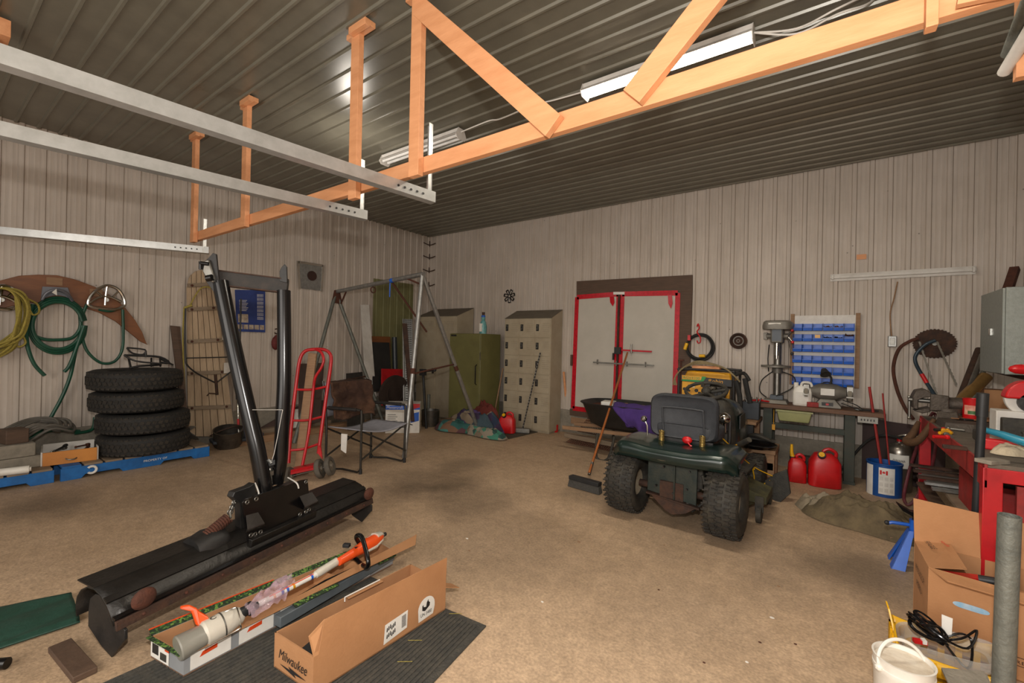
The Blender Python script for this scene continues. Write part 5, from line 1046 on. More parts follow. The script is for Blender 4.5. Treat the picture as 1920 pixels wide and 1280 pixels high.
m=MB(); m.lathe([(.095,0),(.10,.015),(.10,.035),(.085,.04),(.07,.02),(.03,.02),(.028,.035),(.0,.035)],q,(0,-1,0),36); obj('disc',m,'rustdark',t); m=MB(); m.torus(q+V((0,-.022,0)),.055,.006,ax=(0,1,0)); m.torus(q+V((0,-.034,0)),.018,.004,ax=(0,1,0)); obj('raised_ring',m,'steel',t)
q=PY(1277,640,YB-.05); m=MB(); m.cyl(V((PD(1275,740,5.5).x,PD(1275,740,5.5).y,0)),PD(1277,676,5.5),.012); m.box(PD(1277,675,5.5),(.07,.03,.02)); obj('t_handle_bar',m,'rust',label='rusty T handled bar standing left of the generator',cat='bar')
# ================================================================ WORKBENCH
bx0,bx1,by0,by1,bz=-.83,.46,5.70,6.12,.77
t=thing('workbench','long wooden topped workbench with dark green steel legs under the blue bins','workbench',((bx0+bx1)/2,(by0+by1)/2,0))
m=MB(); m.box2((bx0,by0,bz-.045),(bx1,by1,bz)); obj('bench_top',m,mat('oily_plank','6f4c34',.6,0,'4c3527',4,.5,.2,30,stretch=(1,6,6)),t,bev=.004)
M['dgreen']=mat('dark_green_steel','2f3830',.6,.1,'413a2e',9)
for (x,y) in ((-.56,5.80),(.18,5.80),(-.56,6.06),(.18,6.06)): m=MB(); m.box2((x-.045,y-.035,0),(x+.045,y+.035,bz-.045)); obj('leg',m,'dgreen',t,bev=.004)
m=MB(); m.box2((-.52,5.77,.50),(.15,5.80,.56)); obj('cross_rail',m,'dgreen',t,bev=.003)
for x in (-.56,.18): m=MB(); m.box2((x-.05,5.76,.0),(x+.05,6.09,.03)); obj('foot_plate',m,'dgreen',t)
m=MB(); m.box2((.24,5.72,.66),(.40,5.9,.725)); m.mi(1)
for k in range(5): m.box((.27+.025*k,5.719,.69),(.01,.003,.02))
obj('power_strip',m,['steel','black'],t)
m=MB(); m.cyl((-.50,5.745,.71),(-.50,5.745,.54),.003,n=6); m.box((-.50,5.745,.51),(.03,.015,.06)); obj('hanging_tag',m,'yellow',t)
# tub under bench
t=thing('storage_tub','pale olive plastic tub hung under the left half of the workbench','tub',(-.27,5.74,.56))
m=MB(); a=PY(1456,765,5.66); b=PY(1522,796,5.66); x0,x1=a.x,b.x; z1,z0=bz-.05,b.z+.005
m.loft([[V((x,y,z)) for x,y in ((x0+i,5.665+i*.5),(x1-i,5.665+i*.5),(x1-i,5.93-i),(x0+i,5.93-i))] for i,z in ((.03,z0),(.02,z0+.02),(.0,z1))]); obj('body',m,mat('pale_olive_plastic','9a9a68',.45,0,'85865a',8),t,bev=.008)
m=MB(); m.box2((x0-.01,5.655,z1-.012),(x1+.01,5.67,z1)); obj('rim',m,MATS['pale_olive_plastic'],t)
# drill press
q=V((PY(1456,745,5.92).x,5.92,bz)); t=thing('drill_press','grey bench drill press with red lever knobs standing on the workbench','drill press',q)
m=MB(); m.hexa([q+V(p) for p in ((-.14,-.14,0),(.12,-.14,0),(.12,.12,0),(-.14,.12,0))],[q+V(p) for p in ((-.12,-.12,.04),(.10,-.12,.04),(.10,.10,.04),(-.12,.10,.04))]); obj('base',m,mat('machine_grey','7a756c',.5,.3,'5c574d',9),t,bev=.004)
M['mgrey']=MATS['machine_grey']; ztop=PY(1460,604,5.92).z-bz
m=MB(); m.cyl(q+V((0,.03,.04)),q+V((0,.03,ztop-.10)),.038,n=20); obj('column',m,'steel',t)
m=MB(); m.box(q+V((0,.03,.06)),(.13,.11,.05)); obj('column_foot',m,mat('blue_grey_paint','4d545c',.5),t,bev=.004)
m=MB(); zt=PY(1455,688,5.92).z-bz; m.cyl(q+V((-.01,-.05,zt)),q+V((-.01,-.05,zt+.022)),.15,n=28); m.cyl(q+V((0,.03,zt-.07)),q+V((0,.03,zt+.03)),.055); obj('work_table',m,'mgrey',t,bev=.003)
m=MB(); hz=ztop-.16; m.box(q+V((.0,-.03,hz)),(.12,.22,.16)); obj('head_casting',m,'mgrey',t,bev=.015)
m=MB(); m.slab([q+V((-.045,-.142,hz-.06)),q+V((.045,-.142,hz-.06)),q+V((.045,-.142,hz+.07)),q+V((-.045,-.142,hz+.07))],(0,.004,0)); obj('name_plate',m,mat('blue_grey_paint','4d545c'),t)
m=MB(); z0=ztop-.085; m.loft([[q+V((x*s,y*s2-.0,z)) for x,y in [(.15*math.copysign(abs(math.cos(a))**.4,math.cos(a)),-.01+.17*math.copysign(abs(math.sin(a))**.5,math.sin(a))) for a in [6.283*i/28 for i in range(28)]]] for s,s2,z in ((.98,.98,z0),(1,1,z0+.03),(1.0,1.0,z0+.04),(.94,.94,z0+.085),(.8,.8,z0+.10))]); obj('belt_cover',m,'mgrey',t,smooth=.7)
m=MB(); m.box(q+V((-.02,-.165,z0+.06)),(.12,.02,.018)); obj('badge',m,'label',t)
m=MB(); m.cyl(q+V((0,-.09,hz-.08)),q+V((0,-.09,hz-.22)),.022); m.cyl(q+V((0,-.09,hz-.20)),q+V((0,-.09,hz-.26)),.012); obj('quill',m,'chrome',t)
m=MB(); m.cyl(q+V((-.11,-.02,hz)),q+V((.11,-.05,hz)),.03); m.box(q+V((-.12,.0,hz)),(.04,.08,.08)); obj('side_motor',m,'mgrey',t,bev=.004)
hub=q+V((.10,-.06,hz))
for (px,py,red) in ((1485,619,1),(1486,641,1),(1485,663,0)):
    e=PY(px,py,5.84); m=MB(); m.cyl(hub,e,.006,n=8); m.mi(1); m.ball(e,.017,10); obj('feed_lever',m,['chrome','redpl' if red else 'blackpl'],t)
m=MB(); m.tube([q+V((-.09,.05,hz-.1)),q+V((-.10,.06,.5)),q+V((-.09,.05,.35))],.006,sm=3); m.tube([q+V((-.04,0,zt-.05)),q+V((-.15,.0,.25)),q+V((-.17,.0,.12)),q+V((-.10,.0,.05))],.006,sm=5); m.tube([q+V((.05,0,zt-.05)),q+V((.17,.0,.30)),q+V((.15,.0,.18)),q+V((.0,-.05,.08))],.006,sm=5); obj('power_cord',m,'blackrub',t)
# bin rack
t=thing('display_board','white board with wooden side strips holding the blue bins','panel',(-.06,YB-.04,.98))
a=PY(1489,592,YB-.03); b=PY(1602,724,YB-.03)
m=MB(); m.box2((a.x,YB-.05,b.z),(b.x+.01,YB-.036,a.z)); obj('panel',m,'white',t)
for px in (1488,1607): x=PY(px,600,YB-.03).x; m=MB(); m.box2((x-.028 if px<1500 else x-.012,YB-.062,b.z-.02),(x+.012 if px<1500 else x+.028,YB-.036,a.z+.02)); obj('side_strip',m,'wood',t,bev=.002)
px0,px1=1482,1606; rows=[(604,620),(624,640),(643,660),(663,681),(683,702),(703,723)]
def make_bin(q,w,h,lab):
    o=thing('parts_bin',lab,'bin',q,group='blue bins on the wall panel')
    d=.10; m=MB(); x0,x1=-w/2,w/2
    def B(x,y,z): return V(q)+V((x,y,z))
    m.slab([B(x0,-d,0),B(x1,-d,0),B(x1,0,0),B(x0,0,0)],(0,0,.004)); m.slab([B(x0,-d,.0),B(x1,-d,0),B(x1,-d-.008,h*.42),B(x0,-d-.008,h*.42)],(0,.004,0)); m.slab([B(x0,0,0),B(x1,0,0),B(x1,0,h),B(x0,0,h)],(0,-.004,0))
    for x in (x0,x1-.004): m.slab([B(x,-d,0),B(x,0,0),B(x,0,h),B(x,-d*.85,h),B(x,-d-.008,h*.42)],(.004,0,0))
    m.slab([B(x0-.001,-d-.013,h*.36),B(x1+.001,-d-.013,h*.36),B(x1+.001,-d-.013,h*.46),B(x0-.001,-d-.013,h*.46)],(0,.008,0))
    obj('tray',m,'bluepl',o,bev=.0015); m=MB(); m.box(B(0,-.002,h*.9),(w*.5,.004,.008)); obj('hang_lip',m,'bluepl',o)
    return o
xL_=PY(1486,650,6.06).x; xR_=PY(1602,655,6.06).x; w=(xR_-xL_)/6-.005; proto=None
rn=('top','second','third','fourth','fifth','lowest'); cn=('far left','second from the left','third from the left','third from the right','second from the right','far right')
for r,(ya,yb) in enumerate(rows):
    za=PY(1545,yb,6.06).z; zb_=PY(1545,ya,6.06).z; h=zb_-za-.005
    for c in range(6):
        x=xL_+(xR_-xL_)*(c+.5)/6; lab='blue plastic parts bin, %s row of the wall panel, %s'%(rn[r],cn[c]); q=(x,YB-.052,za)
        if proto is None: proto=make_bin(q,w,.082,lab)
        else: dup(proto,q,label=lab)
for (r,c,mt,lab) in ((0,3,'rust','brown fittings in the fourth bin of the top row'),(0,4,'rust','brown fittings in the fifth bin of the top row'),(1,2,'yellow','yellow box in the third bin of the second row'),(1,3,'black','dark parts in the fourth bin of the second row'),(1,4,'black','dark parts in the fifth bin of the second row'),(1,5,'rust','heap of rusty parts in the last bin of the second row')):
    x=xL_+(xR_-xL_)*(c+.5)/6; z=PY(1545,rows[r][1],6.06).z
    m=MB()
    if mt=='yellow': m.box((x,YB-.09,z+.045),(w*.55,.05,.06))
    else: m.grid(lambda u,v:V((x+(u-.5)*w*.85,YB-.135+.08*v,z+.03+.05*abs(noise.noise(V((u*6+c,v*5,r))))+(.03 if c==5 and r==1 else 0))),10,8); m.box2((x-w*.42,YB-.135,z+.006),(x+w*.42,YB-.055,z+.03))
    obj('bin_contents',m,mt,label=lab,cat='parts',smooth=0)
# jug
q=V((PY(1504,755,5.85).x,5.86,bz)); t=thing('jug','white plastic jug with a paper label on the workbench between drill press and grinder','jug',q)
m=MB(); sq=lambda z,a,b,oy=0:[q+V((a*math.copysign(abs(math.cos(k))**.5,math.cos(k)),b*math.copysign(abs(math.sin(k))**.5,math.sin(k)),z)) for k in [6.283*i/24 for i in range(24)]]
m.loft([sq(0,.085,.05),sq(.01,.09,.055),sq(.15,.09,.055),sq(.19,.08,.05),sq(.215,.05,.035)]); obj('body',m,'whitepl',t,smooth=.9)
m=MB(); m.tube([q+V((-.01,0,.20)),q+V((.0,0,.25)),q+V((.07,0,.25)),q+V((.085,0,.20)),q+V((.08,0,.14))],.014,sm=4); obj('handle',m,'whitepl',t)
m=MB(); m.cyl(q+V((-.06,0,.19)),q+V((-.06,0,.25)),.024); obj('cap',m,'whitepl',t)
m=MB(); m.slab([q+V((-.06,-.062,.02)),q+V((.06,-.062,.02)),q+V((.06,-.062,.15)),q+V((-.06,-.062,.15))],(0,.002,0)); obj('paper_label',m,'label',t)
# bench grinder
q=V((PY(1551,768,5.86).x,5.88,bz)); t=thing('bench_grinder','grey double ended bench grinder with a small lamp on the workbench','bench grinder',q)
m=MB(); m.loft([[q+V(p) for p in ((-a,-b,z),(a,-b,z),(a,b,z),(-a,b,z))] for a,b,z in ((.12,.09,0),(.12,.09,.02),(.065,.06,.09))]); obj('pedestal',m,'mgrey',t,bev=.005)
m=MB(); m.box(q+V((0,-.085,.04)),(.10,.02,.035)); m.mi(1); m.box(q+V((0,-.096,.04)),(.025,.008,.02)); obj('switch',m,['black','redpl'],t)
m=MB(); m.lathe([(0,-.16),(.05,-.16),(.06,-.13),(.085,-.08),(.09,0),(.085,.08),(.06,.13),(.05,.16),(0,.16)],q+V((0,0,.165)),(1,0,0),28); obj('motor',m,'mgrey',t)
m=MB(); m.box(q+V((0,-.088,.17)),(.12,.012,.07)); obj('data_plate',m,'label',t)
for s in (-1,1):
    m=MB(); m.cyl(q+V((s*.165,0,.165)),q+V((s*.215,0,.165)),.085,n=28); o=obj('wheel_guard',m,'mgrey',t,bev=.004)
    m=MB(); m.cyl(q+V((s*.175,-.03,.15)),q+V((s*.205,-.03,.15)),.07,n=24); obj('grinding_wheel',m,'conc',o)
    m=MB(); m.box(q+V((s*.19,-.10,.13)),(.06,.04,.012)); m.box(q+V((s*.19,-.08,.20)),(.05,.004,.07)); obj('tool_rest',m,'steel',o)
m=MB(); m.tube([q+V((.02,.03,.24)),q+V((.03,.02,.32)),q+V((-.02,-.03,.38))],.01,sm=3); m.lathe([(.0,.03),(.025,.03),(.045,-.03),(.05,-.04),(.0,-.03)],q+V((-.03,-.06,.385)),(-.2,.5,.6),20); obj('lamp',m,'dusty',t)
m=MB(); m.tube([q+V((-.1,.03,.22)),q+V((.0,.03,.27)),q+V((.12,.02,.20)),q+V((.2,-.02,.18))],.006,sm=4); m.tube([q+V((.12,-.06,.06)),q+V((.25,-.1,.02)),q+V((.30,-.12,.01)),q+V((.24,-.12,.06)),q+V((.13,-.14,.10))],.005,sm=4); obj('cord',m,'blackrub',t)
m=MB(); m.box((q.x-.13,q.y-.09,bz+.025),(.10,.06,.05),.2); obj('red_box',m,'reddirty',bev=.004,label='small red tool head on the bench left of the grinder foot',cat='tool')
m=MB(); a=V((bx0+.10,5.76,bz+.012)); m.tube([a,a+V((.06,.03,.01)),a+V((.14,.0,.01)),a+V((.18,.06,0)),a+V((.09,.08,.01)),a+V((.02,.05,0))],.010,sm=4); obj('red_pliers',m,'redpl',label='red handled pliers on the left end of the workbench',cat='pliers')
m=MB(); a=V((.25,5.80,bz+.012)); m.cyl(a,a+V((.16,.02,0)),.009); m.mi(1); m.ball(a,(.04,.025,.012),10); obj('wrench',m,['black','steel'],label='dark wrench lying on the right end of the workbench',cat='wrench')
# red gas cans
jerry('gas_can',PZ(1494,902),.1,.17,.15,.30,'smaller red gas can with a yellow spout standing beside the big one','y')
q=PZ(1545,912); q.y+=.03; jerry('gas_can',q,.15,.28,.20,.40,'big red gas can with a yellow and black cap under the workbench')
m=MB(); a=PY(1495,880,5.75); m.box2((-.30,5.62,0),(.30,5.72,.02)); m.box((-.25,5.98,.10),(.28,.14,.18)); obj('black_case',m,'black',bev=.006,label='black case on the floor behind the red gas cans',cat='case') if 0 else None
m=MB(); m.box((-.1,5.98,.10),(.40,.12,.18)); obj('black_case',m,'dusty',bev=.006,label='dark case on the floor under the workbench behind the red gas cans',cat='case')
# paint bucket with rods
c=PZ(1658,912); c=V((.47,5.62,0)); c=V((PY(1658,880,5.62).x,5.62,0))
t=thing('paint_pail','blue and white metal pail with a small red flag label and rusty rods inside','pail',c)
m=MB(); R_1=.135; m.lathe([(0,0),(R_1,0),(R_1,.30),(R_1+.006,.305),(R_1+.006,.315),(R_1-.006,.315),(R_1-.006,.02),(0,.02)],c,n=36); obj('body',m,mat('pail_blue','1b4f96',.4,.1,'16437f',8),t,smooth=.6)
def pl(a,z,r=R_1+.002): return c+V((r*math.cos(a),r*math.sin(a),z))
def wrap(a0,a1,z0,z1,r,n=10): m=MB(); m.add([pl(a0+(a1-a0)*i/n,z,r) for z in (z0,z1) for i in range(n+1)],[(i,i+1,n+2+i,n+1+i) for i in range(n)]); return m
obj('label_panel',wrap(-1.95,-1.05,.03,.28,R_1+.002),'label',t); obj('label_panel',wrap(-2.9,-2.3,.0,.29,R_1+.002),'label',t)
obj('flag_bar',wrap(-1.88,-1.78,.215,.255,R_1+.004,3),'redpl',t); obj('flag_bar',wrap(-1.56,-1.46,.215,.255,R_1+.004,3),'redpl',t); 
m=MB(); a_=-1.67; ctr=pl(a_,.235,R_1+.005); tg=V((-math.sin(a_),math.cos(a_),0)); P=[(0,.017),(.004,.008),(.009,.011),(.008,.003),(.014,.002),(.006,-.008),(.001,-.007),(0,-.015),(-.001,-.007),(-.006,-.008),(-.014,.002),(-.008,.003),(-.009,.011),(-.004,.008)]; m.add([ctr+tg*x+UP*z for x,z in P],[tuple(range(len(P)))]); obj('maple_leaf',m,'redpl',t,smooth=0)
for j in range(3):
    for k in range(3): obj('printed_block',wrap(-1.9+.28*j,-1.70+.28*j,.05+.055*k,.085+.055*k,R_1+.004,3),'white',t)
for k,(px,py,bx) in enumerate(((1630,725,-.02),(1655,737,.03))):
    e=PY(px,py,5.80 if k==0 else 5.72); m=MB(); s_=c+V((bx+.03,.0,.03)); m.cyl(s_,e,.012 if k==0 else .007,n=8); obj('rod',m,'reddirty',label=('thick','thin')[k]+' rusty red rod standing in the blue pail',cat='rod')
# stainless extinguisher tank
c=V((PY(1686,840,5.88).x,5.88,0)); t=thing('fire_extinguisher','stainless steel extinguisher tank with a paper label behind the blue pail','fire extinguisher',c)
m=MB(); m.lathe([(0,0),(.10,0),(.105,.02),(.105,.38),(.10,.42),(.075,.455),(.03,.475),(.03,.49),(0,.49)],c,n=30); obj('tank',m,mat('brushed_steel','9a938a',.3,.85,'6d655a',7),t)
m=MB(); n_=14; m.add([c+V((.107*math.cos(-2.4+1.5*i/n_),.107*math.sin(-2.4+1.5*i/n_),z)) for z in (.24,.37) for i in range(n_+1)],[(i,i+1,n_+2+i,n_+1+i) for i in range(n_)]); obj('paper_label',m,'label',t)
m=MB(); 
for k in range(8): a=-2.1+.11*k; p=c+V((.109*math.cos(a),.109*math.sin(a),.30)); m.tube([p,p+V((.005,0,.025)),p+V((.01,0,.005))],.0022,n=5)
obj('print_marks',m,'ink',t,kind='stuff')
m=MB(); m.cyl(c+UP*.49,c+UP*.53,.02); m.mi(1); m.tube([c+V((-.02,0,.53)),c+V((.05,-.02,.56)),c+V((.13,-.04,.555))],.012,sm=3); m.tube([c+V((.0,0,.52)),c+V((.06,-.02,.53)),c+V((.13,-.04,.52))],.010,sm=3); obj('valve_lever',m,['redpl','chrome'],t)
m=MB(); m.tube([c+V((.02,-.03,.52)),c+V((-.12,-.05,.54)),c+V((-.25,.03,.45)),c+V((-.38,.05,.25)),c+V((-.5,-.1,.1)),c+V((-.6,-.15,.06))],.011,sm=5); obj('discharge_hose',m,'blackrub',t)
m=MB(); m.slab([V((.30,6.14,.0)),V((.95,6.14,.0)),V((.95,6.14,.62)),V((.30,6.14,.66))],(0,-.02,0)); obj('metal_sheet',m,mat('maroon_panel','3a2420',.7,0,'2b1c18',6),label='dark maroon panel against the wall behind the extinguisher and pail',cat='panel')
# saw blades on wall
q=PY(1752,644,YB-.03); t=thing('saw_blade','round dark saw blade hung on the back wall behind the bow saws','saw blade',q)
m=MB(); pr=[]; 
for i in range(72): r=.142 if i%2 else .152; a=6.2832*i/72; pr.append((r*1.12*math.cos(a),r*math.sin(a)))
m.prism(pr,q,(1,0,0),(0,0,1),.003); m.cyl(q,q+V((0,-.012,0)),.05); obj('disc',m,'rustdark',t,smooth=0); m=MB(); m.cyl(q,q+V((0,-.02,0)),.02); obj('arbor',m,'steel',t)
M['vise0']=mat('dull_blade_steel','6a645a',.5,.6,'4d463d',12)
def bow(nm,pts,a,b,lab,mt,redband=None):
    t=thing('bow_saw',lab,'bow saw',V(b)); m=MB(); m.tube(pts,.016,sm=6,n=10); fr_=obj('tube_frame',m,mt,t)
    if redband: m=MB(); m.cyl(redband[0],redband[1],.018); obj('red_band',m,'redpl',fr_)
    m=MB(); n=26; a,b=V(a),V(b); d=(b-a)/n; s=V((1,0,.3)).normalized()*.009; 
    vs=[];fs=[]
    for i in range(n+1): vs+= [a+d*i-s,a+d*i+s*(1.0 if i%2 else .5)]
    for i in range(n): fs.append((2*i,2*i+2,2*i+3,2*i+1))
    m.add(vs,fs); obj('toothed_blade',m,'vise0',t,smooth=0,solid=.0015); return t
Yq=6.02
bow('b',[PY(1722,634,Yq),PY(1705,640,Yq),PY(1685,655,Yq),PY(1675,690,Yq),PY(1682,730,Yq),PY(1697,765,Yq),PY(1712,785,5.9)],PY(1724,640,Yq),PY(1757,740,5.95),'big bow saw with brown frame standing on the red bench against the wall','rust')
bow('b',[PY(1754,638,Yq-.05),PY(1735,646,Yq-.05),PY(1718,664,Yq-.05),PY(1717,680,Yq-.05),PY(1730,705,Yq-.05),PY(1752,740,5.85)],PY(1757,640,Yq-.05),PY(1794,722,5.85),'smaller bow saw with dark blue frame and red band in front of the round blade',mat('navy_tube','2b3a44',.4,.2),(PY(1728,701,5.955),PY(1738,718,5.93)))
# ================================================================ RED BENCH
t=thing('steel_bench','worn red steel bench covered with tools along the right wall','bench',(1.0,4.0,0))
BZ=.85; rx0,ry0,ry1=.63,3.15,5.10
m=MB(); m.box2((rx0+.01,ry0+.01,BZ-.02),(XR-.04,ry1,BZ)); obj('bench_top',m,mat('dirty_bench_top','6b6154',.8,.1,'4c443a',9,.5,.3,50),t)
m=MB(); m.box2((rx0,ry0,BZ-.12),(rx0+.012,ry1,BZ)); obj('side_apron',m,'reddirty',t,bev=.002)
m=MB(); m.box2((rx0,ry0,BZ-.085),(XR-.04,ry0+.012,BZ-.02)); obj('front_apron',m,'red',t,bev=.002)
for (x,y) in ((rx0+.03,ry0+.03),(rx0+.03,ry1-.05),(XR-.1,ry0+.03),(XR-.1,ry1-.05)): m=MB(); m.box2((x-.035,y-.03,0),(x+.035,y+.03,BZ-.02)); obj('leg',m,'red',t,bev=.003)
m=MB(); m.box2((rx0+.10,3.72,.05),(rx0+.12,4.25,.62)); m.box2((rx0+.10,3.72,.05),(XR-.06,3.74,.62)); obj('cupboard_side',m,'reddirty',t)
m=MB(); m.box2((rx0+.05,3.3,.38),(XR-.1,4.9,.40)); obj('shelf',m,'woodgrey',t)
m=MB(); m.box2((rx0+.12,ry0+.04,.25),(XR-.06,ry0+.06,.75)); obj('front_panel',m,'reddirty',t)
# scrap on the lower shelf
for k in range(9):
    m=MB(); y=4.35+.07*k; z=.405+.02*(k%3); m.beam((rx0-.02-.03*(k%3),y,z+.01),(1.3,y+.05*random.uniform(-1,1),z+.02),.05,.018); obj('metal_offcut',m,('steel','galv','rustdark')[k%3],label='%s flat metal offcut on the lower shelf of the red bench'%('bright','grey','rusty')[k%3],cat='offcut',group='%s metal offcuts under the red bench'%('bright','grey','rusty')[k%3])
for k in range(7):
    m=MB(); y=4.3+.09*k; z=.02+.025*(k%4); m.beam((rx0-.25+.03*(k%2),y,z),(1.2,y+.04,z+.02),.07,.02); obj('wood_offcut',m,('wood','woodgrey','rust')[k%3],label='%s board offcut on the floor under the red bench'%('tan','grey','rust brown')[k%3],cat='offcut',group='%s board offcuts on the floor'%('tan','grey','rust brown')[k%3])
m=MB(); m.slab([V((.60,4.95,.30)),V((.68,5.0,.30)),V((.86,3.85,.02)),V((.76,3.8,.02))],(.0,0,.015)); obj('leaning_board',m,'wooddark',label='thin board sloping to the floor from under the red bench',cat='board')
# vise
q=V((.78,4.72,BZ)); q=PZ(1762,795,BZ); q=V((.80,4.75,BZ)); t=thing('bench_vise','large rusty bench vise on the far corner of the red bench','vise',q)
M['vise']=mat('old_cast_iron','5a5148',.6,.5,'3a322b',10,.5,.4,70)
def vz(px,py,y=4.78): return PY(px,py,y)
m=MB(); m.hexa([vz(1753,788,4.66),vz(1800,790,4.66),vz(1800,788,4.9),vz(1753,786,4.9)],[vz(1758,770,4.7),vz(1795,772,4.7),vz(1795,772,4.86),vz(1758,770,4.86)]); m.cyl(vz(1775,772),vz(1775,764),.09); obj('base',m,'vise',t,bev=.006)
m=MB(); m.hexa([vz(1742,770,4.7),vz(1780,770,4.7),vz(1780,770,4.86),vz(1742,770,4.86)],[vz(1745,738,4.7),vz(1780,742,4.7),vz(1780,742,4.86),vz(1745,738,4.86)]); m.cyl(vz(1745,755),vz(1812,758),.05,n=18); obj('fixed_jaw',m,'vise',t,bev=.008)
m=MB(); m.slab([vz(x,y,4.72) for x,y in ((1712,765),(1712,742),(1718,732),(1735,729),(1746,736),(1746,744),(1732,746),(1722,750),(1722,768))],(0,.14,0)); m.slab([vz(x,y,4.72) for x,y in ((1722,768),(1745,764),(1745,772),(1730,775),(1714,770))],(0,.14,0)); obj('moving_jaw',m,'vise',t,bev=.006)
m=MB(); m.cyl(vz(1703,748),vz(1745,752),.018); m.cyl(vz(1705,744),vz(1705,782),.009); m.ball(vz(1705,744),.014,8); m.ball(vz(1705,783),.014,8); obj('screw_handle',m,'steel',t)
m=MB(); m.hexa([V((.66,4.3,BZ)),V((.95,4.3,BZ)),V((.95,4.62,BZ)),V((.66,4.62,BZ))],[V((.67,4.32,BZ+.05)),V((.94,4.32,BZ+.05)),V((.94,4.6,BZ+.05)),V((.67,4.6,BZ+.05))]); obj('anvil_plate',m,'vise',label='flat steel plate on the red bench in front of the vise',cat='plate')
m=MB(); m.tube([V((.60,4.9,.82)),V((.56,4.85,.72)),V((.52,4.8,.66)),V((.58,4.7,.70)),V((.66,4.66,.88))],.035,rs=lambda k:.014+.018*math.sin(3.1*k),sm=5); obj('leather_glove',m,mat('old_leather','54391f',.8,0,'4c3421',8,.5,.5,60),smooth=1,label='brown leather glove hanging over the far corner of the red bench',cat='glove')
# air hose loop
def bz_(px,py,d): return PD(px,py,d)
m=MB(); m.tube([bz_(1748,775,4.3),bz_(1738,790,4.25),bz_(1722,830,4.15),bz_(1707,875,4.0),bz_(1697,915,3.95),bz_(1695,935,3.95),bz_(1702,946,3.92),bz_(1715,937,3.9),bz_(1732,910,3.9),bz_(1745,880,3.95),bz_(1754,840,4.1),bz_(1758,800,4.25),bz_(1754,778,4.3),bz_(1748,774,4.3)],.013,sm=6,n=10); obj('air_hose',m,mat('dark_red_hose','4a2428',.45,0,'7a2a34',14),label='dark red air hose looped down from the red bench toward the floor',cat='hose')
# red can with picture
q=PZ(1823,782,BZ+.05); q=PZ(1823,784,BZ+.05); t=thing('coffee_can','red tin can with a strawberry picture label on the red bench','can',q)
m=MB(); m.lathe([(0,0),(.053,0),(.055,.005),(.055,.145),(.057,.15),(.05,.15),(.049,.01),(0,.01)],q,n=32); obj('can',m,'redpl',t)
m=MB(); n_=16; m.add([q+V((.0562*math.cos(-2.6+2*i/n_),.0562*math.sin(-2.6+2*i/n_),z)) for z in (.03,.10) for i in range(n_+1)],[(i,i+1,n_+2+i,n_+1+i) for i in range(n_)]); obj('label_band',m,mat('cream_pink_label','d9b49a',.5,0,'c45a4a',22,.6),t)
m=MB(); n_=10; m.add([q+V((.0572*math.cos(-2.2+1.1*i/n_),.0572*math.sin(-2.2+1.1*i/n_),z)) for z in (.035,.06) for i in range(n_+1)],[(i,i+1,n_+2+i,n_+1+i) for i in range(n_)]); obj('leaf_print',m,mat('leaf_print_green','3c6b2c',.5,0,'2c5522',30),t)
# paper box, clutter
qq=q.copy(); m=MB(); m.box((qq.x+.02,qq.y-.03,BZ+.025),(.30,.34,.05),.05); obj('parts_box',m,'cardin',bev=.003,label='flat worn paper box under the red can on the bench',cat='box')
for k in range(10):
    q=PZ(1775+random.uniform(-12,22),812+random.uniform(-22,14),BZ+.01); an=random.uniform(0,3.1); d=V((math.cos(an),math.sin(an),0))*.04; m=MB(); m.cyl(q-d,q+d,.011,n=8); m.ball(q+d,.016,8); obj('small_tool',m,('yellow','black','redpl','steel')[k%4],label='small %s handled hand tool scattered on the red bench near the vise'%('yellow','black','red','steel')[k%4],cat='tool',group='small tools scattered on the red bench')
for k in range(3):
    q=V((.92+.12*k,3.78+.1*k,BZ)); m=MB(); m.cyl(q,q+UP*.09,.02,n=14); m.mi(1); m.cyl(q+UP*.09,q+UP*.10,.024,n=14); obj('socket_post',m,['steel','chrome'],label='%s upright steel cylinder on the bench before the chop saw'%('left','middle','right')[k],cat='cylinder')
for k,(px,py,s,mt,lab) in enumerate(((1790,842,(.10,.03,.02),'rustdark','rusty bar scrap at the left edge of the red bench'),(1812,800,(.06,.05,.06),'black','small black motor block behind the parts box on the bench'),(1860,868,(.12,.07,.02),'conc','grey sanding block near the front of the red bench'),(1845,800,(.14,.06,.04),'cardin','tan carton strip behind the black pipe on the bench'),(1870,790,(.10,.04,.05),'rust','rusty bracket before the chop saw on the bench'))):
    m=MB(); q=PZ(px,py,BZ); m.box((q.x,q.y,BZ+s[2]/2),s,.4*k); obj('bench_scrap',m,mt,bev=.003,label=lab,cat='scrap')
t=thing('tool_case','red plastic tool case lid lying open on the red bench','case',(1.0,3.62,BZ))
m=MB(); a=V((.68,3.85,BZ)); m.hexa([V((.70,3.62,BZ)),V((1.30,3.42,BZ)),V((1.36,3.62,BZ)),V((.74,3.86,BZ))],[V((.72,3.64,BZ+.06)),V((1.29,3.45,BZ+.06)),V((1.34,3.61,BZ+.06)),V((.75,3.83,BZ+.06))]); obj('shell',m,'redpl',t,bev=.01)
m=MB(); m.hexa([V((.75,3.66,BZ+.06)),V((1.27,3.48,BZ+.06)),V((1.31,3.6,BZ+.06)),V((.78,3.80,BZ+.06))],[V((.75,3.66,BZ+.075)),V((1.27,3.48,BZ+.075)),V((1.31,3.6,BZ+.075)),V((.78,3.80,BZ+.075))]); obj('insert_tray',m,'conc',t)
m=MB(); 
def pan(u,v):
    a=u*6.283; r=v; return V((1.06+.27*r*math.cos(a)-.0*r,3.32+.14*r*math.sin(a)+.02,BZ+.02+.07*r*r))
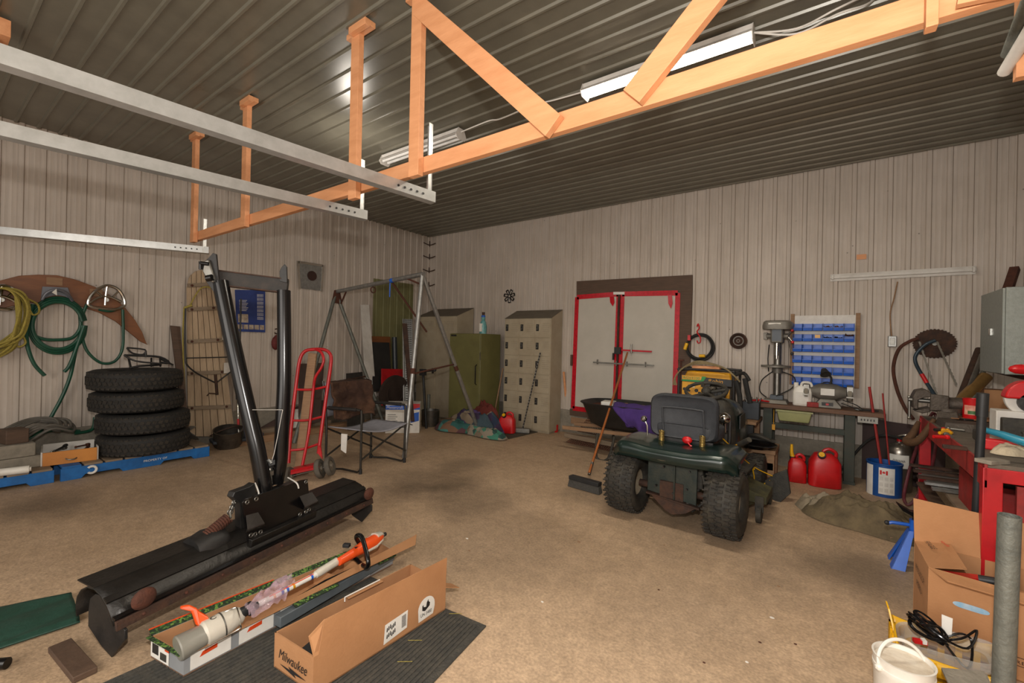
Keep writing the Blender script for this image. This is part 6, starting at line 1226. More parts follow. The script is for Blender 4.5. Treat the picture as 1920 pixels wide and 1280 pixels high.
m.grid(pan,28,6); m.tube([V((.84,3.38,BZ+.085)),V((.76,3.46,BZ+.11)),V((.70,3.55,BZ+.12))],.012,rs=lambda k:.024-.012*k); obj('dust_pan',m,mat('teal_plastic','2f87a0',.35,0,'267089',5),solid=.005,smooth=1,label='light blue plastic scoop with handle on the near end of the red bench',cat='scoop')
m=MB(); m.box((.93,3.27,BZ+.04),(.13,.08,.08),.2); obj('blue_tub',m,mat('navy_tub','1d3a66',.4),bev=.005,label='small dark blue tub on the bench under the blue scoop handle',cat='tub')
heap('rag',.80,3.50,BZ,.09,.06,.05,mat('cream_rag','c9b89c',.9,0,'a8977c',9,.5,.5,80),'crumpled cream rag beside the blue scoop handle','rag',2,n=20)
heap('rag',1.22,3.33,BZ+.05,.12,.08,.09,MATS['cream_rag'],'crumpled cream rag behind the blue scoop at the right edge','rag',4,n=20)
m=MB(); m.box((1.08,3.22,BZ+.02),(.16,.06,.035)); obj('grater_block',m,'blackpl',bev=.003,label='black ribbed block at the front edge of the red bench',cat='block')
# chop saw
q=V((1.12,3.80,BZ)); q=V((PY(1905,800,3.95).x,3.95,BZ)); t=thing('chop_saw','red and white chop saw with round guard on the red bench at the right edge','chop saw',q)
c=PY(1932,748,3.95)
m=MB(); R1=abs(PY(1880,745,3.95).x-c.x); P=[(R1*math.cos(a),R1*math.sin(a)) for a in [math.pi*k/24 for k in range(25)]]; m.prism(P,c+V((0,.05,.0)),(1,0,0),(0,0,1),.10); obj('guard',m,'redpl',t,bev=.01,smooth=.8)
m=MB(); m.prism([(R1*.95*math.cos(a),R1*.95*math.sin(a)) for a in [math.pi+math.pi*k/24 for k in range(25)]],c+V((0,.03,0)),(1,0,0),(0,0,1),.04); m.box((c.x-R1*.35,3.97,BZ+.10),(.22,.14,.20)); obj('lower_guard',m,'white',t,bev=.005)
m=MB(); m.cyl(c+V((0,-.05,-.02)),c+V((0,-.01,-.02)),R1*.52,n=32); obj('cutting_disc',m,'black',t)
m=MB(); m.ball(PY(1915,692,3.95),(.055,.04,.03),12); obj('handle_knob',m,'redpl',t)
m=MB(); m.box((c.x-.02,3.86,BZ+.03),(.42,.30,.06)); m.box((c.x-.05,3.80,BZ+.11),(.20,.05,.12)); obj('base',m,'dusty',t,bev=.006)
# electrical cabinet on right wall
t=thing('electrical_cabinet','large grey metal electrical cabinet mounted high on the right wall','cabinet',(1.22,4.88,1.2))
ez0=PY(1884,702,4.6).z; ez1=PY(1884,538,4.6).z
m=MB(); m.box2((1.01,4.60,ez0),(XR-.01,5.17,ez1)); obj('box',m,mat('hammered_grey','8c9089',.5,.3,'7d8079',40,.5,.1,120),t,bev=.004)
m=MB(); m.box2((.995,4.605,ez0+.005),(1.01,5.165,ez1-.005)); obj('door',m,MATS['hammered_grey'],t,bev=.003)
m=MB(); m.box((.992,4.88,(ez0+ez1)/2),(.01,.05,.05)); obj('latch',m,'chrome',t)
m=MB(); m.slab([V((1.03,5.0,ez0)),V((1.40,4.7,ez0)),V((1.40,4.75,ez0-.10)),V((1.2,4.9,ez0-.05))],(.0,.03,0)); obj('bottom_flap',m,'rustdark',t)
# pipes leaning behind
for (a,b,r,mt,lab) in ((PY(1768,786,5.0),PY(1848,706,5.35),.045,mat('brass_tube','9c7a48',.35,.6,'7a5c35',8),'brass coloured tube leaning toward the cabinet behind the vise'),(PY(1790,775,5.15),PY(1836,655,5.7),.028,M['rustdark'],'dark steel bar leaning toward the electrical cabinet'),(PY(1797,785,5.0),PY(1842,665,5.5),.02,M['steel'],'bundled steel rod leaning beside the dark bar'),(PY(1808,790,5.0),PY(1846,690,5.4),.016,M['darkgalv'],'thin grey rod leaning right of the dark bar')):
    m=MB(); m.cyl(a,b,r,n=14); obj('leaning_pipe',m,mt,label=lab,cat='pipe')
m=MB(); m.beam(PY(1884,560,5.75),PY(1903,503,5.95),.06,.05); obj('brown_lumber',m,'rust',label='reddish brown bar end sticking up behind the electrical cabinet',cat='bar')
m=MB(); m.box((1.2,5.4,1.0),(.3,.2,.18)); obj('shelf_box',m,'cardin',label='worn carton in the corner behind the chop saw',cat='carton')
m=MB(); m.box2((.95,5.2,.0),(XR-.04,6.1,.91)); obj('corner_shelf',m,'woodgrey',label='weathered shelf unit in the corner behind the red bench',cat='shelf')
# tarp / sacks on floor
heap('work_coat',.26,4.55,0,.42,.27,.17,mat('khaki_canvas','6e5f45',.9,0,'443a2b',9,.5,.8,40),'crumpled khaki canvas coat on the floor before the red bench','coat',3,rz=-.3,n=56,lump=.6)
heap('work_coat',.02,4.66,0,.26,.16,.12,mat('grey_canvas_dirty','8a7d68',.9,0,'6b5f4d',7,.5,.5,50),'smaller greyish canvas bundle at the left end of the khaki coat','coat',7,n=40,lump=.6)
m=MB()
m.tube([PZ(1545,940,.03),PZ(1560,958,.03),PZ(1600,965,.03),PZ(1650,985,.07),PZ(1690,1000,.04)],.035,n=8,sm=5,rs=lambda k:.018+.03*math.sin(3.1*k)); m.tube([PZ(1550,935,.02),PZ(1548,960,.02),PZ(1590,985,.02),PZ(1640,990,.03)],.012,n=6,sm=4)
obj('canvas_strap',m,MATS['khaki_canvas'],smooth=1,label='rolled brown canvas strap lying along the front of the khaki coat',cat='strap')
# jack stand
c=V((.42,3.62,0)); c=PZ(1712,1052); c=V((.47,3.85,0)); t=thing('jack_stand','blue steel jack stand with black saddle behind the open carton','jack stand',c)
for (sx,sy) in ((-1,-1),(1,-1),(1,1),(-1,1)):
    m=MB(); m.slab([c+V((sx*.13,sy*.11,0)),c+V((sx*.06,sy*.11,.0)),c+V((sx*.012,sy*.03,.24)),c+V((sx*.04,sy*.03,.24))],(0,-sy*.006,0)); m.slab([c+V((sx*.13,sy*.11,0)),c+V((sx*.13,sy*.04,.0)),c+V((sx*.04,sy*.0,.24)),c+V((sx*.04,sy*.03,.24))],(-sx*.006,0,0)); obj('leg',m,'bluepl',t)
m=MB(); m.cyl(c+UP*.2,c+UP*.31,.034); obj('collar',m,'bluepl',t); m=MB(); m.cyl(c+UP*.22,c+UP*.36,.02); m.slab([c+V((x,-.03,z)) for x,z in ((-.1,.40),(-.07,.36),(-.02,.335),(.03,.335),(.075,.36),(.1,.40),(.04,.365),(-.03,.362))],(0,.06,0)); obj('saddle',m,'blackgloss',t)
m=MB(); m.tube([c+V((-.03,0,.27)),c+V((-.12,-.02,.27)),c+V((-.14,-.02,.26))],.011); m.mi(1); m.ball(c+V((-.145,-.02,.262)),.016,8); obj('ratchet_lever',m,['bluepl','blackpl'],t)
# black pipe, steel pipe
a=PD(1829,990,2.31); b=PD(1843,737,2.27); d=(b-a).normalized(); k=a.z/d.z
m=MB(); a0=a-d*k; m.cyl(a0,b,.0185,n=24,caps=False); m.cyl(b-d*.12,b,.0235,n=24); obj('black_pipe',m,'blackpl',label='tall black plastic pipe with coupling standing behind the open carton',cat='pipe')
a=PD(1881,1290,1.52); b=PD(1893,966,1.50); d=(b-a).normalized(); a0=a-d*(a.z/d.z)
m=MB(); m.lathe([(.029,0),(.029,(b-a0).length),(.0245,(b-a0).length),(.0245,.01)],a0,d,32); m.mi(1); m.lathe([(.0,(b-a0).length-.012),(.0245,(b-a0).length-.012),(.0245,(b-a0).length-.03),(0,(b-a0).length-.03)],a0,d,24); obj('steel_post',m,['darkgalv','conc'],label='thick grey steel post standing at the right frame edge in front of the cartons',cat='post')
# ================================================================ BIG CARTON
t=thing('open_carton','large open cardboard carton with raised flaps beside the steel post','carton',(.62,3.0,0))
A=V((.395,2.86,0)); u=V((.985,-.17,0)).normalized(); v=V((-.03,1,0)).normalized(); hh=.375; w_,dp=.50,.34
Bp,Cp,Dp=A+u*w_,A+u*w_+v*dp,A+v*dp
def side(nm,p,q,h,mt='cardboard',tk=.006): m=MB(); n=UP.cross(q-p).normalized()*tk; m.slab([p,q,q+UP*h,p+UP*h],n); return obj(nm,m,mt,t)
side('front_side',A,Bp,hh); side('right_side',Bp,Cp,hh); side('back_side',Cp,Dp,hh,'cardin'); side('left_side',Dp,A,hh)
m=MB(); m.slab([A,Bp,Cp,Dp],(0,0,.006)); obj('bottom',m,'cardin',t)
m=MB(); p,q=Dp+UP*hh,Cp+UP*hh; m.slab([p,q,q+UP*.2+v*.05,p+UP*.22+v*.05],tuple(v*.005)); obj('back_flap',m,'cardboard',t)
m=MB(); p,q=Dp+UP*hh,A+UP*hh; m.slab([p,q,PZ(1813,1068,hh+.015),PZ(1782,1020,hh+.03)],(0,0,.004)); obj('left_flap',m,'cardboard',t)
m=MB(); p,q=A+UP*hh,Bp+UP*hh; m.slab([p,q,q-v*.07-UP*.02,p-v*.07+u*.05-UP*.015],(0,0,.005)); obj('front_flap',m,'cardboard',t)
m=MB(); p,q=Bp+UP*hh,Cp+UP*hh; m.slab([p,q,q+u*.12-UP*.08,p+u*.12-UP*.08],(0,0,.005)); obj('right_flap',m,'cardboard',t)
fo=A-v*.0015
vn=UP.cross(u)
def PF(px,py): r=ray(px,py); return CAM+r*((A-CAM).dot(vn)/r.dot(vn))
m=MB(); cc=PF(1820,1139)-v*.003; m.add([cc+u*(.058*math.copysign(abs(math.cos(a))**.5,math.cos(a)))+UP*(.013*math.sin(a)) for a in [6.283*i/24 for i in range(24)]],[tuple(range(24))]); obj('hand_hole',m,mat('bag_in_hole','b9c4cc',.5,0,'5aa2c8',20),t,smooth=0)
text('lettering','THIS SIDE UP  REFRIGERATE',fo+u*.10+UP*.075-v*.001,u,UP,.014,'rustdark',t,width=.34)
for z in (.10,.065): m=MB(); m.slab([fo+u*.06+UP*z-v*.001,fo+u*.46+UP*z-v*.001,fo+u*.46+UP*(z+.0025)-v*.001,fo+u*.06+UP*(z+.0025)-v*.001],tuple(-v*.0005)); obj('printed_line',m,'rustdark',t)
fl=Dp+UP*hh+u*.035-v*.05+UP*.026
text('lettering','FRAGILE',Dp+UP*(hh+.028)+u*.03-v*.04,(-v*.9+u*.15),(u*.9+UP*.25),.022,'ink',t,width=.10)
text('lettering','Handle',Dp+UP*(hh+.045)+u*.09-v*.03,(-v*.9+u*.25),(u*.9+UP*.25),.016,'redpl',t,width=.07)
text('lettering','PRODUCE OF',lerp(Dp,A,.2)+UP*.26-u*.003,-v,UP,.03,'wooddark',t,width=.2)
text('lettering','PERU',lerp(Dp,A,.3)+UP*.19-u*.003,-v,UP,.03,'wooddark',t,width=.12)
m=MB(); q=A+u*.14+v*.12; m.box(q+UP*.32,(.14,.05,.05),.4); m.mi(1); m.cyl(q+UP*.345+u*.05,q+UP*.36+u*.14,.02); obj('red_tool',m,['redpl','blackpl'],label='red and black tool lying inside the open carton',cat='tool')
m=MB(); m.box(A+u*.28+v*.17+UP*.15,(.3,.22,.28),-.17); obj('inner_box',m,'cardin',label='smaller box filling the open carton',cat='box')
# second carton at right edge behind post
m=MB(); m.box((1.06,2.62,.16),(.34,.5,.30),-.1); m.mi(1); m.box((.89,2.60,.17),(.01,.2,.18),-.1); obj('dark_carton',m,['cardboard','ink'],bev=.004,label='carton with a dark printed panel at the right frame edge behind the steel post',cat='carton')
m=MB(); m.box((1.08,2.62,.365),(.3,.4,.10),-.1); obj('blue_box',m,mat('blue_carton','1f4c78',.5),bev=.01,label='dark blue package on the carton at the right frame edge',cat='package')
# ================================================================ YELLOW BASKET, CABLE, BUCKET
t=thing('yellow_crate','yellow plastic basket holding a clear lid and black cable, in front of the carton','basket',(.42,2.5,0))
def YC(px,py,z): return PZ(px,py,z)
a=YC(1680,1150,.20); b=YC(1862,1205,.20); cvec=b-a; uu=cvec.normalized(); vv=V((uu.y,-uu.x,0)); 
P0=V((.255,2.72,0)); uu=V((1,-.02,0)).normalized(); vv=V((-.02,-1,0)).normalized(); Lc,Wc,hc=.33,.25,.17
def cr(uq,vq,z): return P0+uu*(Lc*uq)+vv*(Wc*vq)+UP*z
def band(pf,z0,z1,dip,n=24):
    m=MB(); m.add([pf(i/n)+UP*z for i in range(n+1) for z in (z0,)]+[pf(i/n)+UP*(z1-dip*math.sin(math.pi*i/n)**.8) for i in range(n+1)],[(i,i+1,n+2+i,n+1+i) for i in range(n)]); return m
for nm,pf,dip in (('back_side',lambda k:cr(k,0,0),.06),('front_side',lambda k:cr(k,1,0),.08),('left_side',lambda k:cr(0,k,0),-.02),('right_side',lambda k:cr(1,k,0),-.02)):
    m=band(pf,0,.045,0); obj(nm,m,'yellowpl',t,solid=.004,label=None)
    m=band(pf,.085,hc,dip*.3); obj(nm.replace('side','rim'),m,'yellowpl',t,solid=.005)
    n=6 if 'back' in nm or 'front' in nm else 4
    m=MB()
    for k in range(n+1): q=pf(k/n); m.box(q+UP*.085,(.022,.022,.11),math.atan2(uu.y,uu.x))
    obj('slat_row',m,'yellowpl',t)
m=MB(); m.slab([cr(0,0,.004),cr(1,0,.004),cr(1,1,.004),cr(0,1,.004)],(0,0,.004)); obj('bottom',m,'yellowpl',t)
m=MB(); m.slab([cr(-.01,.02,.15),cr(-.01,.45,.15),cr(-.06,.3,.225),cr(-.08,.10,.235)],tuple(uu*.006)); obj('raised_handle',m,'yellowpl',t)
m=MB(); m.slab([cr(1.0,.05,.14),cr(1.0,.6,.14),cr(1.04,.5,.21),cr(1.04,.15,.225)],tuple(uu*.006)); obj('raised_handle',m,'yellowpl',t)
t=thing('clear_lid','clear plastic box lid lying tilted on the yellow basket','lid',cr(.55,.4,.16))
def rr(s,z,dz=0): return [cr(.5,.45,0)+uu*(.15*s*math.copysign(abs(math.cos(a))**.5,math.cos(a)))+vv*(.10*s*math.copysign(abs(math.sin(a))**.5,math.sin(a)))+UP*(z+.02*math.cos(a)) for a in [6.283*i/32 for i in range(32)]]
m=MB(); m.loft([rr(.86,.12),rr(.97,.125),rr(1.0,.165),rr(1.06,.17),rr(1.06,.174),rr(.985,.169),rr(.95,.130),rr(.84,.125)],caps=False); m.add(rr(.86,.12),[tuple(range(32))]); obj('shell',m,'glassy',t,smooth=.8)
m=MB(); q=cr(.42,.45,.165)
for k in range(9):
    r1,r2=random.uniform(.035,.075),random.uniform(.025,.05); ph=random.uniform(0,6); tl=random.uniform(-.5,.5)
    m.tube([q+uu*(r1*math.cos(a)-.03)+vv*(r2*math.sin(a+ph*.2))+UP*(.025+.02*math.sin(a+ph)+.005*k) for a in [6.283*i/14 for i in range(14)]],.0045,closed=True,n=6,sm=2)
for s in (-1,1): m.tube([q,q+uu*.07+UP*.05+vv*.02*s,q+uu*.11+UP*.11*(1 if s>0 else .2)+vv*.04*s,q+uu*.08+UP*.08*s*.5+vv*.07,q+uu*.01+UP*.02],.0045,n=6,sm=5)
obj('cable_bundle',m,'blackgloss',label='bundled black cable lying on the clear lid in the yellow basket',cat='cable')
m=MB(); p=q+uu*.015+UP*.03-vv*.01; m.slab([p,p+uu*.03,p+uu*.034+UP*.075-vv*.01,p+UP*.08-vv*.01],tuple(vv*.001)); obj('paper_tag',m,'label',label='white printed paper tag standing up from the black cable',cat='tag')
m=MB(); p=cr(.24,.66,.165); m.box(p,(.045,.02,.015),.3); m.mi(1); m.box(p+uu*.012+UP*.006,(.014,.022,.016),.3); obj('red_plug',m,['redpl','label'],label='small red and white packet under the cable in the basket',cat='packet')
# grey cloth/board in front of basket
m=MB(); m.slab([PZ(1765,1255,.20),PZ(1845,1262,.20),PZ(1860,1300,.18),PZ(1790,1310,.18)],(0,0,.008)); m.slab([PZ(1765,1255,.20),PZ(1790,1310,.18),PZ(1790,1310,.0),PZ(1765,1255,.0)],(0.008,0,0)); m.slab([PZ(1845,1262,.20),PZ(1860,1300,.18),PZ(1860,1300,.0),PZ(1845,1262,.0)],(.008,0,0)); obj('grey_tray',m,'conc',label='grey dusty tray beside the bucket in front of the yellow basket',cat='tray')
# bucket
zb2=.28; q0=PZ(1694,1235,zb2); c=V((q0.x,q0.y,0)); rx=abs(PZ(1756,1255,zb2).x-PZ(1632,1215,zb2).x)/2*1.02; rx=(PZ(1757,1262,zb2)-PZ(1630,1212,zb2)).length/2*.96
t=thing('plastic_pail','white plastic pail with a wire bail and dusty lid near the bottom right corner','pail',c)
m=MB(); m.lathe([(0,0),(rx*.86,0),(rx*.88,.01),(rx*.97,zb2-.05),(rx*1.0,zb2-.045),(rx*1.0,zb2-.03),(rx*.975,zb2-.028),(rx,zb2),(rx*1.02,zb2+.004),(rx*.95,zb2+.004),(rx*.93,zb2-.015),(0,zb2-.018)],c,n=48); obj('body',m,'whitepl',t,smooth=.6)
m=MB(); m.lathe([(0,zb2-.018),(rx*.92,zb2-.014),(rx*.92,zb2-.012),(0,zb2-.014)],c,n=48); obj('dusty_lid',m,mat('dusty_lid','d8ccb9',.8,0,'a38a6c',9,.35,.2,60),t)
m=MB(); h0=c+V((-rx*1.0,-.0,zb2-.03)); P=[]
r1=PD(1637,1240,ray(0,0).length*0+1); 
e1=c+V((-.80,-.60,0)).normalized()*rx*1.01+UP*(zb2-.03); e2=c+V((.80,.60,0)).normalized()*rx*1.01+UP*(zb2-.03); ax_=(e2-e1)/2; mid=(e1+e2)/2; upd=(UP*.9+V((-.6,.8,0))*.35).normalized()
m.tube([mid-ax_*math.cos(a)+upd*(rx*.98*math.sin(a)) for a in [math.pi*k/20 for k in range(21)]],.006,n=8); obj('bail_handle',m,'whitepl',t)
text('lettering','SUBMERSIBLE',c+V((-rx*.75,-rx*.66,.13)),V((.75,-.66,0)),UP,.022,'ink',t,width=.12)
for e in (e1,e2): m=MB(); m.ball(e,.014,10); obj('handle_lug',m,'whitepl',t)
# ================================================================ FOREGROUND CARTONS
m=MB(); m.slab([V((-2.34,.05,0)),V((-1.12,.05,0)),V((-1.345,1.70,0)),V((-2.30,1.62,0))],(0,0,.008)); obj('rubber_mat',m,mat('ribbed_mat','3a3833',.9,0,'524c42',25,.4,.5,90),bev=.003,label='dark ribbed rubber mat under the two foreground cartons',cat='mat')
m=MB()
for k in range(44): m.beam(lerp((-2.30,.08,.010),(-1.16,.08,.010),k/43),lerp((-2.27,1.59,.010),(-1.38,1.66,.010),k/43),.008,.006)
obj('mat_rib',m,MATS['ribbed_mat'],bpy.data.objects['rubber_mat'],kind='stuff')
M['leafp']=patt('leaf_print_box',['24381a','3b5a22','5f7d34','1c2813'],110)
z1=.10
NL,NR,FR,FL=PZ(283,1192,z1),PZ(345,1227,z1),PZ(737,1031,z1),PZ(712,1016,z1)
for p in (NL,NR,FR,FL): p.z=.010
t=thing('trimmer_carton','long open carton with leaf print edges holding the string trimmer','carton',lerp(NL,FR,.5))
def carton(t,NL,NR,FR,FL,h,mo,mi_,tk=.006):
    out={}
    for nm,p,q in (('near_end',NL,NR),('right_side',NR,FR),('far_end',FR,FL),('left_side',FL,NL)):
        n=UP.cross(q-p).normalized()*tk; m=MB(); m.slab([p,q,q+UP*h,p+UP*h],n*.4); m.mi(1); m.slab([p+n*.42,q+n*.42,q+n*.42+UP*h,p+n*.42+UP*h],n*.6); out[nm]=obj(nm,m,[mo,mi_],t)
    m=MB(); m.slab([NL,NR,FR,FL],(0,0,.006)); obj('bottom',m,mi_,t); return out
carton(t,NL,NR,FR,FL,z1-.01,'galv' if 0 else mat('printed_grey_box','8d8f90',.6,0,'77797b',3),'cardin')
H1=UP*(z1-.01)
def edge(p,q,w0,nm,mt,off=V((0,0,0)),vert=False,inn=None): m=MB(); m.slab([p,q,q+off,p+off],(0,0,.003)); return obj(nm,m,mt,t)
d=(FL-NL).normalized(); o=UP.cross(d).normalized()
edge(NL+H1,FL+H1,0,'left_flap','leafp',o*.028+UP*.010); edge(NL+H1,NR+H1,0,'near_edge','leafp',(-d)*.018)
m=MB(); m.slab([NL+H1+o*.03+UP*.012,lerp(NL,FL,.45)+H1+o*.03+UP*.012,lerp(NL,FL,.45)+H1+o*.036+UP*.013,NL+H1+o*.036+UP*.013],(0,0,.002)); obj('orange_edge',m,mat('orange_print','d8491c',.5),t)
d2=(FR-NR).normalized(); o2=d2.cross(UP).normalized()
# right flap folded out: cardboard inside, leaf patches, far tip raised
m=MB(); p,q=NR+H1,FR+H1
m.slab([p,q,q+d2*.16+o2*.04+UP*.05,q+d2*.10+o2*.09+UP*.02,lerp(p,q,.5)+o2*.03+UP*.0,p+o2*.02],(0,0,.003)); obj('right_flap',m,'cardboard',t)
for (a,b) in ((.40,.62),(.86,.98)):
    m=MB(); m.slab([lerp(p,q,a)+UP*.006,lerp(p,q,b)+UP*.006,lerp(p,q,b)+o2*.055-UP*.01,lerp(p,q,a)+o2*.055-UP*.01],(0,0,.003)); obj('leaf_panel',m,'leafp',t)
# printed panels on the right side
for k in range(5):
    a,b=.02+.17*k,.16+.17*k; m=MB(); s=o2*.002; m.slab([lerp(NR,FR,a)+s+UP*.012,lerp(NR,FR,b)+s+UP*.012,lerp(NR,FR,b)+s+UP*.075,lerp(NR,FR,a)+s+UP*.075],tuple(o2*.001)); obj('printed_panel',m,'label',t)
    m=MB(); s=o2*.004; m.slab([lerp(NR,FR,a+.03)+s+UP*.05,lerp(NR,FR,a+.09)+s+UP*.055,lerp(NR,FR,a+.09)+s+UP*.072,lerp(NR,FR,a+.04)+s+UP*.068],tuple(o2*.001)); obj('orange_print',m,MATS['orange_print'],t)
e=(NR-NL).normalized(); en=-d*.002
for (a,b,z0,z9,mt) in ((.05,.95,.01,.085,'label'),(.15,.45,.03,.07,'ink'),(.55,.85,.02,.05,'steel'),(.78,.98,.065,.085,MATS['orange_print'])):
    m=MB(); en2=en*(1 if mt=='label' else 2); m.slab([NL+e*(.15*a)+en2+UP*z0,NL+e*(.15*b)+en2+UP*z0,NL+e*(.15*b)+en2+UP*z9,NL+e*(.15*a)+en2+UP*z9],tuple(-d*.0006)); obj('end_print',m,mt,t)
# inner dividers
m=MB(); p=lerp(lerp(NL,NR,.0),lerp(FL,FR,0),.62); q=lerp(NR,FR,.66); m.slab([p+UP*.01,q+UP*.01,q+UP*.09,p+UP*.09],tuple(d*.004)); obj('divider',m,'cardboard',t); m=MB(); p=lerp(NL,FL,.78); q=lerp(NR,FR,.82); m.slab([p+UP*.01,q+UP*.01,q+UP*.08,p+UP*.08],tuple(d*.004)); obj('divider',m,'cardboard',t)
# string trimmer
M['orange']=mat('orange_plastic','e8541a',.35,0,'d0471a',5)
M['greyw']=mat('light_grey_plastic','c9c2b4',.35,0,'b5ad9e',5)
t=thing('string_trimmer','orange and white electric string trimmer lying in the long carton','string trimmer',lerp(NL,FR,.5)+UP*.05)
def T(px,py,z=.14): return PZ(px,py,z)
def TD(px,py,d): return PD(px,py,d)
sA=T(470,1140,.155); sB=T(592,1077,.155); sC=T(632,1052,.165); 
m=MB(); m.cyl(sA,sB+(sB-sA)*.05,.013,n=16); obj('shaft',m,'label',t)
sd=(sB-sA).normalized(); m=MB(); n_=UP.cross(sd).normalized(); m.slab([lerp(sA,sB,.25)+UP*.0135-n_*.003,lerp(sA,sB,.95)+UP*.0135-n_*.003,lerp(sA,sB,.95)+UP*.0125-n_*.008,lerp(sA,sB,.25)+UP*.0125-n_*.008],(0,0,.001)); obj('orange_stripe',m,'orange',t)
for k,(a,mt) in enumerate(((.30,'yellow'),(.42,'bluepl'),(.5,'bluepl'),(.6,'yellow'),(.9,'bluepl'))): m=MB(); m.cyl(lerp(sA,sB,a),lerp(sA,sB,a+.035),.0136,n=16); obj('warning_mark',m,mt,t)
m=MB(); m.tube([sA-sd*.05,sA,sA+sd*.03],.022,n=12,rs=lambda k:.024-.006*k); m.cyl(sA-sd*.01,sA+sd*.005,.03,n=12); obj('coupling',m,'blackpl',t)
g0=T(385,1188,.13); g1=T(455,1150,.145); gd=(g1-g0).normalized()
m=MB(); L=(g1-g0).length; m.lathe([(0,-.01),(.045,-.01),(.052,.0),(.052,L*.45),(.048,L*.6),(.036,L*.92),(.026,L),(0,L)],g0,gd,28); obj('motor_housing',m,'greyw',t)
m=MB(); m.lathe([(.0533,L*.40),(.0533,L*.44)],g0,gd,28); m.torus(g0+gd*L*.2+UP*.05,.01,.003); obj('housing_seam',m,'steel',t)
m=MB(); x=gd.cross(UP).normalized(); y=x.cross(gd)
m.loft([[g0+gd*a+x*(.058*s*math.cos(th))+y*(.048*s*math.sin(th)) for th in [6.283*i/24 for i in range(24)]] for a,s in ((-.10,.92),(-.095,1.0),(-.02,.9),(-.0,.8))]); obj('debris_guard',m,mat('smoky_grey_plastic','8d8a80',.35,0,'7a776d',5),t,smooth=.7)
m=MB(); 
def og(px,py,z): return PZ(px,py,z)
m.slab([og(338,1135,.22),og(352,1132,.225),og(366,1138,.21),og(388,1165,.16),og(386,1172,.15),og(366,1172,.15),og(357,1145,.20),og(335,1140,.215)],tuple(x*.02+UP*.004)); m.slab([og(365,1139,.21),og(384,1150,.19),og(391,1168,.15),og(370,1174,.14)],tuple(x*.04)); obj('orange_guard',m,'orange',t,bev=.006)
m=MB(); m.tube([og(378,1170,.17),og(436,1140,.19),og(446,1145,.19),og(451,1172,.15),og(446,1180,.13),og(384,1215,.12)],.003,n=6,sm=3); obj('spacer_wire',m,'chrome',t)
m=MB(); m.lathe([(0,0),(.018,0),(.021,.02),(.022,(sC-sB).length+.0),(.0,(sC-sB).length)],sB,(sC-sB),20); obj('white_sleeve',m,'greyw',t)
h1=T(637,1052,.17); h2=T(717,1004,.17); hd=(h2-h1).normalized(); hx=hd.cross(UP).normalized(); hy=hx.cross(hd); LL=(h2-h1).length
def hs(k,w_,hh,dz=0): return [h1+hd*(LL*k)+hx*(w_*math.cos(a))+hy*(hh*math.sin(a)+dz) for a in [6.283*i/24 for i in range(24)]]
m=MB(); m.loft([hs(-.02,.02,.02),hs(.0,.023,.022),hs(.3,.027,.026),hs(.5,.034,.034),hs(.72,.042,.04),hs(.92,.028,.03),hs(1.0,.012,.015)]); obj('motor_handle',m,'orange',t,smooth=.9)
m=MB(); m.loft([hs(.5,.035,.018,-.018),hs(.72,.045,.024,-.018),hs(.93,.03,.016,-.01)]); m.loft([hs(.80,.03,.016,.028),hs(.95,.022,.012,.022),hs(1.03,.008,.01,.0)]); obj('white_trim',m,'greyw',t,smooth=.9)
m=MB(); m.cyl(h1+hd*LL*.98,h1+hd*LL*1.08,.012); obj('plug_inlet',m,'blackpl',t)
m=MB(); m.box(h1+hd*LL*.36+hy*.024+hx*.004,(.035,.012,.008),math.atan2(hd.y,hd.x)); obj('switch',m,'blackpl',t)
text('lettering','TRIMMER',h1+hd*LL*.60+hy*.0425-hx*(-.006),hd,-hx,.010,'label',t,width=.055)
m=MB(); m.tube([T(676,1022,.17),T(668,1008,.23),T(672,1003,.26),T(680,1010,.25),T(690,1050,.17),T(688,1062,.13),T(678,1058,.12),T(664,1045,.12),T(655,1045,.14)],.0125,n=12,sm=5); obj('loop_handle',m,'blackgloss',t)
m=MB(); m.box(T(650,1022,.18),(.04,.03,.02),.5); obj('handle_clamp',m,'blackpl',t,bev=.003)
def bag(u,v): p=lerp(T(462,1165,.12),T(545,1100,.12),u); return p+n_*((v-.5)*-.12)*(.6+.6*math.sin(3.14*u))+UP*(.03+.035*noise.noise(V((u*7,v*6,0)))+.03*math.sin(3.14*v))
m=MB(); m.grid(bag,26,18); obj('plastic_bag',m,mat('pink_clear_bag','c8a3b4',.12,0,'d9c6cc',9,alpha=.4),smooth=1.2,label='crumpled pinkish clear plastic bag around the trimmer shaft',cat='bag')
# grey parts between cartons (black tubes on mat)
m=MB(); a=PZ(520,1165,.06); b=PZ(735,1040,.06); m.beam(a,b,.045,.05); obj('grey_carton_edge',m,mat('grey_tray_plastic','5d6468',.5),bev=.004,label='long grey tray edge lying between the two foreground cartons',cat='tray')
m=MB(); m.tube([PZ(560,1120,.10),PZ(610,1090,.115),PZ(722,1040,.11)],.010); obj('black_rod',m,'blackgloss',label='thin black rod lying on the grey tray between the cartons',cat='rod')
m=MB(); m.ball(lerp(PZ(520,1165,.06),PZ(735,1040,.06),.30)+UP*.037,.012,10); obj('plastic_ball',m,'redpl',label='small red plastic ball between the two foreground cartons',cat='knob')
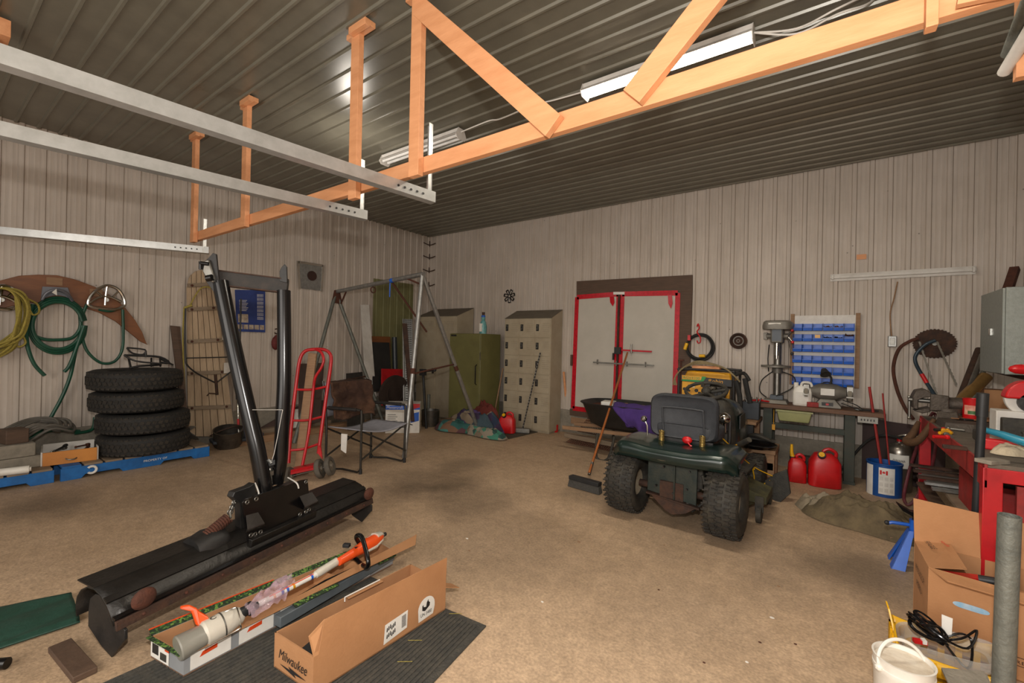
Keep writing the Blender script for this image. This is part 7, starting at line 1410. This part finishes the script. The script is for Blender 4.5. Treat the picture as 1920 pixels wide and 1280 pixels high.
# tool-brand carton
z2=.158
NL,NR,FR,FL=PZ(515,1185,z2),PZ(588,1232,z2),PZ(836,1090,z2),PZ(770,1057,z2)
for p in (NL,NR,FR,FL): p.z=.014
t=thing('tool_carton','long brown open carton with black script lettering in the foreground','carton',lerp(NL,FR,.5))
hB=z2-.014; carton(t,NL,NR,FR,FL,hB,'cardboard','cardin'); HB=UP*hB; d=(FR-NR).normalized(); o=d.cross(UP).normalized()
m=MB(); m.slab([NR+HB+d*.02,FR+HB,FR+HB+UP*.125+o*.005+d*.0,lerp(NR,FR,.06)+HB+UP*.125+o*.0,],tuple(-o*.004)); obj('raised_flap',m,'cardboard',t)
m=MB(); m.slab([NR+HB,NR+HB+d*.07,NR+HB+d*.05+UP*.12-o*.01,NR+HB-d*.005+UP*.07-o*.03],tuple(-o*.004)); obj('corner_tuck',m,'cardboard',t)
m=MB(); p=lerp(FL,FR,.6)+HB; m.slab([FR+HB*.8,FR+HB*.8-o*.08,FR-o*.06+HB*.5+d*.10,FR+HB*.5+d*.10],tuple(-UP*.004)); obj('end_flap',m,'cardboard',t)
m=MB(); m.slab([lerp(NL,FL,.45)+HB,lerp(NL,FL,.72)+HB,lerp(NL,FL,.72)+HB-UP*.001+o*.03,lerp(NL,FL,.45)+HB+o*.03],(0,0,.003)); obj('inner_flap',m,'cardboard',t)
e=(NR-NL).normalized(); en=-d*.0015; wE=(NR-NL).length
text('lettering','Milwaukee',NL+e*(wE*.14)+en+UP*(hB*.38),e,UP,.040,'ink',t,width=wE*.72,shear=.3)
m=MB(); P=[(0,0),(.42,.02),(.34,.10),(1.0,.02),(.56,-.04),(.64,-.13),(0,0)]; m.add([NL+e*(wE*(.16+.68*x))+en*1.5+UP*(hB*.22+hB*.8*y) for x,y in P[:-1]],[(0,1,2,3,4,5)]); obj('bolt_mark',m,'ink',t,smooth=0)
LS=(FR-NR).length
def sp(k,z,off=.0022): return NR+d*(LS*k)+UP*z+o*off
m=MB(); m.slab([sp(.46,.02),sp(.645,.035),sp(.65,.115),sp(.47,.105)],tuple(o*.0008)); obj('shipping_label',m,'label',t)
m=MB()
for k in range(11): m.slab([sp(.60,.048+.005*k,.0035),sp(.635,.05+.005*k,.0035),sp(.635,.0525+.005*k,.0035),sp(.60,.0505+.005*k,.0035)],tuple(o*.0004))
obj('barcode',m,'ink',t,kind='stuff')
m=MB()
for k in range(12): a=.48+.012*(k%6); z=.04+.03*(k//6)+.004*(k%3); m.slab([sp(a,z,.0035),sp(a+.009,z,.0035),sp(a+.009,z+.018,.0035),sp(a+.003,z+.018,.0035)],tuple(o*.0004))
obj('written_lines',m,'ink',t,kind='stuff')
m=MB(); P=[(.745,.02),(.875,.025),(.89,.06)]+[(.815+.075*math.cos(a),.075+.05*math.sin(a)) for a in [math.pi*k/10 for k in range(11)]]+[(.742,.06)]; m.slab([sp(x,z) for x,z in P],tuple(o*.0008)); obj('round_sticker',m,'label',t)
m=MB(); P=[(.775,.09),(.785,.095),(.787,.083),(.81,.078),(.815,.098),(.83,.110),(.832,.098),(.845,.09),(.842,.075),(.80,.06),(.775,.068)]; m.add([sp(x,z,.0036) for x,z in P],[tuple(range(len(P)))]); obj('horse_mark',m,'ink',t,smooth=0)
text('lettering','UN 3480',sp(.76,.04,.0034),d,UP,.016,'ink',t,width=LS*.10)
m=MB(); m.box(lerp(lerp(NL,NR,.6),lerp(FL,FR,.6),.12)+UP*.06,(.09,.10,.10),.3); obj('black_case',m,'blackpl',bev=.005,label='black case inside the near end of the brown script lettered carton',cat='case')
m=MB(); a=lerp(NL,FL,.43)+HB+o*.02+UP*.012; m.cyl(a,lerp(NL,FL,.70)+HB+o*.02+UP*.012,.003,n=6); m.cyl(a,a-UP*.02,.003,n=6); obj('white_wire',m,'label',label='thin white wire lying along the left edge of the brown carton',cat='wire')
# left foreground
m=MB(); a=PZ(112,1215,.0); b=PZ(160,1272,.0); m.beam(a+UP*.014,b+UP*.014,.075,.026); obj('wood_offcut',m,'wooddark',bev=.003,label='short dark wood offcut on the floor beside the near plow end',cat='wood')
m=MB(); m.ball(PZ(108,1214,.008),(.03,.015,.008),10); obj('wood_chip',m,'rust',label='small brown chip on the floor beside the wood offcut',cat='chip')
m=MB(); m.tube([PZ(-20,1246,.025),PZ(14,1243,.025)],.022,n=14); obj('black_grip',m,'blackgloss',label='end of a black rubber grip at the left frame edge',cat='grip')
def strip_(u,v):
    a=lerp(PZ(-60,1155,.0),PZ(133,1115,.0),u); b=lerp(PZ(-60,1240,.0),PZ(150,1170,0),u); p=lerp(a,b,v); return V((p.x,p.y,.012+.012*abs(math.sin(v*6.5+u*2))*(1 if .05<v<.95 else 0)))
m=MB(); m.grid(strip_,20,30); obj('green_tarp',m,mat('dark_green_tarp','17382b',.6,0,'22463a',9,.5,.3,60),solid=.006,smooth=1,label='folded dark green tarp strip on the floor left of the plow',cat='tarp')
for k in range(16):
    q=PZ(random.uniform(650,1500),random.uniform(1000,1250)); m=MB(); s=random.uniform(.004,.009); m.ball(q+UP*.003,(s*1.6,s,.003),6); obj('floor_debris',m,('label','wood','rust')[k%3],label='tiny %s fleck of debris on the open concrete floor'%('pale','tan','rusty')[k%3],cat='debris',group='flecks of debris on the floor')
for (px,py) in ((745,1240),(765,1200),(842,1150)):
    q=PZ(px,py,.018); m=MB(); m.cyl(q,q+V((.05,.04,0)),.0012,n=5); obj('straw',m,'rope',label='thin straw lying on the ribbed mat beside the brown carton',cat='straw',group='straws on the mat')
